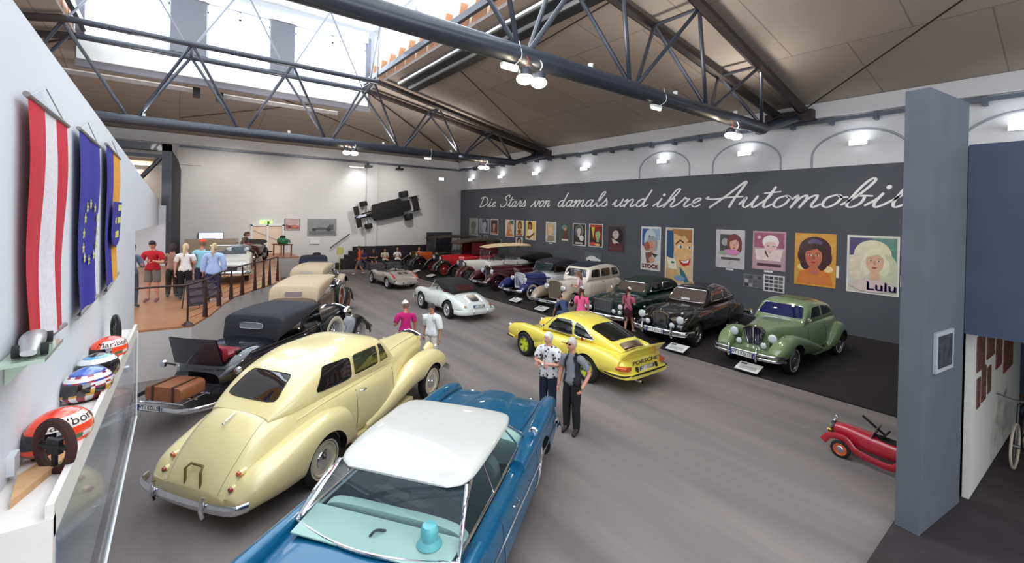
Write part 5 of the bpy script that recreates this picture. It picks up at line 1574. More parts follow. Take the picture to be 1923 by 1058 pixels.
# ---- dark green cabriolet
DGR = mat('paint_dark_green', (22, 46, 38), rough=.25, coat=1.0)
t = car('dark_green_cabriolet', 'dark green post-war cabriolet with upright chrome grille, behind the girl in pink', (-10.2, 15.05, .03), -84)
b = loft([(-1.15, 0, .55, .40, .72, 3, .1), (-.9, 0, .72, .34, .88, 3.2, .12), (-.4, 0, .82, .30, 1.0, 3.4, .12), (.3, 0, .88, .28, 1.04, 4, .1), (1.4, 0, .89, .28, 1.04, 4, .1), (2.1, 0, .87, .28, 1.02, 3.8, .12), (2.8, 0, .84, .30, .98, 3.6, .14), (3.3, 0, .76, .34, .92, 3.4, .16), (3.55, 0, .66, .38, .86, 3.2, .14)], 40, 5)
body(t, 'body', b, DGR, [(2.95, .35, .40, .6, 1.2), (2.95, .35, .40, -1.2, -.6), (0, .35, .38, .7, 1.2), (0, .35, .38, -1.2, -.7)])
TBV = bvh_of(b)
fw = loft([(1.5, .70, .10, .4, .86, 2.3, 0), (2.2, .70, .15, .38, .96, 2.3, 0), (2.9, .69, .17, .38, .99, 2.3, 0), (3.35, .67, .17, .36, .94, 2.3, 0), (3.62, .64, .14, .40, .84, 2.3, 0), (3.68, .63, .10, .44, .76, 2.2, 0)], 24, 5)
both(t, 'front_wing', fw, DGR, [(2.95, .35, .40, .6, 1.2)])
HDG = mat('hood_dark_green', (26, 40, 34), rough=.8)
tpg = softtop(t, [(-.55, 0, .56, .98, 1.06, 3.4, 0), (-.4, 0, .66, .98, 1.28, 3.6, .05), (-.05, 0, .70, 1.0, 1.44, 4, .08), (.7, 0, .70, 1.02, 1.52, 4, .1), (1.4, 0, .68, 1.02, 1.47, 4, .08), (1.68, 0, .66, 1.02, 1.36, 4, .04), (2.02, 0, .62, 1.0, 1.06, 3.6, 0)], HDG)
TPB = bvh_of(tpg)
sidewin(t, TPB, [[(.95, 1.10), (1.72, 1.10), (1.52, 1.38), (.95, 1.40)], [(.1, 1.12), (.86, 1.10), (.86, 1.40), (.3, 1.36)]], CHROME)
window(t, TPB, [[(3, -.56, 1.10), (3, .56, 1.10), (3, .48, 1.38), (3, -.48, 1.38)]], (-1, 0, 0), CHROME, name='windscreen', glass=GB, p=10)
grille(t, 3.66, .46, .97, .36, .34, .12, 19, 'flat', core=mat('grille_steel', (110, 116, 128), rough=.25, metal=.8))
for s_ in (1, -1):
    headlamp(t, (3.66, s_ * .68, .82), .095, .14); headlamp(t, (3.68, s_ * .68, .64), .075, .12); headlamp(t, (3.72, s_ * .47, .66), .08, .1)
    line(t, TBV, [(.75, s_ * 1.2, 1.0), (.78, s_ * 1.2, .4)], (0, -s_, 0), .004, k=8); line(t, TBV, [(1.85, s_ * 1.2, 1.0), (1.85, s_ * 1.2, .4)], (0, -s_, 0), .004, k=8)
    mirror(t, (1.95, s_ * .82, 1.20), s_, .05)
    line(t, TBV, [(1.0, s_ * .84, 2), (2.2, s_ * .84, 2)], (0, 0, -1), .010, CHROME, 'wing_trim', off=.004, k=8)
blade(t, [(3.4, .95, .48), (3.74, .80, .47), (3.86, .3, .47), (3.86, -.3, .47), (3.74, -.80, .47), (3.4, -.95, .48)], .07, .35)
blade(t, [(-1.0, .9, .48), (-1.3, .6, .48), (-1.35, 0, .48), (-1.3, -.6, .48), (-1.0, -.9, .48)], .07, .35)
plate(t, (3.92, 0, .48), 1, .5, .11)
wheels4(t, 2.95, 1.46, 1.46, style='cap', R=.35, w=.17, rimcol=(22, 46, 38))

# ---- white and beige limousine
BEI = mat('paint_beige', (176, 160, 136), rough=.28, coat=1.0)
CWH = mat('paint_cream_pale', (236, 228, 214), rough=.28, coat=1.0)
t = car('beige_limousine', 'white and beige pre-war limousine with dark roof, behind the lady in bright pink', (-13.3, 15.2, .03), -82)
classic(t, wb=3.1, R=.37, hw=.80, belt=1.14, hoodz=1.14, hood_w=(.50, .30), bodyc=CWH, wingc=BEI, hoodc=CWH, wing='pod', ww=.8, rimcol=(206, 200, 188), tail=-.95, tailz=.9, wingw=.30, track=1.48,
        gr=dict(shape='arch', core=mat('grille_khaki', (128, 124, 108), rough=.4, metal=.6), mt=BEI), lampz=.90, lampy=.42, doors=2)
cab = loft([(-.8, 0, .55, 1.0, 1.14, 3, 0), (-.65, 0, .66, 1.0, 1.42, 3.4, .08), (-.35, 0, .72, 1.0, 1.64, 3.8, .1), (.4, 0, .75, 1.0, 1.74, 4, .1), (1.2, 0, .74, 1.0, 1.72, 4, .1), (1.6, 0, .70, 1.0, 1.62, 4, .08), (1.85, 0, .62, 1.0, 1.14, 4, 0)], 36, 5)
obj('cabin', cab, CWH, t); CBV = bvh_of(cab)
sidewin(t, CBV, [[(-.45, 1.22), (.16, 1.22), (.16, 1.54), (-.35, 1.52)], [(.30, 1.22), (.98, 1.22), (.98, 1.55), (.30, 1.55)], [(1.08, 1.22), (1.66, 1.22), (1.58, 1.52), (1.08, 1.54)]], None, glass=GL2, p=6)
window(t, CBV, [[(3, -.54, 1.22), (3, .54, 1.22), (3, .48, 1.52), (3, -.48, 1.52)]], (-1, 0, 0), CHROME, name='windscreen', glass=GL2, p=8)
m = patch(CBV, [(-.5, -.52, 3), (-.5, .52, 3), (1.62, .54, 3), (1.62, -.54, 3)], (0, 0, -1), .015, 14, 8); obj('roof_cover', m, mat('roof_cover_navy', (38, 44, 58), rough=.85), t)

# ---- blue and white convertible
RBL = mat('paint_royal_blue', (26, 36, 104), rough=.25, coat=1.0)
t = car('blue_white_convertible', 'royal blue and white pre-war convertible with dark soft top and whitewall tyres', (-15.75, 15.6, .03), -87)
classic(t, wb=3.15, R=.36, hw=.78, belt=1.08, hoodz=1.10, hood_w=(.52, .32), bodyc=mat('paint_two_tone_white', (222, 224, 228), rough=.28, coat=1.0), wingc=RBL, hoodc=RBL, wing='pod', ww=.85, rimcol=(26, 36, 104), tail=-.95, tailz=.85, wingw=.30, track=1.48, doors=1,
        gr=dict(shape='arch', core=mat('grille_white', (214, 216, 220), rough=.4), mt=mat('paint_two_tone_white', (222, 224, 228)), vee=.05), lampz=.86, lampy=.44)
TOPN = mat('soft_top_dark_navy', (34, 38, 50), rough=.9, noise=.05, scale=16)
softtop(t, [(-.55, 0, .62, 1.0, 1.10, 4, 0), (-.45, 0, .70, 1.02, 1.34, 4, .04), (-.1, 0, .74, 1.04, 1.56, 4, .07), (.6, 0, .74, 1.1, 1.68, 4.5, .07), (1.3, 0, .70, 1.3, 1.64, 4, .04), (1.62, 0, .64, 1.46, 1.54, 4, 0)], TOPN)
for s_ in (1, -1):
    m = MB(); m.add([(.72, s_ * .77, 1.1), (1.72, s_ * .70, 1.1), (1.50, s_ * .66, 1.46), (.80, s_ * .71, 1.44)], [(0, 1, 2, 3)]); g = obj('side_window', m, GL2, t, False)
    m = MB(); m.tube([(.72, s_ * .77, 1.1), (1.72, s_ * .70, 1.1), (1.50, s_ * .66, 1.46), (.80, s_ * .71, 1.44)], .014, 6, closed=True); obj('window_frame', m, CHROME, g)
    m = MB(); m.tube([(1.7, s_ * .64, .86), (3.0, s_ * .44, .92)], .03, 6, 0, .4); obj('vent_trim', m, RBL, t)
flatscreen(t, 1.84, 1.1, 1.50, .58, .2)

# ---- maroon tourer
MAR = mat('paint_maroon', (70, 16, 26), rough=.25, coat=1.0)
t = car('maroon_tourer', 'dark maroon pre-war convertible with long black soft top and tall silver radiator', (-18.3, 15.85, .03), -90)
classic(t, wb=3.3, R=.38, hw=.78, belt=1.10, hoodz=1.14, hood_w=(.48, .28), bodyc=MAR, wingc=MAR, wing='pod', ww=0, rimcol=(60, 16, 24), tail=-1.0, tailz=.9, wingw=.30, track=1.48, doors=1,
        gr=dict(shape='shield', core=mat('grille_silver', (186, 188, 194), rough=.25, metal=.8), vee=.06), lampz=.90, lampy=.42, lampr=.13)
softtop(t, [(-.7, 0, .62, 1.0, 1.14, 4, 0), (-.6, 0, .70, 1.02, 1.50, 4, .04), (-.3, 0, .74, 1.04, 1.74, 4, .07), (.6, 0, .74, 1.3, 1.82, 4.5, .06), (1.4, 0, .70, 1.5, 1.74, 4, .04), (1.75, 0, .64, 1.54, 1.64, 4, 0)], SOFTB)
flatscreen(t, 1.95, 1.12, 1.56, .60, .16)
mirror(t, (2.0, .72, 1.3), 1, .06)

# ---- white tourer with cream top
t = car('white_tourer', 'white-bonneted vintage tourer with maroon wings and flat cream canvas top', (-20.8, 16.0, .03), -96)
classic(t, wb=3.3, R=.40, hw=.74, belt=1.14, hoodz=1.16, hood_w=(.42, .28), bodyc=mat('paint_tourer_white', (226, 224, 218), rough=.3, coat=.9), wingc=MAR, boardc=BLACK, wstyle='wire', rimcol=(120, 120, 124), tail=-.9, tailz=.95, track=1.46,
        gr=dict(shape='temple'), lampz=.98, lampy=.38, lampr=.14, bump=False, doors=2)
softtop(t, [(-.95, 0, .50, 1.88, 1.93, 3, 0), (-.85, 0, .66, 1.84, 2.02, 3.4, .1), (-.2, 0, .70, 1.88, 2.06, 3.6, .1), (.8, 0, .68, 1.90, 2.04, 3.6, .1), (1.6, 0, .62, 1.86, 1.96, 3.4, .06), (2.0, 0, .55, 1.83, 1.87, 3, 0)], mat('canvas_cream', (226, 202, 166), rough=.85, noise=.04, scale=14))
for x in (-.7, .7, 1.7):
    for s_ in (1, -1):
        m = MB(); m.tube([(x, s_ * .68, 1.12), (x + .06, s_ * .60, 1.9)], .014, 6); obj('hood_stay', m, BLACK, t)
flatscreen(t, 1.95, 1.14, 1.70, .60, .08)
seat(t, .2, 0, .85, 1.1, mat('leather_grey', (92, 88, 84), rough=.6), .45); seat(t, 1.2, 0, .85, 1.1, MATS['leather_grey'], .45)

# ---- red tourer
REDP = mat('paint_bright_red', (190, 22, 34), rough=.25, coat=1.0)
t = car('red_tourer', 'bright red veteran tourer with red spoked wheels, black wings and brown hood', (-23.9, 15.9, .03), -91)
classic(t, wb=3.2, R=.43, hw=.74, belt=1.22, hoodz=1.20, hood_w=(.42, .30), bodyc=REDP, wingc=BLK, hoodc=REDP, boardc=DULLMETAL, wstyle='wood', rimcol=(176, 60, 42), tail=-.9, tailz=1.05, track=1.44, w=.11,
        gr=dict(shape='flat', mt=BLK, core=CAVITY), lampz=1.04, lampy=.42, lampr=.14, bump=False, doors=2, belt_=0) if False else classic(t, wb=3.2, R=.43, hw=.74, belt=1.22, hoodz=1.20, hood_w=(.42, .30), bodyc=REDP, wingc=BLK, hoodc=REDP, boardc=DULLMETAL, wstyle='wood', rimcol=(176, 60, 42), tail=-.9, tailz=1.05, track=1.44, w=.11,
        gr=dict(shape='flat', mt=BLK, core=CAVITY), lampz=1.04, lampy=.42, lampr=.14, bump=False, doors=2)
softtop(t, [(-1.0, 0, .55, 1.96, 2.04, 3.4, 0), (-.9, 0, .70, 1.92, 2.14, 4, .05), (0, 0, .72, 1.98, 2.20, 4, .05), (1.0, 0, .70, 1.98, 2.16, 4, .05), (1.9, 0, .66, 1.90, 2.04, 4, .03), (2.1, 0, .62, 1.88, 1.94, 4, 0)], mat('canvas_brown', (74, 60, 52), rough=.9, noise=.05, scale=14))
for s_ in (1, -1):
    m = MB(); m.add([(-.7, s_ * .70, 1.2), (1.3, s_ * .70, 1.2), (1.25, s_ * .66, 1.95), (-.7, s_ * .66, 1.95)], [(0, 1, 2, 3)]); obj('side_curtain', m, mat('curtain_maroon', (92, 20, 32), rough=.5), t, False)
    for x in (-.75, 1.95):
        m = MB(); m.tube([(x, s_ * .70, 1.2), (x, s_ * .64, 1.96)], .016, 6); obj('hood_stay', m, BLACK, t)
flatscreen(t, 1.98, 1.22, 1.84, .60, .02, mat('brass', (180, 140, 60), rough=.2, metal=1.0))

# ---- black veteran car with brass fittings, farthest
BRASS = MATS['brass']
t = car('orange_veteran_car', 'veteran car with orange bonnet, brass lamps and black hood, farthest of the right row', (-27.2, 15.6, .03), -88)
classic(t, wb=3.0, R=.42, hw=.72, belt=1.24, hoodz=1.14, hood_w=(.38, .30), bodyc=mat('paint_dark_brown', (36, 26, 24), rough=.3, coat=.9), wingc=BLK, hoodc=mat('paint_orange', (196, 84, 30), rough=.25, coat=1.0), wstyle='wood', rimcol=(50, 40, 36), tail=-.9, tailz=1.05, track=1.40, w=.10,
        gr=dict(shape='arch', mt=BRASS), lampz=.98, lampy=.44, lampr=.12, bump=False, doors=1)
softtop(t, [(-1.0, 0, .55, 2.04, 2.10, 3.4, 0), (-.9, 0, .70, 2.02, 2.20, 4, .05), (0, 0, .72, 2.06, 2.24, 4, .05), (1.0, 0, .70, 2.04, 2.20, 4, .05), (1.9, 0, .66, 1.98, 2.10, 4, .03)], mat('canvas_grey_brown', (66, 58, 52), rough=.9, noise=.05, scale=14))
for s_ in (1, -1):
    for x in (-.75, .6, 1.8):
        m = MB(); m.tube([(x, s_ * .70, 1.2), (x, s_ * .66, 2.06)], .02, 6); obj('hood_stay', m, BLACK, t)
flatscreen(t, 1.82, 1.2, 2.0, .60, .02, BRASS, True)

# ---- red pedal car behind the partition
t = car('red_pedal_car', 'small red childrens pedal car with orange-red disc wheels, partly hidden by the grey partition', (-1.60, 8.72), 178)
PR = mat('paint_pedal_red', (176, 26, 44), rough=.3, coat=1.0)
b = loft([(-.38, 0, .06, .22, .34, 2.4, 0), (-.2, 0, .13, .18, .42, 2.6, 0), (.1, 0, .17, .16, .44, 3, 0), (.4, 0, .17, .16, .46, 3, .05), (.72, 0, .13, .18, .48, 2.8, .05), (.86, 0, .10, .2, .46, 2.6, 0)], 24, 5)
obj('body', b, PR, t)
m = patch(bvh_of(b), [(-.10, -.10, 1), (-.10, .10, 1), (.30, .12, 1), (.30, -.12, 1)], (0, 0, -1), .006, 8, 5); obj('cockpit', m, CAVITY, t)
m = MB(); m.add([(.36, -.14, .44), (.36, .14, .44), (.30, .12, .60), (.30, -.12, .60)], [(0, 1, 2, 3)]); m.tube([(.36, -.14, .44), (.36, .14, .44), (.30, .12, .60), (.30, -.12, .60)], .008, 5, closed=True); obj('windscreen', m, mat('screen_grey', (110, 104, 100), rough=.2), t, False)
steering(t, .22, 0, .50, r=.09)
grille(t, .89, .22, .48, .10, .09, .03, 7, 'arch')
m = MB(); m.ball((.86, 0, .52), .03, .012, .05); obj('mascot', m, CHROME, t)
for s_ in (1, -1):
    headlamp(t, (.90, s_ * .16, .36), .04, .07, (.84, s_ * .10, .30), tint=mat('brass', (180, 140, 60)))
    m = MB(); m.tube(catmull([(.96, s_ * .24, .18), (.86, s_ * .24, .30), (.66, s_ * .24, .32), (.5, s_ * .24, .18), (.1, s_ * .24, .13), (-.02, s_ * .24, .22), (-.14, s_ * .24, .31), (-.34, s_ * .24, .24)], 4), .05, 6, 0, .3); obj('mudguard', m, PR, t)
for (x, y) in ((0 - .12, .24), (-.12, -.24), (.72, .24), (.72, -.24)):
    wheel(t, x, y, 'disc', .135, .05, 0, (206, 96, 50))
m = MB(); m.tube([(-.12, -.22, .135), (-.12, .22, .135)], .01, 6); m.tube([(.72, -.22, .135), (.72, .22, .135)], .01, 6); obj('axle', m, BLACK, t)
# ================================================================== script lettering on the slate wall
GL = {   # strokes in (x, z), x-height = 1, base line z = 0
    'D': ([[(0.35, 1.9), (0.2, 1.0), (0.05, 0.15)], [(0.05, 0.15), (0.0, 0.0), (0.5, 0.08), (1.1, 0.6), (1.2, 1.3), (0.8, 1.9), (0.3, 2.0), (-0.1, 1.7)]], 1.35),
    'S': ([[(1.0, 1.75), (1.05, 2.05), (0.75, 2.1), (0.35, 1.8), (0.4, 1.45), (0.75, 1.1), (0.75, 0.5), (0.35, 0.05), (-0.1, 0.05), (-0.3, 0.4)]], 1.05),
    'A': ([[(-0.3, 0.0), (0.4, 1.1), (1.05, 2.25), (1.2, 2.3), (1.15, 1.9), (0.95, 0.9), (0.85, 0.05)], [(-0.65, 1.0), (-0.7, .85), (-0.2, 0.8), (0.6, 0.95), (1.35, 1.0)]], 1.35),
    'i': ([[(0, 0.15), (0.3, 0.6), (0.42, 1.0)], [(0.42, 1.0), (0.3, 0.35), (0.42, 0.0), (0.7, 0.25)], [(0.5, 1.45), (0.52, 1.5)]], 0.66),
    'e': ([[(0, 0.2), (0.35, 0.5), (0.6, 0.8), (0.5, 1.0), (0.25, 0.8), (0.2, 0.3), (0.4, 0.0), (0.7, 0.25)]], 0.68),
    't': ([[(0, 0.2), (0.4, 0.9), (0.5, 1.75)], [(0.5, 1.75), (0.3, 0.5), (0.4, 0.0), (0.75, 0.3)], [(0.1, 1.25), (0.85, 1.35)]], 0.66),
    'a': ([[(0.72, 0.85), (0.5, 1.0), (0.2, 0.7), (0.15, 0.2), (0.35, 0.0), (0.6, 0.3), (0.78, 0.95)], [(0.78, 0.95), (0.68, 0.3), (0.8, 0.0), (1.05, 0.25)]], 1.0),
    'r': ([[(0, 0.2), (0.3, 0.8), (0.38, 1.1), (0.5, 0.95), (0.68, 0.9)], [(0.68, 0.9), (0.5, 0.3), (0.62, 0.0), (0.85, 0.25)]], 0.8),
    's': ([[(0, 0.2), (0.3, 0.7), (0.42, 1.1)], [(0.42, 1.1), (0.6, 0.5), (0.45, 0.05), (0.1, 0.1)], [(0.45, 0.05), (0.7, 0.25)]], 0.68),
    'v': ([[(-0.35, 0.0), (0.0, 0.5), (0.25, 1.0), (0.3, 0.3), (0.5, 0.0), (0.75, 0.5), (0.8, 1.0), (1.0, 0.85)]], 0.95),
    'o': ([[(0.55, 1.0), (0.2, 0.75), (0.15, 0.2), (0.4, 0.0), (0.7, 0.35), (0.75, 0.85), (0.55, 1.0), (0.75, 0.8), (1.0, 0.8)]], 0.92),
    'n': ([[(0, 0.7), (0.18, 1.0), (0.2, 0.6), (0.1, 0.0)], [(0.1, 0.0), (0.3, 0.7), (0.6, 1.0), (0.68, 0.7), (0.58, 0.2), (0.7, 0.0), (0.95, 0.25)]], 0.92),
    'm': ([[(0, 0.7), (0.18, 1.0), (0.2, 0.6), (0.1, 0.0)], [(0.1, 0.0), (0.3, 0.7), (0.55, 1.0), (0.62, 0.7), (0.5, 0.0)], [(0.5, 0.0), (0.7, 0.7), (1.0, 1.0), (1.06, 0.7), (0.98, 0.2), (1.1, 0.0), (1.35, 0.25)]], 1.3),
    'u': ([[(0, 0.3), (0.25, 0.95), (0.2, 0.3), (0.38, 0.0), (0.65, 0.4), (0.8, 1.0)], [(0.8, 1.0), (0.7, 0.3), (0.82, 0.0), (1.05, 0.25)]], 1.0),
    'd': ([[(0.7, 0.85), (0.5, 1.0), (0.2, 0.7), (0.15, 0.2), (0.35, 0.0), (0.6, 0.35), (0.95, 2.1)], [(0.95, 2.1), (0.7, 0.5), (0.78, 0.0), (1.05, 0.25)]], 1.0),
    'l': ([[(0, 0.2), (0.45, 0.9), (0.8, 1.9), (0.65, 2.1), (0.45, 1.6), (0.3, 0.4), (0.45, 0.0), (0.75, 0.3)]], 0.7),
    'h': ([[(0, 0.2), (0.45, 0.9), (0.8, 1.95), (0.65, 2.15), (0.45, 1.6), (0.12, 0.0)], [(0.12, 0.0), (0.35, 0.7), (0.62, 1.0), (0.68, 0.7), (0.58, 0.2), (0.7, 0.0), (0.95, 0.25)]], 0.95),
    'b': ([[(0, 0.2), (0.45, 0.9), (0.8, 1.95), (0.65, 2.15), (0.4, 1.5), (0.2, 0.3), (0.4, 0.0), (0.7, 0.3), (0.72, 0.8), (0.45, 0.9)], [(0.6, 0.9), (1.0, 0.85)]], 0.92),
}
WORDS = [('Die', -27.3, -25.35, 4.32, .36), ('Stars', -24.55, -21.95, 4.32, .37), ('von', -21.2, -19.65, 4.32, .38), ('damals', -19.0, -15.2, 4.32, .37), ('und', -14.85, -12.75, 4.31, .37), ('ihre', -12.4, -10.1, 4.29, .38), ('Automobile', -9.4, -2.95, 4.27, .43)]
INK = mat('letter_white', (240, 240, 240), rough=.6)
for wi, (wd, xa, xb, z0, h) in enumerate(WORDS):
    tot = sum(GL[c][1] for c in wd)
    sx = (xb - xa) / tot
    t = thing('wall_lettering', 'white script word "%s" painted large on the slate wall' % wd, 'lettering', (xa, 17.80, z0), 0)
    cx_ = 0.0
    for ci, c in enumerate(wd):
        st, adv = GL[c]
        m = MB(); layer = 0
        for s_ in st:
            pts = [((cx_ + p[0]) * sx + 0.42 * p[1] * h, 0, p[1] * h) for p in s_]
            path = catmull(pts, 5) if len(pts) > 2 else [Vector(p) for p in pts]
            r = .038 if (ci or wd[0].islower()) else .045
            rr = []
            for i, p in enumerate(path):
                q = path[min(i + 1, len(path) - 1)] - path[max(i - 1, 0)]
                down = abs(q.z) / (q.length + 1e-9)
                rr.append(r * (.62 + .5 * down))
            if len(s_) == 2 and s_[0][1] > 1.4: rr = [.06] * len(path)
            m.tube(path, rr, 8, 0, .2, up=(0, 1, 0)) if False else None
            # flat painted stroke standing 6 mm proud of the wall
            L = []; Rr = []
            for i, p in enumerate(path):
                q = (path[min(i + 1, len(path) - 1)] - path[max(i - 1, 0)])
                q = q.normalized() if q.length > 1e-9 else Vector((1, 0, 0))
                nrm = Vector((-q.z, 0, q.x))
                L.append(p + nrm * rr[i]); Rr.append(p - nrm * rr[i])
            dep = -.008 - .004 * len(m.f and [0] * layer)
            V3 = Vector((0, dep, 0))
            m.grid([[a + V3, b + V3] for a, b in zip(L, Rr)])
            m.grid([[b, b + V3] for b in Rr]); m.grid([[a + V3, a] for a in L])
            for ei, e in enumerate((path[0], path[-1])):
                rad = rr[0 if ei == 0 else -1]
                m.lathe([(rad, 0), (rad, dep - .002 - .001 * ei), (0.001, dep - .002 - .001 * ei)], e, 'y', 12)
            layer += 1
        obj('letter', m, INK, t, False)
        cx_ += adv

# ================================================================== posters on the slate wall
def poster_mat(name, rgb): return mat('print_' + name, rgb, rough=.45, coat=.15, noise=.10, scale=5)

class Art:
    """flat print built of thin layered colour shapes; x to the right, z up, centre origin, facing -y"""
    def __init__(s, w, h): s.m = MB(); s.mats = []; s.k = 0; s.w = w; s.h = h
    def mi(s, rgb):
        mt = poster_mat('%d_%d_%d' % rgb, rgb)
        if mt not in s.mats: s.mats.append(mt)
        return s.mats.index(mt)
    def poly(s, pts, rgb):
        s.k += 1; y = -.022 - .0012 * s.k
        s.m.prism([(x * s.w / 2, y + .0012, z * s.h / 2) for x, z in pts], (0, -.0011, 0), s.mi(rgb)); return s
    def ell(s, cx, cz, rx, rz, rgb, n=22, rot=0.0, clip=True):
        pts = []
        for k in range(n):
            a = 2 * PI * k / n
            x, z = rx * math.cos(a), rz * math.sin(a)
            x, z = x * math.cos(rot) - z * math.sin(rot), x * math.sin(rot) + z * math.cos(rot)
            pts.append((max(-.93, min(.93, cx + x)), max(-.95, min(.95, cz + z))))
        return s.poly(pts, rgb)
    def rect(s, x0, x1, z0, z1, rgb): return s.poly([(x0, z0), (x1, z0), (x1, z1), (x0, z1)], rgb)
    def text(s, tx, cx, cz, size, rgb, sx=1.0, bold=.006):
        s.k += 1; y = -.023 - .0012 * s.k
        M = Matrix(((1, 0, 0, cx * s.w / 2), (0, 0, -1, y), (0, 1, 0, cz * s.h / 2), (0, 0, 0, 1)))
        add_text(s.m, tx, M, size, mi=s.mi(rgb), sx=sx, bold=bold); return s
    def face(s, cx, cz, r, skin, hair, lips=(170, 40, 44), tilt=0.0, hairw=1.35, hairh=1.35, dark=(60, 40, 34), hz=.18, bust=None):
        ar = s.w / s.h
        rx, rz = r, r * ar * 1.25
        s.ell(cx, cz + rz * hz, rx * hairw, rz * hairh, hair)
        s.ell(cx - rx * .8, cz - rz * .4, rx * .55, rz * .8, hair); s.ell(cx + rx * .8, cz - rz * .4, rx * .55, rz * .8, hair)
        if bust: s.poly([(-.9, -.93), (.9, -.93), (.75, cz - rz * 1.9), (cx + rx * .45, cz - rz * 1.45), (cx - rx * .45, cz - rz * 1.45), (-.75, cz - rz * 1.9)], bust)
        s.poly([(cx - rx * .38, cz - rz * .5), (cx + rx * .38, cz - rz * .5), (cx + rx * .45, cz - rz * 1.6), (cx - rx * .45, cz - rz * 1.6)], skin)
        s.ell(cx, cz, rx * .82, rz, skin, rot=tilt)
        s.poly([(cx - rx * .85, cz + rz * .4), (cx - rx * .5, cz + rz * 1.1), (cx + rx * .5, cz + rz * 1.15), (cx + rx * .85, cz + rz * .35), (cx + rx * .3, cz + rz * .72), (cx - rx * .3, cz + rz * .55)], hair)
        for q in (-1, 1):
            s.ell(cx + q * rx * .36, cz + rz * .12, rx * .17, rz * .07, (236, 230, 224)); s.ell(cx + q * rx * .36, cz + rz * .12, rx * .08, rz * .065, dark)
            s.poly([(cx + q * rx * .16, cz + rz * .28), (cx + q * rx * .36, cz + rz * .36), (cx + q * rx * .60, cz + rz * .26), (cx + q * rx * .36, cz + rz * .32)], dark)
        sh = tuple(int(v * .82) for v in skin)
        s.poly([(cx - rx * .04, cz + rz * .1), (cx + rx * .06, cz + rz * .1), (cx + rx * .13, cz - rz * .24), (cx - rx * .1, cz - rz * .26)], sh)
        s.poly([(cx - rx * .28, cz - rz * .50), (cx - rx * .08, cz - rz * .43), (cx, cz - rz * .46), (cx + rx * .08, cz - rz * .43), (cx + rx * .28, cz - rz * .50), (cx, cz - rz * .62)], lips)
        return s

def poster(label, x0, x1, z0, z1, border, bg, fn, group=None, card=None, bw=.04):
    w, h = x1 - x0, z1 - z0
    t = thing('poster', label, 'poster', ((x0 + x1) / 2, 17.796, (z0 + z1) / 2), 0, group)
    m = MB(); m.box(-w / 2, w / 2, -.02, 0, -h / 2, h / 2); obj('backing', m, poster_mat('b%d_%d_%d' % border, border), t, False)
    a = Art(w, h)
    bx, bz = 1 - bw * 2 / w, 1 - bw * 2 / h
    a.rect(-bx, bx, -bz, bz, bg)
    fn(a)
    obj('print', a.m, a.mats, t, False)
    if card:
        m = MB(); m.box(card[0], card[1], -.03, -.005, card[2], card[3]); obj('caption_card', m, WHITE, t, False)
    return t

W_ = (232, 230, 226)
poster('greyish green poster with one dark oval head, leftmost on the slate wall', -28.68, -27.48, 2.19, 3.47, (190, 192, 186), (150, 156, 146), lambda a: (a.ell(0, .15, .6, .5, (92, 104, 84)), a.ell(0, -.5, .35, .4, (112, 120, 104)), a.rect(-.8, .8, -.9, -.75, (120, 126, 116))))
poster('grey blue-toned poster, second from the far end of the slate wall', -27.27, -26.01, 2.41, 3.46, (186, 190, 196), (126, 132, 142), lambda a: (a.face(.1, .1, .45, (176, 178, 182), (70, 74, 84), (120, 110, 112)), a.poly([(-.9, .9), (-.5, .9), (.1, -.9), (-.3, -.9)], (160, 164, 172))))
poster('small brown portrait poster, third from the far end of the slate wall', -25.80, -24.89, 2.36, 3.45, W_, (84, 66, 56), lambda a: (a.face(-.05, .15, .42, (196, 148, 118), (56, 40, 34)), a.rect(-.7, .7, -.9, -.7, (190, 130, 84))))
poster('poster with green top and orange dancing figure on white', -24.01, -23.06, 2.30, 3.45, W_, (226, 214, 196), lambda a: (a.rect(0, .9, .45, .92, (46, 124, 90)), a.face(-.05, .2, .34, (222, 170, 130), (196, 120, 60)), a.poly([(-.8, -.9), (.8, -.9), (.5, -.1), (-.5, -.1)], (214, 130, 84)), a.ell(.35, -.5, .25, .2, (236, 190, 140))))
poster('narrow yellow poster with two brown heads, above the small portrait', -22.83, -22.04, 2.43, 3.44, W_, (228, 206, 150), lambda a: (a.face(0, .35, .4, (206, 150, 110), (96, 60, 40)), a.ell(0, -.45, .5, .3, (120, 76, 54)), a.rect(-.8, .8, -.92, -.75, (200, 90, 50))))
poster('small white portrait poster of a dark-haired woman, hanging below the narrow yellow one', -22.85, -22.12, 1.73, 2.32, W_, (214, 206, 202), lambda a: a.face(.05, .1, .45, (214, 166, 146), (44, 32, 32), bust=(206, 190, 190)))
poster('bright yellow poster of a man in a white jacket with a brown guitar', -21.82, -20.82, 2.22, 3.43, W_, (232, 200, 100), lambda a: (a.face(-.15, .45, .32, (196, 130, 90), (70, 40, 26)), a.poly([(-.8, -.9), (.6, -.9), (.45, .1), (-.5, .12)], (240, 228, 200)), a.poly([(-.5, -.75), (.75, -.2), (.8, -.35), (-.3, -.92)], (110, 60, 30)), a.ell(-.35, -.7, .4, .18, (140, 76, 36))))
poster('white-framed poster of a blonde woman in a pale blue shawl', -19.88, -18.98, 2.20, 3.41, W_, (186, 184, 178), lambda a: (a.ell(0, .1, .8, .8, (160, 176, 190)), a.face(-.1, .2, .45, (228, 190, 160), (206, 176, 120)), a.poly([(-.8, -.9), (.8, -.9), (.5, -.35), (-.4, -.3)], (150, 136, 110))), card=(-.15, .15, -.70, -.64))
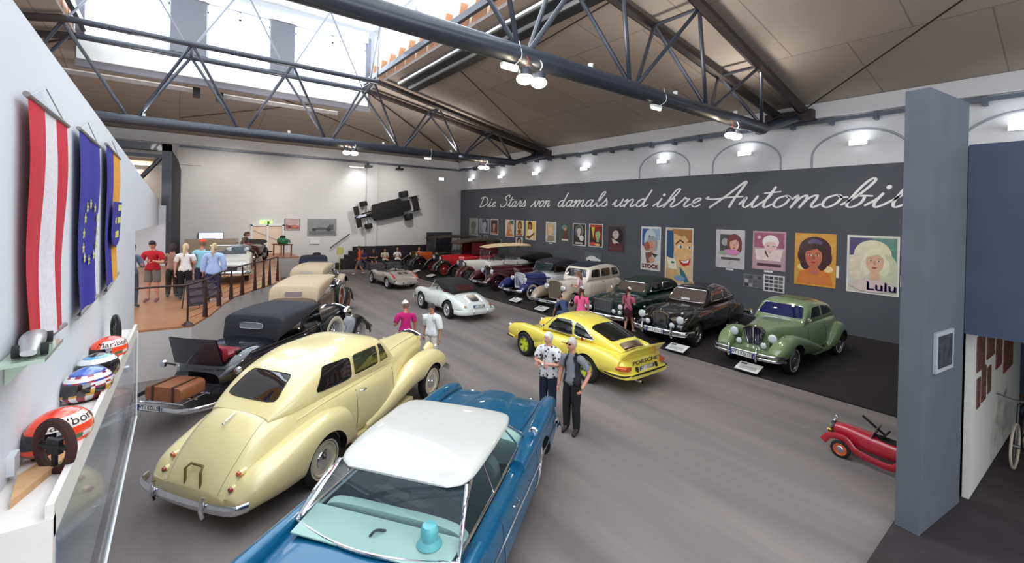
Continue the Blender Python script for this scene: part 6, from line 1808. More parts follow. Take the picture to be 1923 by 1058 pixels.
poster('dark greenish poster of a seated woman with pale caption strip', -18.66, -17.79, 2.27, 3.38, (86, 96, 90), (70, 82, 76), lambda a: (a.ell(-.1, .55, .5, .25, (120, 136, 124)), a.poly([(-.5, -.7), (.7, -.7), (.3, .35), (.05, .35)], (92, 58, 48)), a.ell(.05, .35, .2, .16, (196, 150, 120)), a.rect(-.6, .6, -.85, -.68, (206, 204, 190))))
poster('white-framed black and grey poster of a pale veiled woman', -17.58, -16.60, 2.14, 3.38, W_, (44, 46, 46), lambda a: (a.ell(0, .35, .65, .55, (130, 136, 132)), a.face(-.05, .35, .36, (206, 200, 190), (90, 92, 90)), a.ell(.4, -.3, .35, .25, (216, 214, 206)), a.rect(-.6, .6, -.85, -.68, (190, 188, 180))))
poster('white-framed poster of a green-lit face with red cap and yellow beam', -16.37, -15.39, 2.16, 3.39, W_, (52, 44, 36), lambda a: (a.poly([(-.7, .9), (-.1, .9), (-.35, -.3)], (220, 190, 70)), a.rect(-.9, .9, .72, .92, (170, 60, 40)), a.face(.3, .1, .42, (150, 190, 120), (150, 30, 30), (110, 50, 40)), a.ell(-.3, -.75, .5, .15, (214, 70, 70)), a.ell(.3, -.8, .4, .12, (226, 190, 130))))
poster('dark unframed poster of a black-haired woman looking up, in a white collar', -15.07, -13.94, 1.99, 3.35, (92, 86, 90), (66, 56, 60), lambda a: (a.ell(.25, .2, .5, .62, (30, 26, 30)), a.ell(-.05, .3, .36, .33, (206, 186, 176), rot=.35), a.ell(-.15, .4, .06, .03, (40, 30, 30)), a.ell(-.28, .12, .08, .04, (120, 50, 50)), a.poly([(-.5, 0), (-.1, -.1), (.35, -.3), (0, -.5), (-.35, -.3)], (214, 200, 190)), a.poly([(-.8, -.9), (.85, -.9), (.7, -.45), (.2, -.3), (-.3, -.4), (-.7, -.3)], (104, 50, 52)), a.rect(-.75, .75, -.8, -.62, (96, 70, 66))))
def stock(a):
    a.rect(-.88, -.1, .1, .9, (50, 84, 150)); a.rect(-.1, .88, .4, .9, (150, 176, 200))
    a.ell(-.05, .35, .62, .55, (196, 206, 206)); a.ell(-.1, .55, .12, .06, (60, 64, 70))
    a.face(.15, .2, .40, (214, 150, 120), (150, 160, 166)); a.ell(-.35, .1, .3, .2, (170, 90, 80))
    a.poly([(.1, -.2), (.75, -.25), (.45, -.4)], (60, 60, 56)); a.poly([(-.5, -.2), (.2, -.15), (.1, -.62), (-.35, -.68)], (120, 84, 62))
    a.ell(.15, -.5, .28, .12, (206, 150, 120)); a.text('STOCK', 0, -.82, .26, (190, 30, 40), sx=1.05, bold=.014)
poster('white poster of a hooded drinker with red capitals STOCK at its foot', -12.99, -11.91, 1.30, 3.36, W_, (206, 210, 208), stock)
def bigface(a):
    a.poly([(-.9, .9), (-.3, .9), (-.4, -.2), (-.9, 0)], (40, 84, 130)); a.poly([(-.5, .95), (.9, .95), (.9, .4), (.4, .75), (-.3, .6)], (176, 124, 64))
    a.poly([(-.4, .8), (.2, .7), (.9, .5), (.9, -.35), (.4, -.45), (-.1, -.15), (-.35, .2)], (232, 186, 130))
    a.poly([(-.25, .45), (.1, .6), (.4, .5), (.38, .46), (.1, .54), (-.22, .4)], (70, 44, 30)); a.poly([(.5, .5), (.75, .56), (.9, .5), (.75, .52)], (70, 44, 30))
    a.ell(.08, .34, .22, .05, (240, 236, 226)); a.ell(.14, .34, .08, .05, (70, 96, 90)); a.ell(.72, .34, .16, .04, (240, 236, 226)); a.ell(.76, .34, .06, .04, (70, 96, 90))
    a.poly([(.05, -.12), (.5, -.12), (.85, -.02), (.75, -.25), (.4, -.33), (.15, -.25)], (190, 40, 40)); a.poly([(.14, -.14), (.5, -.14), (.78, -.06), (.66, -.19), (.35, -.22)], (244, 240, 234))
    a.poly([(-.85, -.05), (-.25, -.1), (-.1, -.45), (-.7, -.45)], (232, 228, 206)); a.ell(-.42, -.22, .14, .04, (50, 120, 80))
    a.poly([(-.9, -.45), (-.1, -.45), (.3, -.9), (-.9, -.9)], (206, 170, 120)); a.poly([(.1, -.35), (.4, -.5), (.8, -.85), (.5, -.9), (.15, -.6)], (60, 110, 120)); a.ell(.1, -.75, .4, .1, (120, 156, 190))
poster('tall white-framed poster of a huge smiling face holding a playing card', -11.66, -10.30, .80, 3.36, W_, (214, 190, 150), bigface)
def whitep(a):
    a.rect(-.7, .15, -.2, .75, (70, 72, 74)); a.ell(-.35, .35, .25, .2, (170, 170, 170)); a.face(.3, .25, .38, (232, 176, 160), (120, 60, 52)); a.ell(.1, -.15, .6, .14, (216, 140, 186)); a.ell(-.5, -.2, .3, .1, (150, 176, 150))
    a.rect(-.6, .7, -.56, -.44, (90, 84, 86)); a.rect(-.05, .02, -.8, -.7, (150, 146, 146))
poster('silvery white poster with a small kissing couple', -9.29, -8.13, 1.81, 3.36, (206, 202, 204), (200, 196, 200), whitep, card=(-.15, .15, -.86, -.79))
def pinkp(a):
    a.rect(-.9, .9, .15, .92, (160, 84, 112)); a.ell(-.6, .68, .12, .09, (216, 180, 190)); a.ell(.1, .45, .5, .36, (244, 232, 232)); a.ell(.1, .22, .38, .26, (232, 196, 190)); a.poly([(-.85, .05), (-.2, .1), (.05, -.15), (.3, .05), (.85, .1), (.7, -.5), (-.75, -.5)], (236, 214, 214))
    a.ell(-.05, .24, .08, .02, (60, 40, 50)); a.ell(.28, .24, .08, .02, (60, 40, 50)); a.poly([(-.2, .05), (.0, -.3), (-.05, -.35), (-.25, -.1)], (90, 60, 66)); a.rect(-.7, .75, -.8, -.66, (84, 52, 66))
poster('mauve poster of a white-haired woman in a white fur', -7.83, -6.66, 1.89, 3.36, (186, 150, 160), (196, 160, 170), pinkp, card=(-.15, .15, -.82, -.75))
def orangep(a):
    a.ell(.0, .38, .78, .50, (64, 34, 34)); a.ell(-.55, .15, .3, .3, (70, 38, 36)); a.ell(.5, .1, .32, .32, (58, 30, 32)); a.ell(0, .66, .35, .12, (96, 84, 116))
    a.ell(-.6, -.3, .25, .12, (244, 214, 150)); a.ell(.62, -.32, .25, .12, (244, 220, 160))
    a.poly([(-.88, -.93), (.88, -.93), (.75, -.5), (.3, -.34), (-.3, -.34), (-.75, -.5)], (214, 124, 56))
    a.face(-.05, .12, .50, (196, 112, 84), (64, 34, 34), (178, 44, 50), hairw=1.0, hairh=1.0, dark=(40, 22, 22))
poster('big golden-orange poster of a woman with short dark hair', -6.37, -5.11, 1.50, 3.35, (206, 140, 44), (216, 160, 60), orangep, card=(.64, .72, -.55, -.15), bw=.012)
def lulup(a):
    a.rect(-.9, 0, .3, .92, (86, 76, 120)); a.rect(0, .9, .0, .92, (96, 140, 130)); a.ell(.0, .35, .72, .50, (226, 222, 190)); a.ell(-.55, -.1, .38, .50, (220, 214, 186)); a.ell(.55, -.1, .38, .5, (206, 210, 176))
    a.face(.1, .10, .42, (222, 180, 152), (230, 226, 196), (176, 60, 60), hairw=1.0, hairh=1.0)
    a.ell(0, -.72, .85, .22, (214, 196, 190)); a.text('Lulu', .35, -.74, .38, (66, 40, 130), sx=1.2, bold=.02); a.text('NADJA  TILLER', -.05, .86, .09, (200, 200, 210), sx=1.2) if False else None
poster('white-framed poster of a long-haired platinum blonde with violet title Lulu', -4.81, -3.47, 1.47, 3.35, W_, (206, 206, 190), lulup, card=(.70, .80, -.62, -.25))
def board(a, cols, rows, c1, c2):
    random.seed(cols * 7 + rows)
    for i in range(cols):
        for j in range(rows):
            x = -.9 + 1.8 * (i + .08) / cols; z = -.9 + 1.8 * (j + .12) / rows
            g = random.randint(c1, c2); a.rect(x, x + 1.8 * .84 / cols, z, z + 1.8 * .76 / rows, (g, g, g + 4))
poster('grey collage board of old photographs, left of the photo grid', -8.15, -7.43, 1.14, 1.66, (120, 122, 126), (110, 112, 116), lambda a: board(a, 4, 3, 60, 190), bw=.01)
poster('white board with a grid of sixteen small car photographs', -7.41, -6.68, 1.09, 1.72, (226, 226, 228), (222, 222, 224), lambda a: board(a, 4, 4, 50, 120), bw=.01)
poster('grey photograph of a small white convertible hung low on the slate wall', -16.64, -15.42, 1.21, 1.84, (110, 114, 118), (100, 104, 108), lambda a: (a.poly([(-.9, -.9), (.9, -.9), (.9, -.3), (-.9, -.3)], (130, 134, 136)), a.poly([(-.75, -.45), (.8, -.55), (.85, -.1), (.55, .1), (.35, .15), (.15, .45), (-.35, .45), (-.6, .15), (-.85, .0)], (226, 228, 228)), a.ell(-.45, -.5, .14, .22, (40, 40, 42)), a.ell(.5, -.55, .14, .22, (40, 40, 42))), bw=.01)
for i, (x, z) in enumerate(((-27.3, 1.85), (-26.4, 1.9), (-25.3, 1.62), (-24.7, 1.7))):
    m = MB(); m.box(x - .25, x + .25, 17.77, 17.80, z, z + .38, 0); m.box(x - .2, x + .2, 17.765, 17.77, z + .05, z + .33, 1)
    tag(obj('caption_board', m, [mat('caption_grey', (150, 152, 156), rough=.6), mat('caption_ink', (96, 98, 102), rough=.6, noise=.4, scale=12)], None, False), '%s small grey caption board low on the slate wall above the far cars' % ('leftmost', 'second', 'third', 'rightmost')[i], 'sign')

# information cards on the carpet in front of the right-hand cars
for i, (x, y, a) in enumerate(((-4.97, 11.22, 0), (-6.9, 11.2, .05), (-12.85, 11.35, 0), (-14.75, 11.55, 0), (-23.1, 11.75, 0), (-25.4, 11.9, 0))):
    t = thing('info_card', 'white information card on the carpet before the ' + ('green saloon', 'black saloon', 'beige limousine', 'blue and white convertible', 'white tourer', 'red tourer')[i], 'card', (x, y, .04), a)
    m = MB(); m.prism([(-.27, -.17, .06), (.27, -.17, .06), (.27, .17, .16), (-.27, .17, .16)], (0, 0, .015)); obj('card', m, WHITE, t, False)
    m = MB(); m.prism([(-.22, .06, .147), (-.08, .06, .147), (-.08, .13, .168), (-.22, .13, .168)], (0, 0, .002))
    for k in range(5): m.prism([(-.2, -.12 + .03 * k, .0915 + .009 * k), (.2, -.12 + .03 * k, .0915 + .009 * k), (.2, -.11 + .03 * k, .0945 + .009 * k), (-.2, -.11 + .03 * k, .0945 + .009 * k)], (0, 0, .001))
    obj('print', m, mat('print_ink', (96, 96, 98), rough=.7), t, False)
    m = MB(); m.box(-.2, .2, -.1, .12, 0, .07); obj('stand', m, BLACK, t, False)

# ================================================================== banners on the left wall
def banner(label, x0, x1, zt, zb, mats_, fn, skew=.0, emblem=None, bow=.03):
    t = thing('banner', label, 'banner', ((x0 + x1) / 2, WL + .012, 0), 0)
    w = x1 - x0
    def P(u, v):      # u 0..1 from near (x1) to far (x0), v 0 top..1 bottom
        x = w / 2 - u * w
        z = zt[0] * (1 - u) + zt[1] * u
        zbb = zb[0] * (1 - u) + zb[1] * u
        zz = z + (zbb - z) * v
        y = .03 + .012 * math.sin(u * 9 + v * 2) * (.3 + v) + .01 * math.sin(v * 7)
        x += .02 * math.sin(v * 5 + u * 3) * v
        return (x, y, zz)
    m = MB(); nu, nv = 24, 20
    for i in range(nu):
        g = [[P((i + a) / nu, j / nv) for j in range(nv + 1)] for a in (0, 1)]
        m.grid(g, fn((i + .5) / nu))
    obj('cloth', m, mats_, t)
    for zz, nm in ((zt, 'top'), (zb, 'bottom')):
        r = MB(); r.tube([(w / 2 + .03, .03, zz[0] + (.01 if nm == 'top' else -.01)), (-w / 2 - .03, .03, zz[1] + (.01 if nm == 'top' else -.01))], .016, 8); obj('rod', r, mat('rod_grey', (130, 126, 122), rough=.5), t)
    r = MB(); r.tube([(w / 2, .03, zt[0]), (0, .01, (zt[0] + zt[1]) / 2 + .16), (-w / 2, .03, zt[1])], .004, 4); obj('hanging_cord', r, mat('cord_grey', (170, 170, 174), rough=.7), t)
    if emblem: emblem(t, P)
    return t
REDF = cloth('flag_red', (200, 32, 52)); WHF = cloth('flag_white', (226, 220, 226)); BLF = cloth('flag_blue', (44, 36, 148)); YLF = cloth('flag_yellow', (226, 160, 40)); STAR = mat('star_yellow', (214, 212, 110), rough=.7)
banner('red-white-red striped long banner hanging on the white left wall', -4.55, -3.50, (4.39, 4.38), (3.00, 2.93), [REDF, WHF], lambda u: 1 if .37 < u < .66 else 0)
def stars(t, P):
    for k in range(12):
        a = 2 * PI * k / 12
        u0, v0 = .5 + .30 * math.cos(a), .56 + .17 * math.sin(a)
        m = MB(); pts = []
        for j in range(10):
            r = .048 if j % 2 == 0 else .02
            b = PI / 2 + j * PI / 5
            q = P(u0, v0); pts.append((q[0] + r * math.cos(b) * 1.25, q[1] + .012, q[2] + r * math.sin(b)))
        m.prism(pts, (0, .003, 0)); obj('star', m, STAR, t, False)
banner('deep blue banner with a ring of yellow stars on the left wall', -6.22, -5.05, (4.43, 4.41), (2.88, 2.88), [BLF], lambda u: 0, emblem=stars)
def crest(t, P):
    def pl(pts, mt, o, nm):
        m = MB(); m.prism([(P(u, v)[0], P(u, v)[1] + o, P(u, v)[2]) for u, v in pts], (0, .004, 0)); obj(nm, m, mt, t, False)
    pl([(.25, .38), (.85, .38), (.85, .62), (.72, .70), (.55, .74), (.38, .70), (.25, .62)], BLF, .03, 'crest_shield')
    for (u, v) in ((.45, .42), (.68, .42), (.45, .52), (.68, .52), (.56, .63)):
        pl([(u - .08, v - .02), (u + .08, v - .02), (u + .08, v + .03), (u - .08, v + .03)], STAR, .038, 'eagle')
banner('blue and yellow banner with a crest, farthest of the three banners', -8.20, -6.75, (4.50, 4.46), (2.82, 2.88), [BLF, YLF], lambda u: 1 if u > .52 else 0, emblem=crest)

# ================================================================== helmets and wheels on the ledge
def helmet(x, y, label, shell, bands, rot=0.0, s=1.0, text=None, visor=(20, 18, 20), z=None):
    zb = lz(x) - .055 if z is None else z
    t = thing('racing_helmet', label, 'helmet', (x, y, zb), rot)
    sm = mat('shell_%d_%d_%d' % shell, shell, rough=.25, coat=1.0)
    def HP(a, e, k=1.0):   # azimuth a (0 = front +x), elevation e
        rx, ry, rz = .165 * s, .125 * s, .135 * s
        flare = 1 + .10 * max(0, -math.sin(e))
        xx = rx * math.cos(e) * math.cos(a) * flare * k; yy = ry * math.cos(e) * math.sin(a) * k * (1 + .05 * max(0, -math.sin(e))); zz = rz * math.sin(e) * k
        if e < 0 and math.cos(a) > 0: xx += .03 * s * math.cos(a) * min(1, -e / .5)
        return Vector((xx, yy, zz + .125 * s))
    m = MB(); n = 40; r = 22; e0 = -1.05
    idx = []
    mats_ = [sm] + [mat('band_%d_%d_%d' % c, c, rough=.25, coat=1.0) for c in bands[0]]
    rows = [[HP(2 * PI * j / n, e0 + (PI / 2 - e0) * i / r) for j in range(n)] for i in range(r + 1)]
    for i in range(r):
        for j in range(n):
            ea = e0 + (PI / 2 - e0) * (i + .5) / r; aa = (2 * PI * (j + .5) / n + PI) % (2 * PI) - PI
            mi_ = bands[1](aa, ea)
            m.add([rows[i][j], rows[i][(j + 1) % n], rows[i + 1][(j + 1) % n], rows[i + 1][j]], [(0, 1, 2, 3)], mi_)
    obj('shell', m, mats_, t)
    m = MB(); m.grid([[HP(a, e, 1.012) for e in (-.30, -.15, 0, .15, .28)] for a in [-1.25 + 2.5 * k / 20 for k in range(21)]]); obj('visor', m, mat('visor_%d' % visor[0], visor, rough=.05, coat=1.0), t)
    m = MB(); m.tube([HP(2 * PI * k / 40, e0, .99) for k in range(40)], .012, 6, closed=True); obj('rim_trim', m, BLACK, t)
    if text:
        V, Fc = text_mesh(text, .075 * s, 0, 'CENTER', 0, 1.15)
        for base in (PI / 2, -PI / 2):
            m = MB(); m.add([HP(base + v[0] / (.135 * s), .52 + v[1] / (.135 * s), 1.014) for v in V], Fc)
            obj('sponsor_lettering', m, mat('lettering_black', (24, 20, 22), rough=.5), t)
    return t
ORG = (250, 74, 36)
def b_marl(a, e):
    if e > 1.15: return 1
    if .26 < e < .86 and abs(abs(a) - PI / 2) < 1.0: return 2
    if -.28 < e < -.06 and abs(a) > 1.35: return 3 if abs(abs(a) - 2.1) > .25 else 2
    if -.75 < e < -.62: return 3
    return 0
MB_ = ([ (228, 50, 24), (240, 226, 216), (96, 112, 70)], b_marl)
helmet(-3.74, -.555, 'orange-red racing helmet with Marlboro lettering, nearest of the two orange helmets', ORG, MB_, -.9, .98, 'Marlboro')
def b_flag(a, e):
    if e > .9: return 3
    k = int((a + PI) / .33) % 2
    if e > .0: return 1 if (k and int(e * 7) % 2 == 0) else (2 if int(e * 7) % 3 == 2 else 0)
    if -.45 < e < -.1: return 4 if k else 5
    return 0 if k else 1
helmet(-4.80, -.555, 'white racing helmet with red chequers, black and yellow flashes', (232, 228, 228), ([(156, 34, 48), (60, 70, 150), (70, 110, 190), (214, 160, 50), (30, 28, 30)], b_flag), -.9, .98)
helmet(-5.32, -.555, 'black racing helmet with white and blue top band', (26, 20, 26), ([(228, 228, 232), (90, 160, 200), (120, 30, 40)], lambda a, e: 1 if .55 < e < .8 else (2 if .9 < e < 1.05 else (3 if -.3 < e < -.22 else 0))), -.9, .98)
helmet(-6.15, -.555, 'smaller-looking orange-red racing helmet with Marlboro lettering, farther along the ledge', ORG, MB_, -.9, .98, 'Marlboro')
def racing_wheel(x, y, label, r, rz, col):
    t = thing('racing_steering_wheel', label, 'steering wheel', (x, y, lz(x) - .06 + r * 1.02 + .012), rz)
    m = MB(); ring = [(0, r * .92 * math.cos(a), r * math.sin(a)) for a in [2 * PI * k / 32 for k in range(32)]]
    m.tube(ring, .024, 8, closed=True); obj('rim', m, col, t)
    m = MB(); m.box(-.012, .012, -r * .35, r * .35, -r * .3, r * .3)
    for a in (0, PI, -PI / 2): m.tube([(0, 0, 0), (0, r * .92 * math.cos(a), r * math.sin(a))], .016, 6)
    obj('hub', m, BLACK, t); return t
racing_wheel(-3.42, -.525, 'brown suede racing steering wheel standing on the ledge in front of the near orange helmet', .13, -.85, mat('suede_brown', (58, 28, 26), rough=.9, noise=.2, scale=20))
racing_wheel(-7.0, -.575, 'black racing steering wheel at the far end of the ledge', .165, -1.3, BLACK)
m = MB(); m.prism([(-3.08, -.62, lz(-3.1) - .058), (-3.50, -.50, lz(-3.5) - .058), (-3.72, -.52, lz(-3.7) - .058), (-3.40, -.66, lz(-3.4) - .058)], (0, 0, .035))
tag(obj('wood_wedge', m, mat('raw_wood', (206, 160, 116), rough=.7, noise=.12, scale=12), None, False), 'flat raw wooden wedge lying on the near end of the white ledge', 'wood')
t = thing('bracket_shelf', 'small glass wall bracket holding a silver and black model, under the striped banner', 'shelf', (-3.42, WL, 3.02))
m = MB(); m.prism([(.26, .01, 0), (-.18, .01, 0), (-.22, .17, 0), (.22, .17, 0)], (0, 0, -.02)); m.prism([(.1, .01, -.02), (.1, .12, -.02), (.1, .01, -.14)], (.01, 0, 0)); obj('glass_shelf', m, mat('shelf_green', (176, 196, 176), rough=.1, coat=.8), t, False)
t = thing('model_car', 'small silver and black racing model standing on the wall bracket', 'model', (-3.42, WL + .09, 3.022), .1)
b = loft([(-.25, 0, .02, .03, .05, 2.4, 0), (-.1, 0, .045, .02, .09, 2.6, 0), (.05, 0, .05, .02, .10, 2.6, 0), (.22, 0, .03, .02, .05, 2.4, 0)], 16, 4); obj('body', b, mat('model_silver', (170, 170, 172), rough=.3, metal=.5), t)
for x in (-.14, .14):
    for y in (-.05, .05):
        m = MB(); m.lathe([(.001, -.014), (.032, -.014), (.032, .014), (.001, .014)], (x, y, .032), 'y', 16); obj('wheel', m, RUBBER, t)
for (x, z, lab) in ((-3.45, 2.72, 'small pale grey switch box on the left wall below the bracket'),):
    m = MB(); m.box(x - .05, x + .05, WL, WL + .03, z - .35, z - .25); tag(obj('switch_box', m, mat('switch_grey', (206, 208, 212), rough=.5), None, False), lab, 'switch')

# ================================================================== far wall dressing
def farpic(label, y0, y1, z0, z1, fr, bg, fn):
    w, h = y1 - y0, z1 - z0
    t = thing('framed_picture', label, 'picture', (-30.29, (y0 + y1) / 2, (z0 + z1) / 2), PI / 2)
    m = MB(); m.box(-w / 2, w / 2, -.04, 0, -h / 2, h / 2); obj('frame', m, poster_mat('b%d_%d_%d' % fr, fr), t, False)
    a = Art(w, h); a.k = 16; a.rect(-.93, .93, -.92, .92, bg); fn(a); obj('print', a.m, a.mats, t, False)
farpic('reddish framed picture of a racing car beside the doorway', 5.28, 6.17, 2.56, 3.27, (70, 56, 54), (196, 170, 168), lambda a: (a.poly([(-.85, -.8), (.85, -.8), (.85, -.3), (.3, -.1), (-.3, -.2), (-.85, -.0)], (150, 96, 84)), a.ell(.3, -.4, .4, .2, (206, 120, 100)), a.ell(-.4, -.45, .16, .2, (84, 56, 54))))
farpic('large grey picture of an open-wheel racing car on the far wall', 6.6, 8.40, 2.18, 3.28, (150, 152, 152), (142, 144, 144), lambda a: (a.rect(-.9, .9, -.9, -.45, (112, 116, 114)), a.poly([(-.75, -.25), (-.2, .0), (.3, -.05), (.5, .3), (.8, .3), (.78, -.3), (.4, -.35), (-.7, -.35)], (86, 90, 90)), a.ell(-.55, -.28, .14, .18, (60, 62, 64)), a.ell(.45, -.28, .16, .2, (60, 62, 64))))
# doorway with the stair landing behind, exit sign
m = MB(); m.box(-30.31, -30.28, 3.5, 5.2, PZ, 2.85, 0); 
t = struct('door_1', m, mat('door_landing', (214, 190, 170), rough=.7, noise=.08, scale=1.5, emit=.12))  # faint emission stands in for light on the landing
m = MB()
for y in (3.5, 4.35, 5.2): m.box(-30.28, -30.2, y - .05, y + .05, PZ, 2.9)
m.box(-30.28, -30.2, 3.45, 5.25, 2.82, 2.92); m.tube([(-30.2, 3.6, 2.6), (-30.2, 4.9, 2.0)], .02, 6)
obj('door_frame', m, WHITE, t, False)
t = thing('exit_sign', 'glowing green emergency exit sign above the far doorway', 'sign', (-30.255, 4.25, 3.02), PI / 2)
m = MB(); m.box(-.33, .33, -.04, .04, -.13, .13); obj('sign_box', m, mat('exit_glow', (170, 226, 120), rough=.4, emit=1.6), t, False)
m = MB(); m.tube([(-.05, -.05, .06), (-.07, -.05, -.02), (-.14, -.05, -.09)], .012, 5); m.tube([(-.07, -.05, -.02), (0, -.05, -.09)], .012, 5); m.ball((-.04, -.05, .09), .02); m.box(.06, .2, -.05, -.045, -.09, .09); obj('pictogram', m, mat('exit_green', (40, 120, 60), rough=.5), t)
t = thing('television', 'switched-on television with a pale blue picture high on the far wall above the visitors', 'television', (-30.15, 1.5, 2.12), PI / 2)
m = MB(); m.box(-.6, .6, -.03, .03, -.34, .34); obj('case', m, BLACK, t, False)
m = MB(); m.box(-.57, .57, -.035, -.03, -.31, .31, 0); m.box(-.5, -.1, -.037, -.035, .05, .22, 1); m.box(-.4, .2, -.037, -.035, -.3, .0, 2); obj('screen', m, [mat('screen_glow', (190, 204, 255), emit=1.6), mat('screen_white', (240, 244, 255), emit=2.2), mat('screen_grey', (110, 108, 120), emit=.5)], t, False)
m = MB(); m.box(-30.29, -30.2, 2.45, 2.85, 1.85, 2.1); tag(obj('wall_box', m, mat('box_grey', (178, 176, 174), rough=.6), None, False), 'small grey ventilation box on the far wall right of the television', 'box')
m = MB(); m.box(-30.29, -30.22, 6.75, 7.35, 1.65, 1.98); tag(obj('caption_board', m, WHITE, None, False), 'small white caption board below the big grey picture on the far wall', 'sign')
t = thing('hand_rail', 'black sloping hand rail on the white far wall left of the hanging racing car', 'rail')
m = MB(); m.tube([(-30.12, 7.97, 1.36), (-30.12, 9.23, 2.28)], .03, 8); obj('rail', m, BLACK, t)
for (y, z) in ((8.1, 1.46), (9.1, 2.18)):
    m = MB(); m.tube([(-30.3, y, z - .05), (-30.12, y, z)], .02, 6); obj('bracket', m, BLACK, t)
# white projector glow box and two black projectors on the rail
m = MB(); m.box(-29.95, -29.8, 10.1, 10.6, 6.85, 6.98); m.box(-30.1, -29.86, 10.32, 10.38, 6.98, 7.16); tag(obj('projector', m, BLACK, None, False), 'black projector box under the far rail beside the pilaster', 'projector')
m = MB(); m.box(-29.95, -29.8, 12.35, 12.85, 6.85, 6.98); m.box(-30.1, -29.86, 12.57, 12.63, 6.98, 7.16); tag(obj('projector', m, BLACK, None, False), 'second black projector box under the far rail above the racing car', 'projector')
t = thing('ceiling_lamp', 'bright white flat lamp high on the far wall left of the pilaster', 'lamp', (-29.9, 9.55, 6.85))
m = MB(); m.box(-.1, .1, -.5, .5, -.05, .05); obj('housing', m, WHITE, t, False)
m = MB(); m.box(-.09, .09, -.46, .46, -.07, -.05); obj('diffuser', m, WALLGLOW, t, False)
spot_light('pilaster_wash', (-29.5, 9.6, 6.7), (-30.3, 9.8, 5.2), 60, (.95, .98, 1), 120, .1)
# stage steps and bench in front of the far wall
m = MB()
for k in range(4): m.box(-30.09, -29.2 + .0, 8.3 + k * .28, 8.3 + (k + 1) * .28, 0, .38 + .26 * k)
m.box(-30.09, -28.6, 9.42, 13.9, 0, .45, 0); m.box(-30.09, -29.5, 9.42, 15.8, .45, .95, 0); m.box(-30.09, -30.0, 9.42, 15.8, .95, 1.42, 0); m.box(-28.62, -28.58, 9.42, 13.9, 0, .45, 1)
tag(obj('seating_steps', m, [mat('step_black', (34, 26, 34), rough=.8, noise=.1), mat('step_grey', (84, 84, 88), rough=.8)], None, False), 'black stepped seating block along the foot of the far wall', 'steps')
m = MB(); m.box(-28.64, -28.60, 13.0, 13.7, .9, 1.25); 
for i, y in enumerate((9.9, 11.0, 12.1)):
    m = MB(); m.box(-28.35, -27.75, y, y + .9, 0, .42)
    tag(obj('bench_block', m, mat('bench_grey', (88, 86, 88), rough=.8), None, False), '%s low grey bench block in front of the black seating steps' % ('left', 'middle', 'right')[i], 'bench')
m = MB(); m.box(-28.3, -28.2, 14.0, 16.0, .03, 2.42); tag(obj('dark_screen', m, mat('screen_slate', (50, 54, 62), rough=.7), None, False), 'tall slate-coloured screen standing between the seating and the veteran car', 'screen')

# ------------------------------------------------------------------ racing car hung on the far wall, underside showing
t = thing('hanging_racing_car', 'black open-wheel racing car hung upright on the far wall, underside to the room', 'racing car', (-29.95, 11.75, 3.95), 0)
RM = Matrix.Rotation(math.radians(14), 4, 'X')       # nose low at left
def rc(y, z, x=0.0): return RM @ Vector((x, y, z))
UND = mat('underfloor_black', (14, 13, 13), rough=.5, noise=.3, scale=4)
m = MB(); out = [(-1.25, -.12), (-1.1, -.50), (-.3, -.60), (1.05, -.64), (1.15, -.42), (1.75, -.36), (1.75, .36), (1.15, .42), (1.05, .64), (-.3, .62), (-1.0, .58), (-1.1, .25), (-1.25, .12)]
m.prism([rc(y, z, .12) for y, z in out], (-.12, 0, 0)); obj('floor_pan', m, UND, t, False)
m = MB(); m.tube([rc(-1.2, 0, .0), rc(-1.9, 0, .02), rc(-2.35, 0, .06)], [.22, .15, .06], 10, 0, .7); obj('nose_cone', m, mat('nose_black', (24, 24, 30), rough=.3, coat=.8), t)
m = MB(); m.prism([rc(-1.55, -.05, .16), rc(-2.1, -.07, .17), rc(-2.3, 0, .17), rc(-2.05, .10, .17), rc(-1.6, .09, .16)], (-.01, 0, 0)); obj('nose_stripe', m, mat('stripe_pale', (206, 214, 226), rough=.3), t, False)
m = MB(); m.prism([rc(-2.35, -.72, .14), rc(-2.0, -.72, .14), rc(-1.98, -.12, .14), rc(-2.33, -.12, .14)], (-.04, 0, 0)); m.prism([rc(-2.35, .12, .14), rc(-2.0, .12, .14), rc(-1.98, .72, .14), rc(-2.33, .72, .14)], (-.04, 0, 0)); obj('front_wing', m, UND, t, False)
m = MB(); m.prism([rc(1.95, -.52, .1), rc(2.4, -.52, .1), rc(2.4, .52, .1), rc(1.95, .52, .1)], (-.05, 0, 0))
for z in (-.52, .52): m.prism([rc(1.85, z, .25), rc(2.5, z, .25), rc(2.5, z + .03, .25), rc(1.85, z + .03, .25)], (-.5, 0, 0))
obj('rear_wing', m, mat('wing_dark', (34, 26, 28), rough=.4, coat=.5), t, False)
for (y, z, r, w) in ((-1.55, .78, .26, .32), (-1.55, -.78, .26, .32), (1.45, .84, .32, .42), (1.45, -.84, .32, .42)):
    m = MB(); M = RM.to_3x3()
    m.lathe([(r * .5, -w / 2), (r * .93, -w / 2), (r, -w * .35), (r, w * .35), (r * .93, w / 2), (r * .5, w / 2), (0.001, w * .3)], rc(y, z, .0), 'z', 24, M=M.to_4x4()); wo = obj('wheel', m, RUBBER, t)
    m = MB(); m.tube([rc(y, z * .3, .05), rc(y, z * .9, 0)], .03, 6); m.tube([rc(y + .25, z * .3, .05), rc(y, z * .9, 0)], .02, 6); obj('suspension_arm', m, DULLMETAL, t)
m = MB(); m.tube([(-.36, 0, .5), (0, 0, .5)], .04, 6); m.tube([(-.36, .8, -.3), (0, .8, -.3)], .04, 6); obj('wall_bracket', m, DULLMETAL, t)

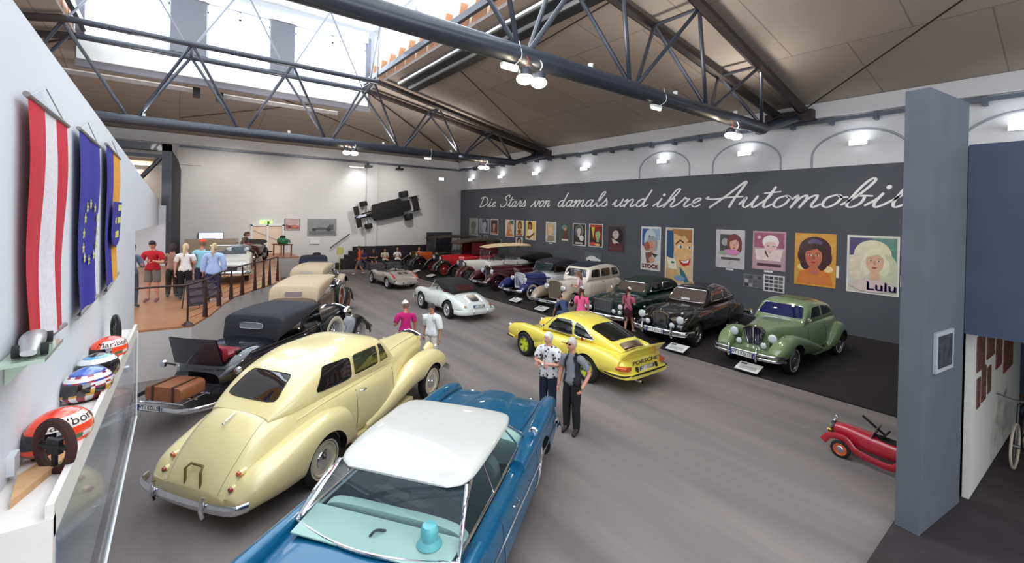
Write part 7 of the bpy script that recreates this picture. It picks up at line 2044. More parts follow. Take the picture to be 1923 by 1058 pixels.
# ================================================================== podium railing
t = thing('railing', 'dark brown steel railing with tapering posts along the podium edge', 'railing')
RB = mat('railing_brown', (58, 32, 30), rough=.5, metal=.2)
rp = [(-12.42, -.85), (-12.45, .20), (-13.15, .56), (-14.4, .92), (-15.35, 1.28), (-15.95, 1.62), (-16.65, 2.05), (-17.1, 2.36), (-17.6, 2.62), (-18.4, 3.0)]
for i, (x, y) in enumerate(rp):
    h = .92
    m = MB(); m.tube([(x, y, PZ), (x, y, PZ + h)], [.06, .018] if i > 1 else [.02, .015], 8)
    if i <= 1: m.lathe([(.13, 0), (.10, .03), (.02, .09)], (x, y, PZ), 'z', 12)
    obj('post', m, RB, t)
m = MB(); m.tube([(x, y, PZ + .92) for x, y in rp], .022, 8); obj('top_rail', m, RB, t)
for k in range(5):
    m = MB(); m.tube([(x, y, PZ + .14 + .15 * k) for x, y in rp[1:]], .006, 5); obj('wire', m, CHROME, t)
m = MB(); m.add([(-12.42, -.83, PZ + .1), (-12.45, .18, PZ + .1), (-12.45, .18, PZ + .86), (-12.42, -.83, PZ + .86)], [(0, 1, 2, 3)]); obj('glass_infill', m, mat('infill_glass', (170, 190, 190), rough=.02, alpha=.07, coat=.4), t, False)

# small display objects on the podium: picture stands, engines, benches
def easel(x, y, label, rot):
    t = thing('picture_stand', label, 'stand', (x, y, PZ + .01), rot)
    m = MB(); m.prism([(0, -.2, .1), (0, .2, .1), (-.25, .2, .75), (-.25, -.2, .75)], (.03, 0, .01)); obj('board', m, mat('board_dark', (40, 26, 32), rough=.4), t, False)
    m = MB()
    for k in range(3): m.prism([(-.02 - .07 * k, -.15, .16 + .19 * k), (-.02 - .07 * k, .15, .16 + .19 * k), (-.07 - .07 * k, .15, .29 + .19 * k), (-.07 - .07 * k, -.15, .29 + .19 * k)], (.045, 0, .015))
    obj('print', m, mat('board_print', (70, 58, 66), rough=.5), t, False)
    m = MB(); m.tube([(-.4, -.2, 0), (-.2, -.2, .7)], .015, 5); m.tube([(-.4, .2, 0), (-.2, .2, .7)], .015, 5); obj('legs', m, BLACK, t)
easel(-14.2, .42, 'dark picture stand behind the first railing bay', .3)
easel(-15.2, .86, 'dark maroon picture stand behind the second railing bay', .3)
# white classic car on the podium, low pontoon shape
t = car('podium_white_car', 'pale old car with long chrome bumper standing on the podium behind the railing', (-21.6, 1.75, PZ + .012), -8)
b = loft([(-1.0, 0, .7, .34, .62, 4, .05), (-.7, 0, .84, .28, .84, 4, .06), (0, 0, .86, .26, .92, 4.5, .06), (1.3, 0, .86, .24, .92, 4.5, .06), (2.6, 0, .84, .28, .88, 4, .06), (3.2, 0, .8, .32, .80, 4, .06), (3.4, 0, .72, .36, .70, 3.6, .04)], 32, 4)
PWC = mat('paint_pale_grey_white', (206, 204, 192), rough=.3, coat=1.0)
body(t, 'body', b, PWC, [(0, .32, .37, .6, 1.2), (0, .32, .37, -1.2, -.6), (2.5, .32, .37, .6, 1.2), (2.5, .32, .37, -1.2, -.6)])
m = patch(bvh_of(b), [(.1, -.6, 2), (.1, .6, 2), (1.6, .6, 2), (1.6, -.6, 2)], (0, 0, -1), .01, 10, 8); obj('cockpit', m, mat('cockpit_dark', (34, 32, 34)), t)
for s_ in (1, -1): headlamp(t, (3.42, s_ * .62, .64), .11, .14)
grille(t, 3.44, .42, .64, .42, .40, .06, 15, 'flat')
blade(t, [(3.2, .86, .40), (3.5, .7, .40), (3.56, 0, .40), (3.5, -.7, .40), (3.2, -.86, .40)], .08, .35)
flatscreen(t, 1.7, .92, 1.25, .6, .3)
wheels4(t, 2.5, 1.36, 1.36, style='cap', R=.32, w=.16, ww=.5)
# dark red open carriage-like car behind
t = car('podium_dark_red_car', 'dark red open car with brown folded hood on the podium near the far doorway', (-26.3, 3.1, PZ + .012), -20)
classic(t, wb=2.4, R=.33, hw=.62, belt=.92, hoodz=.92, hood_w=(.38, .28), bodyc=mat('paint_dark_red', (78, 22, 28), rough=.3, coat=.8), wingc=BLK, rimcol=(60, 30, 30), tail=-.6, tailz=.8, track=1.16, doors=1, wstyle='wire', lampy=.36, fplate=False, lampz=.8, wingw=.2)
fo = loft([(-.7, 0, .5, .86, 1.02, 3, 0), (-.4, 0, .6, .86, 1.1, 3, 0), (-.1, 0, .58, .88, 1.02, 3, 0)], 20, 3); obj('folded_hood', fo, mat('hood_grey_brown', (78, 68, 64), rough=.9), t)
# display engines on stands
def engine(x, y, label, col, rot=0.0, z=None, s=1.0, tablec=(120, 84, 60)):
    t = thing('display_table', 'low wooden table carrying the ' + label, 'table', (x, y, z or PZ + .01), rot)
    m = MB(); m.box(-.5, .5, -.35, .35, .62, .68); obj('table_top', m, mat('table_wood', tablec, rough=.5), t, False)
    for a in (-.44, .44):
        for b_ in (-.29, .29): m = MB(); m.box(a - .03, a + .03, b_ - .03, b_ + .03, 0, .62); obj('leg', m, mat('table_wood', tablec), t, False)
    e = thing('display_engine', label, 'engine', (x, y, (z or PZ + .01) + .68), rot)
    b = loft([(-.35 * s, 0, .1 * s, 0, .2 * s, 3, 0), (-.2 * s, 0, .2 * s, 0, .34 * s, 3, 0), (.2 * s, 0, .2 * s, 0, .32 * s, 3, 0), (.35 * s, 0, .1 * s, 0.02, .2 * s, 3, 0)], 20, 3); obj('block', b, col, e)
    m = MB(); m.lathe([(.12 * s, 0), (.14 * s, .02), (.13 * s, .1), (.05 * s, .14), (0.001, .15)], (0, 0, .33 * s), 'z', 16); obj('air_filter', m, BLACK, e)
    m = MB()
    for k in (-1, 0, 1): m.tube(catmull([(k * .12 * s, .18 * s, .2 * s), (k * .12 * s, .3 * s, .22 * s), (k * .12 * s, .34 * s, .05 * s)], 4), .025 * s, 6)
    obj('exhaust_pipes', m, DULLMETAL, e)
engine(-28.6, 4.9, 'green engine on display near the doorway', mat('engine_green', (30, 110, 70), rough=.4, coat=.5), .3, s=1.1)
engine(-27.3, 6.5, 'dark olive engine with black fan left of the hand rail', mat('engine_olive', (54, 62, 46), rough=.5), .2, z=.01, s=1.6)
m = MB(); m.box(-29.6, -29.0, .3, 2.6, PZ + .01, PZ + 1.0); tag(obj('counter', m, mat('counter_beige', (170, 152, 130), rough=.6), None, False), 'pale wooden counter against the far wall behind the blonde visitors', 'counter')
m = MB(); m.prism([(-26.0, 7.25, 1.3), (-26.0, 7.62, 1.3), (-26.0, 7.62, 1.72), (-26.0, 7.25, 1.72)], (.03, 0, 0)); m.tube([(-26.0, 7.43, 0), (-26.0, 7.43, 1.3)], .02, 6)
tag(obj('yellow_sign', m, mat('sign_yellow', (214, 208, 120), rough=.6), None, False), 'small pale yellow sign on a post behind the navy cabriolet', 'sign')
# bicycle leaning at the photo panel
t = thing('bicycle', 'old bicycle with pale tyre leaning before the white photo panel at the right edge', 'bicycle', (-.60, 10.3, .035), 1.50)
def ringw(x, nm):
    m = MB(); m.tube([(x + .33 * math.cos(a), 0, .35 + .33 * math.sin(a)) for a in [2 * PI * k / 36 for k in range(36)]], .018, 6, closed=True)
    w = obj(nm, m, mat('tyre_pale', (176, 166, 150), rough=.7), t)
    m = MB()
    for k in range(18): a = 2 * PI * k / 18; m.tube([(x, 0, .35), (x + .32 * math.cos(a), 0, .35 + .32 * math.sin(a))], .002, 3)
    m.lathe([(.03, -.05), (.03, .05)], (x, 0, .35), 'y', 10); obj('spokes', m, DULLMETAL, w)
ringw(0, 'wheel'); ringw(1.05, 'wheel')
m = MB()
for a, b in (((0, .35), (.2, .95)), ((.2, .95), (.5, .34)), ((.2, .85), (.75, .88)), ((.5, .34), (.82, .8)), ((.75, .88), (.65, .95)), ((1.05, .35), (.5, .34)), ((1.05, .35), (.82, .86))):
    m.tube([(a[0], 0, a[1]), (b[0], 0, b[1])], .016, 6)
obj('frame', m, BLACK, t)
m = MB(); m.tube(catmull([(.05, .26, 1.0), (.16, .22, 1.05), (.2, 0, 1.0), (.16, -.22, 1.05), (.05, -.26, 1.0)], 5), .014, 6); obj('handlebar', m, DULLMETAL, t)
m = MB(); m.ball((.84, 0, .93), .13, .08, .04); obj('saddle', m, mat('saddle_brown', (70, 44, 32), rough=.6), t)
# ================================================================== people
def skin_mesh(nodes, edges, sub=1):
    """nodes: name -> (pos, radius) ; returns verts, faces of a continuous skinned surface"""
    names = list(nodes)
    me = bpy.data.meshes.new('sk')
    me.from_pydata([tuple(nodes[n][0]) for n in names], [(names.index(a), names.index(b)) for a, b in edges], [])
    o = bpy.data.objects.new('sk', me); COL.objects.link(o)
    md = o.modifiers.new('s', 'SKIN'); md.use_smooth_shade = True; md.branch_smoothing = .6
    if not me.skin_vertices: me.attributes  # created with the modifier
    if len(me.skin_vertices) == 0:
        bm = bmesh.new(); bm.from_mesh(me); bm.verts.layers.skin.verify(); bm.to_mesh(me); bm.free()
    for i, n in enumerate(names):
        r = nodes[n][1]
        me.skin_vertices[0].data[i].radius = (r, r)
    me.skin_vertices[0].data[0].use_root = True
    dg = bpy.context.evaluated_depsgraph_get(); dg.update()
    m = bpy.data.meshes.new_from_object(o.evaluated_get(dg), depsgraph=dg)
    bm = bmesh.new(); bm.from_mesh(m); bmesh.ops.holes_fill(bm, edges=bm.edges, sides=0); bmesh.ops.recalc_face_normals(bm, faces=bm.faces); bm.to_mesh(m); bm.free()
    bpy.data.objects.remove(o)
    o = bpy.data.objects.new('sk', m); COL.objects.link(o)
    ss = o.modifiers.new('u', 'SUBSURF'); ss.levels = sub; ss.render_levels = sub
    dg = bpy.context.evaluated_depsgraph_get(); dg.update()
    m = bpy.data.meshes.new_from_object(o.evaluated_get(dg), depsgraph=dg)
    V = [v.co.copy() for v in m.vertices]; Fc = [tuple(p.vertices) for p in m.polygons]
    bpy.data.objects.remove(o)
    return V, Fc


ARMS = {'down': ((.0, .07, -.27), (.05, .08, -.51)), 'folded': ((.06, .09, -.25), (.24, -.20, -.24)), 'pocket': ((-.10, .12, -.25), (.05, .08, -.45)),
        'front': ((.06, .07, -.26), (.27, -.05, -.20)), 'reach': ((.16, .08, -.20), (.38, .05, -.34)), 'back': ((-.10, .08, -.24), (-.04, .08, -.47)), 'swing': ((.08, .07, -.25), (.22, .06, -.42)), 'lap': ((.08, .08, -.26), (.28, -.04, -.30))}
LEGS = {'stand': ((.02, .01, -.42), (-.01, .02, -.83)), 'fwd': ((.16, .01, -.40), (.24, .01, -.80)), 'rear': ((-.02, .01, -.42), (-.26, .01, -.76)), 'sit': ((.42, .05, -.02), (.44, .05, -.44)), 'crouch': ((.30, .08, -.04), (.05, .08, -.36))}


def person(label, x, y, deg, H=1.7, z0=0.0, arms=('down', 'down'), legs=('stand', 'stand'), skin=(206, 150, 122), hair=(90, 70, 56), hairstyle='short', top=(200, 200, 200), bottom=(40, 40, 50), sleeve='short',
           bottomtype='trousers', shoes=(60, 56, 54), hat=None, build=1.0, lean=0.0, sit=False, pelvis=None, extras=(), headyaw=0.0, headpitch=0.25, group=None, pattern=False, shirtlong=0.0):
    t = thing('person', label, 'person', (x, y, z0), math.radians(deg), group)
    S = H / 1.72
    pz = pelvis if pelvis is not None else .91
    V3 = Vector
    P = V3((0, 0, pz))
    up = V3((math.sin(lean), 0, math.cos(lean)))
    fwd = V3((math.cos(lean), 0, -math.sin(lean)))
    def T(f, s_, u): return P + fwd * f + V3((0, s_, 0)) + up * u
    b = build
    j = {'pelvis': (T(0, 0, .02), .115 * b), 'waist': (T(0, 0, .16), .115 * b), 'chest': (T(0, 0, .31), .138 * b), 'yoke': (T(-.005, 0, .42), .098 * b), 'neck0': (T(-.01, 0, .50), .062), 'neck1': (T(.01, 0, .56), .052), 'head': (T(.02, 0, .62), .06)}
    e = [('pelvis', 'waist'), ('waist', 'chest'), ('chest', 'yoke'), ('yoke', 'neck0'), ('neck0', 'neck1'), ('neck1', 'head')]
    wr = {}
    for s_, nm, ar, lg in ((1, 'L', arms[0], legs[0]), (-1, 'R', arms[1], legs[1])):
        sh = T(0, s_ * .17 * b, .435)
        j['sh' + nm] = (sh, .062 * b)
        el, w = ARMS[ar]
        E_ = sh + fwd * el[0] + V3((0, s_ * el[1], 0)) + (V3((0, 0, 1)) if lean > .3 else up) * el[2]
        Wp = sh + fwd * w[0] + V3((0, s_ * w[1], 0)) + (V3((0, 0, 1)) if lean > .3 else up) * w[2]
        j['el' + nm] = (E_, .043 * b); j['wr' + nm] = (Wp, .028)
        hd = (Wp - E_).normalized()
        wr[nm] = (Wp, hd, s_)
        j['pa' + nm] = (Wp + hd * .05, .032)
        hp = P + V3((0, s_ * .085 * b, -.02))
        kn, an = LEGS[lg]
        k = hp + V3((kn[0], s_ * kn[1], kn[2])); a = hp + V3((an[0], s_ * an[1], an[2]))
        a.z = max(a.z, .075)
        j['hip' + nm] = (hp, .095 * b); j['kn' + nm] = (k, .058 * b); j['an' + nm] = (a, .038)
        drop = -.045 if a.z < .12 else -.03
        j['he' + nm] = (a + V3((-.02, 0, -.035)), .035); j['to' + nm] = (a + V3((.15, s_ * .02, drop)), .026)
        e += [('yoke', 'sh' + nm), ('sh' + nm, 'el' + nm), ('el' + nm, 'wr' + nm), ('wr' + nm, 'pa' + nm), ('pelvis', 'hip' + nm), ('hip' + nm, 'kn' + nm), ('kn' + nm, 'an' + nm), ('an' + nm, 'he' + nm), ('an' + nm, 'to' + nm)]
    V, Fc = skin_mesh(j, e, 2)
    def flat(Vs):      # chest a little shallower than wide
        out = []
        for v in Vs:
            d = v - P; u = d.dot(up); f = d.dot(fwd)
            if -.05 < u < .50 and abs(v.y) < .17 * b: v = v - fwd * f * .16
            out.append(v)
        return out
    BV_ = flat(V); BF_ = Fc
    mb = MB(); mb.add([v * S for v in BV_], BF_)
    # vertex normals and nearest bone of every skin vertex, used to cut the clothes from the body's own form
    NV_ = [V3() for _ in BV_]
    for f in BF_:
        n_ = (BV_[f[1]] - BV_[f[0]]).cross(BV_[f[2]] - BV_[f[0]])
        for i in f: NV_[i] += n_
    cen_ = sum(BV_, V3()) / len(BV_)
    sgn_ = 1 if sum((v - cen_).dot(n) for v, n in zip(BV_, NV_)) > 0 else -1
    NV_ = [n.normalized() * sgn_ if n.length else n for n in NV_]
    A_ = np.array([v[:] for v in V]); bones = []
    DD = []; TT = []; RR_ = []
    for a_, b_ in e:
        pa, pb = np.array(j[a_][0][:]), np.array(j[b_][0][:]); ra, rb = j[a_][1], j[b_][1]
        d_ = pb - pa; tt = np.clip(((A_ - pa) @ d_) / (d_ @ d_), 0, 1)
        q_ = A_ - pa - tt[:, None] * d_; DD.append(np.linalg.norm(q_, axis=1) - (ra + (rb - ra) * tt)); TT.append(tt); RR_.append(q_); bones.append(b_)
    DD = np.array(DD); TT = np.array(TT); kb = DD.argmin(0)
    bone_ = [bones[k] for k in kb]; bt_ = [TT[k][i] for i, k in enumerate(kb)]
    par_ = [e[k][0] for k in kb]
    N_ = np.array([RR_[k][i] for i, k in enumerate(kb)]); N_ /= (np.linalg.norm(N_, axis=1)[:, None] + 1e-9)
    ed_ = np.array(sorted({(min(a_, b_), max(a_, b_)) for f in BF_ for a_, b_ in zip(f, f[1:] + f[:1])}))
    for _ in range(4):
        acc = N_.copy(); np.add.at(acc, ed_[:, 0], N_[ed_[:, 1]]); np.add.at(acc, ed_[:, 1], N_[ed_[:, 0]])
        N_ = acc / (np.linalg.norm(acc, axis=1)[:, None] + 1e-9)
    NV_ = [V3(n) for n in N_.tolist()]
    def shell(test, off, name, mt):
        ok = [test(bone_[i], bt_[i], par_[i], BV_[i]) for i in range(len(BV_))]
        fs = [f for f in BF_ if all(ok[i] for i in f)]
        used = sorted({i for f in fs for i in f}); ix = {i: k for k, i in enumerate(used)}
        o_ = off if callable(off) else (lambda v: off)
        m = MB(); m.add([(BV_[i] + NV_[i] * o_(BV_[i])) * S for i in used], [tuple(ix[i] for i in f) for f in fs])
        # turned-in edge
        cnt = {}
        for f in fs:
            for a_, b_ in zip(f, f[1:] + f[:1]): cnt.setdefault(frozenset((a_, b_)), []).append((a_, b_))
        for k_, v_ in cnt.items():
            if len(v_) == 1:
                a_, b_ = v_[0]
                m.add([(BV_[q] + NV_[q] * oo) * S for q, oo in ((a_, o_(BV_[a_])), (b_, o_(BV_[b_])), (b_, -.004), (a_, -.004))], [(0, 1, 2, 3)])
        return obj(name, m, mt, t, True, 180)
    UH = lambda v: (v - P).dot(up)
    # head: skull and jaw in the same mesh
    hc = T(.035, 0, .675)
    HM = Matrix.Translation(hc) @ Matrix.Rotation(headyaw, 4, 'Z') @ Matrix.Rotation(lean * .6 + headpitch, 4, 'Y')
    def hp_(a, el):
        r = 1 - .10 * max(0, -math.sin(el)) * (1 if abs(a) < 1.6 else 1.6)
        v = V3((.096 * math.cos(el) * math.cos(a) * r, .074 * math.cos(el) * math.sin(a) * r, .118 * math.sin(el)))
        if el < 0 and math.cos(a) > 0: v.x += .012 * math.cos(a)
        return v
    rows = [[(HM @ hp_(2 * PI * k / 20, -PI / 2 + PI * i / 14)) * S for k in range(20)] for i in range(15)]
    mb.grid(rows, closev=True)
    # nose and ears
    mb.ball((HM @ V3((.100, 0, -.012))) * S, .018 * S, .014 * S, .024 * S, 8, 6)
    for s_ in (1, -1): mb.ball((HM @ V3((-.002, s_ * .076, 0))) * S, .016 * S, .010 * S, .028 * S, 8, 6)
    # hands: four unequal bent fingers and a thumb on each palm
    for nm, (Wp, hd, s_) in wr.items():
        side = hd.cross(V3((0, s_, 0)));
        if side.length < .2: side = hd.cross(V3((1, 0, 0)))
        side.normalize(); nrm = hd.cross(side).normalized()
        pc = Wp + hd * .055
        for q, (o_, L) in enumerate(((-.027, .062), (-.009, .074), (.009, .070), (.027, .054))):
            a = pc + side * o_ + hd * .03
            p1 = a + hd * L * .5; p2 = a + hd * L * .82 + nrm * L * .28; p3 = a + hd * L * .9 + nrm * L * .6
            mb.tube([p * S for p in (a, p1, p2, p3)], [.0095 * S, .009 * S, .008 * S, .006 * S], 6)
        a = pc - side * .028 - hd * .01
        mb.tube([p * S for p in (a, a - side * .025 + hd * .02 + nrm * .01, a - side * .03 + hd * .05 + nrm * .02)], [.011 * S, .010 * S, .007 * S], 6)
    SK = mat('skin_%d_%d_%d' % skin, skin, rough=.55, noise=.03, scale=12)
    obj('body', mb, SK, t, True, 180)
    # face
    m = MB()
    for s_ in (1, -1): m.ball((HM @ V3((.086, s_ * .030, .016))) * S, .010 * S, .012 * S, .007 * S, 8, 6)
    obj('eyes', m, mat('eye_dark', (44, 34, 30), rough=.3), t)
    m = MB(); m.ball((HM @ V3((.097, 0, -.055))) * S, .007 * S, .024 * S, .007 * S, 8, 6); obj('mouth', m, mat('lips', (160, 84, 76), rough=.5), t)
    # hair
    HR = mat('hair_%d_%d_%d' % hair, hair, rough=.75, noise=.2, scale=40, bump=.4)
    if hairstyle != 'none':
        m = MB(); rows = []
        for i in range(11):
            row = []
            for k in range(24):
                a = 2 * PI * k / 24; aa = (a + PI) % (2 * PI) - PI
                lo = .45 if abs(aa) < .9 else (.45 - (abs(aa) - .9) * 1.3 if abs(aa) < 1.6 else -.55)
                el = lo + (PI / 2 - lo) * i / 10
                v = hp_(aa, el); v = v * (1.10 if abs(aa) > 1.2 else 1.08)
                row.append((HM @ v) * S)
            rows.append(row)
        m.grid(rows, closev=True)
        if hairstyle in ('long', 'bob'):
            L = .24 if hairstyle == 'long' else .12
            m.tube([(HM @ V3((-.05, 0, .05))) * S, (HM @ V3((-.085, 0, -.06))) * S, (T(-.09, 0, .675 - L)) * S], [.085 * S, .082 * S, .05 * S], 12, 0, 1.0)
        if hairstyle == 'ponytail':
            m.tube(catmull([(HM @ V3((-.09, 0, .06))) * S, (HM @ V3((-.15, 0, .02))) * S, T(-.15, 0, .52) * S, T(-.13, 0, .42) * S], 4), [.03 * S] * 4 + [.036 * S] * 5 + [.02 * S] * 4, 8)
        if hairstyle == 'bun': m.ball((HM @ V3((-.10, 0, .07))) * S, .045 * S)
        obj('hair', m, HR, t)
    if hat:
        HT = mat('hat_%d_%d_%d' % hat, hat, rough=.8)
        m = MB(); rows = [[(HM @ (hp_(2 * PI * k / 24, .30 + (PI / 2 - .30) * i / 8) * 1.15)) * S for k in range(24)] for i in range(9)]
        m.grid(rows, closev=True)
        q = [(HM @ V3((.095 * math.cos(a) + (.075 if c else 0), .082 * math.sin(a), .045 - (.012 if c else 0)))) * S for c in (0, 1) for a in [-1.1 + 2.2 * k / 8 for k in range(9)]]
        m.grid([q[:9], q[9:]]); obj('cap', m, HT, t)
    # clothes
    TOP = cloth('top_%d_%d_%d' % top, top) if not pattern else None
    if pattern:
        TOP = mat('cloth_floral', (226, 226, 226), rough=.9)
        nt = TOP.node_tree
        if not any(n.type == 'TEX_VORONOI' for n in nt.nodes):
            tc = nt.nodes.new('ShaderNodeTexCoord'); vo = nt.nodes.new('ShaderNodeTexVoronoi'); vo.inputs['Scale'].default_value = 13
            cr = nt.nodes.new('ShaderNodeValToRGB'); cr.color_ramp.interpolation = 'CONSTANT'
            el = cr.color_ramp.elements; el[0].color = (.05, .05, .06, 1); el[0].position = 0; el[1].position = .30; el[1].color = (.62, .60, .60, 1)
            e3 = cr.color_ramp.elements.new(.40); e3.color = (.82, .82, .83, 1)
            nt.links.new(tc.outputs['Object'], vo.inputs['Vector']); nt.links.new(vo.outputs['Distance'], cr.inputs[0]); nt.links.new(cr.outputs[0], nt.nodes['Principled BSDF'].inputs['Base Color'])
    def is_top(b_, t_, p_, v):
        if b_[:2] in ('el',): return sleeve == 'long' or (sleeve == 'short' and t_ < .72)
        if b_[:2] == 'wr': return sleeve == 'long' and t_ < .85
        if b_[:2] == 'kn': return UH(v) > -.05 - shirtlong
        if b_[:2] in ('pa', 'an', 'he', 'to') : return False
        if b_ in ('neck1', 'head'): return False
        if b_ == 'neck0': return t_ < .72
        return UH(v) > -.05 - shirtlong or (b_[:2] == 'sh') or b_[:5] == 'chest'
    shell(is_top, lambda v: .016 + .014 * max(0, min(1, (.22 - UH(v)) / .25)) + shirtlong * .15, 'top', TOP)
    BT = cloth('bottom_%d_%d_%d' % bottom, bottom)
    if bottomtype == 'skirt':
        m = MB(); rows = []
        kz = (j['knL'][0].z + j['knR'][0].z) / 2 + .16
        kx = (j['knL'][0].x + j['knR'][0].x) / 2 * .5
        for i, (z, r, xx) in enumerate(((P.z + .08, .125, 0), (P.z - .05, .16, 0), ((P.z + kz) / 2, .18, kx * .5), (kz, .19, kx))):
            rows.append([V3((xx + r * .8 * b * math.cos(2 * PI * k / 20), r * b * math.sin(2 * PI * k / 20), z)) * S for k in range(20)])
        m.grid(rows, closev=True); obj('skirt', m, BT, t, True, 180)
    else:
        frac = {'trousers': 1.0, 'capri': .62, 'shorts': 0.0}[bottomtype]
        def is_bot(b_, t_, p_, v):
            if b_[:3] == 'hip' or b_ == 'waist' or b_ == 'pelvis': return UH(v) < .06
            if b_[:2] == 'kn': return frac > 0 or t_ < .85
            if b_[:2] == 'an': return t_ < frac * .95 and frac > 0
            if b_[:2] in ('he', 'to'): return False
            return False
        shell(is_bot, lambda v: .012 + .014 * max(0, min(1, -UH(v) / .6)), 'trousers' if frac else 'shorts', BT)
    SHM = mat('shoe_%d_%d_%d' % shoes, shoes, rough=.6)
    for nm in 'LR':
        o_ = shell(lambda b_, t_, p_, v, nm=nm: (b_ in ('he' + nm, 'to' + nm)) or (b_ == 'an' + nm and t_ > .93), .011, 'shoe', SHM)
        for v in o_.data.vertices: v.co.z = max(v.co.z, .003)
    def sp(f, s_, u): return T(f, s_, u) * S
    for ex in extras:
        if ex == 'sunglasses':
            m = MB()
            for s_ in (1, -1): m.ball((HM @ V3((.094, s_ * .032, .016))) * S, .010 * S, .027 * S, .018 * S, 10, 6); m.tube([(HM @ V3((.09, s_ * .05, .02))) * S, (HM @ V3((0, s_ * .08, .018))) * S], .003, 4)
            obj('sunglasses', m, BLACK, t)
        elif ex == 'vest':
            shell(lambda b_, t_, p_, v: is_top(b_, t_, p_, v) and b_[:2] != 'el' and not (b_[:2] == 'sh' and t_ > .75) and not ((v - P).dot(fwd) > .02 and abs(v.y) < .05), .034, 'vest', cloth('vest_dark', (30, 32, 40)))
        elif ex == 'cardigan':
            shell(lambda b_, t_, p_, v: (is_top(b_, t_, p_, v) or (b_[:3] == 'hip') or b_ in ('waist',) or (b_[:2] == 'el')) and not ((v - P).dot(fwd) > .02 and abs(v.y) < .06), .036, 'cardigan', cloth('cardigan_white', (226, 230, 228)))
        elif ex == 'strap':
            m = MB(); m.tube(catmull([sp(.12, .12, .40), sp(0, .17, .50), sp(-.14, .05, .34), sp(-.15, -.12, .12), sp(-.05, -.20, -.02)], 5), .012 * S, 6, 0, .4); obj('bag_strap', m, BLACK, t)
        elif ex == 'lanyard':
            m = MB(); m.tube(catmull([sp(.07, .06, .48), sp(.15, .03, .34), sp(.155, 0, .22), sp(.15, -.03, .34), sp(.07, -.06, .48)], 5), .004 * S, 4); obj('neck_cord', m, mat('cord_dark', (70, 80, 96)), t)
        elif ex == 'watch':
            Wp, hd, s_ = wr['L']; m = MB(); m.ball((Wp - hd * .02) * S, .034 * S, .034 * S, .02 * S, 10, 6); obj('watch', m, WHITE, t)
        elif ex == 'keys':
            m = MB(); m.box(.145 * S, .152 * S, -.02, .02, (P.z + .0) * S, (P.z + .06) * S); obj('belt_tag', m, WHITE, t, False)
        elif ex == 'handbag':
            m = loft([(-.12, -.30, .05, .62, .86, 4, 0), (.0, -.30, .09, .58, .90, 4, 0), (.14, -.30, .05, .62, .86, 4, 0)], 16, 3)
            m.v = [(a * S, b_ * S, c * S) for a, b_, c in m.v]; m.tube([(v * S) for v in catmull([V3((-.1, -.28, .88)), T(-.03, -.19, .50), V3((.1, -.28, .88))], 5)], .012, 6); obj('handbag', m, mat('bag_dark', (40, 28, 30), rough=.6), t)
        elif ex == 'phone':
            Wp, hd, s_ = wr['L']; m = MB(); c = (Wp + hd * .1) * S; m.box(c.x - .03, c.x + .03, c.y - .05, c.y + .05, c.z + .02, c.z + .035); obj('phone', m, BLACK, t, False)
    return t


DS = (188, 128, 104)
person('white-haired lady with folded arms in a black-and-white floral blouse and navy trousers', -6.10, 5.60, -74, 1.62, skin=(214, 160, 138), hair=(226, 222, 214), top=(226, 226, 226), pattern=True, shirtlong=.06, bottom=(26, 34, 58), bottomtype='capri', arms=('folded', 'folded'), build=1.12, shoes=(206, 200, 196), hairstyle='short', extras=('lanyard', 'watch', 'keys'), headyaw=-.3, headpitch=.05)
person('grey-haired man in sunglasses, dark padded vest over a grey shirt and black trousers', -5.40, 5.52, -78, 1.70, skin=(206, 146, 122), hair=(200, 190, 176), top=(128, 130, 134), bottom=(20, 19, 22), arms=('pocket', 'down'), build=1.0, shoes=(28, 26, 26), extras=('vest', 'sunglasses'), headyaw=-.2, headpitch=.05)
person('man in magenta shirt and white cap, seen from behind, beyond the cream saloon', -10.08, 4.47, 172, 1.65, skin=DS, hair=(120, 100, 90), hat=(224, 222, 224), top=(190, 24, 110), bottom=(48, 52, 70), arms=('front', 'down'), build=1.08, extras=('phone',), headyaw=.2, headpitch=.3)
person('woman all in white with short dark hair, standing before the white cabriolet', -9.52, 4.90, -62, 1.66, skin=DS, hair=(62, 58, 60), hairstyle='short', top=(230, 232, 232), bottom=(214, 208, 196), arms=('down', 'back'), build=1.06, shoes=(222, 222, 220), extras=('cardigan',), headpitch=.5)
person('lady in bright pink top, white cap and maroon shorts, by the beige limousine', -9.44, 9.97, 112, 1.62, skin=DS, hair=(80, 44, 36), hairstyle='ponytail', hat=(226, 226, 226), top=(250, 104, 160), bottom=(90, 26, 48), bottomtype='shorts', arms=('front', 'down'), build=1.0)
person('brown-haired woman in pale pink leaning between the limousine and the green cabriolet', -11.75, 12.4, -150, 1.66, z0=.03, skin=(224, 170, 150), hair=(128, 98, 76), hairstyle='long', top=(232, 190, 196), bottom=(120, 40, 66), arms=('front', 'front'), lean=.2, headpitch=.6)
person('person in blue jeans crouching at the front wheel of the beige limousine', -10.85, 10.72, 165, 1.66, skin=DS, hair=(80, 60, 50), top=(70, 84, 120), bottom=(48, 60, 100), arms=('reach', 'reach'), legs=('crouch', 'crouch'), pelvis=.46, lean=.75, shoes=(150, 150, 156))
person('girl in dusty pink top, white cap and dark skirt with bag strap', -8.88, 11.55, 98, 1.52, z0=.03, skin=(214, 160, 138), hair=(80, 34, 34), hairstyle='ponytail', hat=(236, 236, 236), top=(196, 104, 126), bottom=(62, 20, 34), bottomtype='skirt', arms=('front', 'front'), legs=('stand', 'fwd'), extras=('strap',), build=.95, shoes=(196, 180, 176), headpitch=.3)
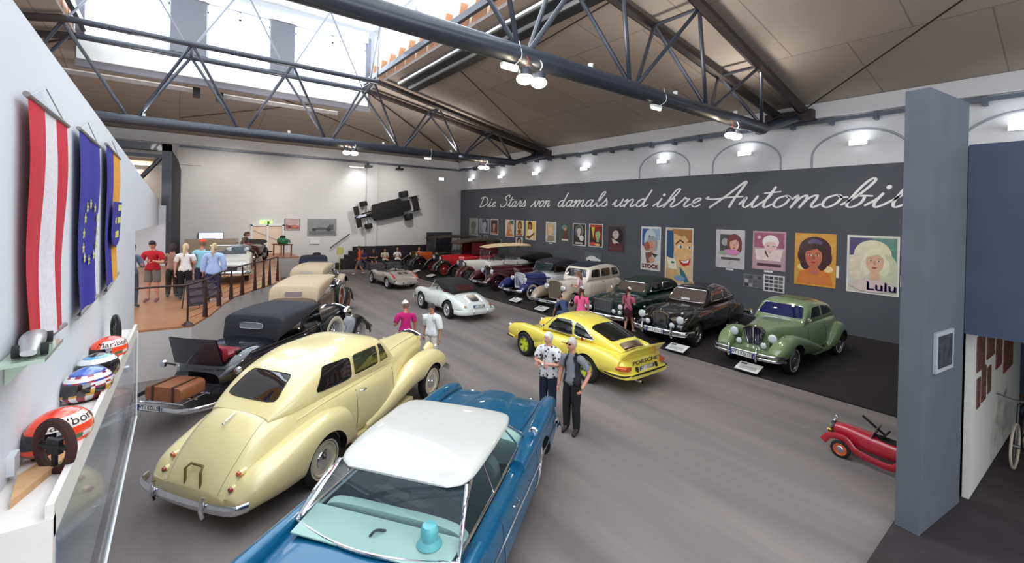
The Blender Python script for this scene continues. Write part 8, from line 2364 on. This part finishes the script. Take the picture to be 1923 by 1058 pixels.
person('man in black shirt bending over between the dark green and the black car', -8.98, 14.2, 20, 1.7, z0=.03, skin=(214, 160, 138), hair=(50, 40, 36), top=(26, 22, 24), bottom=(34, 30, 34), arms=('reach', 'reach'), lean=.95, headpitch=.3)
person('walking man in orange shirt and grey shorts at the far end of the aisle', -26.34, 8.68, -125, 1.76, skin=DS, hair=(80, 76, 74), top=(240, 96, 50), bottom=(110, 110, 116), bottomtype='shorts', arms=('back', 'swing'), legs=('fwd', 'rear'), shoes=(206, 200, 198))
sitters = [(-28.92, 9.70, 'seated visitor in a violet top, leftmost on the black seating steps', (58, 44, 96), (40, 34, 60), 'trousers', (50, 40, 40)), (-28.95, 10.45, 'seated visitor in black with beige shorts on the seating steps', (30, 26, 30), (176, 150, 128), 'shorts', (60, 50, 46)),
           (-28.98, 11.25, 'seated visitor in a cream top with folded arms on the seating steps', (206, 192, 176), (36, 32, 40), 'trousers', (56, 46, 44)), (-29.0, 12.15, 'seated visitor in a white top, rightmost of those on the seating steps', (232, 228, 226), (40, 34, 40), 'trousers', (176, 150, 120))]
for (x, y, lab, tp_, bt, bty, hr) in sitters:
    person(lab, x, y, -12, 1.68, z0=.02, skin=DS, hair=hr, top=tp_, bottom=bt, bottomtype=bty, arms=('lap', 'folded'), legs=('sit', 'sit'), pelvis=.56, headpitch=.15)
person('seated visitor in a pale pink top beside the slate screen and the veteran car', -28.95, 13.75, -12, 1.66, z0=.02, skin=(220, 160, 140), hair=(176, 130, 110), top=(220, 170, 166), bottom=(60, 50, 54), arms=('lap', 'lap'), legs=('sit', 'sit'), pelvis=.56)
person('person in grey-blue shirt and jeans half hidden by the white wall', -15.30, -.98, 35, 1.72, z0=PZ + .01, skin=DS, hair=(70, 66, 66), top=(96, 108, 126), bottom=(58, 66, 88), arms=('front', 'down'), sleeve='long')
person('man in crimson T-shirt and grey shorts reading on the podium', -16.0, -.55, -25, 1.76, z0=PZ + .01, skin=(200, 140, 116), hair=(36, 32, 36), top=(176, 20, 40), bottom=(118, 108, 100), bottomtype='shorts', arms=('front', 'front'), build=1.12, headpitch=.6, shoes=(120, 70, 66))
person('dark-haired visitor with a large dark bag beside the crimson-shirted man', -16.49, -.12, 170, 1.62, z0=PZ + .01, skin=DS, hair=(46, 30, 28), hairstyle='bob', top=(150, 120, 104), bottom=(50, 36, 40), arms=('front', 'down'), extras=('handbag',))
person('blonde woman in white T-shirt and wide black trousers on the podium', -15.85, .18, 168, 1.66, z0=PZ + .01, skin=(220, 164, 144), hair=(206, 184, 140), hairstyle='ponytail', top=(232, 228, 222), bottom=(22, 16, 20), arms=('down', 'front'), build=1.05)
person('visitor in a red cap and light turquoise T-shirt, seen from behind on the podium', -15.95, .58, 160, 1.76, z0=PZ + .01, skin=DS, hair=(120, 90, 70), hat=(226, 62, 44), top=(150, 206, 222), bottom=(60, 60, 80), arms=('down', 'front'), build=1.05)
person('blonde woman in a pale blue loose shirt, rightmost of the podium group', -15.35, .84, 166, 1.68, z0=PZ + .01, skin=DS, hair=(200, 176, 132), hairstyle='ponytail', top=(170, 190, 232), bottom=(44, 46, 80), sleeve='long', arms=('down', 'down'), shirtlong=.08, build=1.12)
person('visitor in brown bending by the dark red car on the podium', -24.6, 2.45, 60, 1.66, z0=PZ + .01, skin=DS, hair=(90, 64, 50), hairstyle='bob', top=(112, 90, 78), bottom=(58, 48, 46), arms=('front', 'front'), lean=.35)
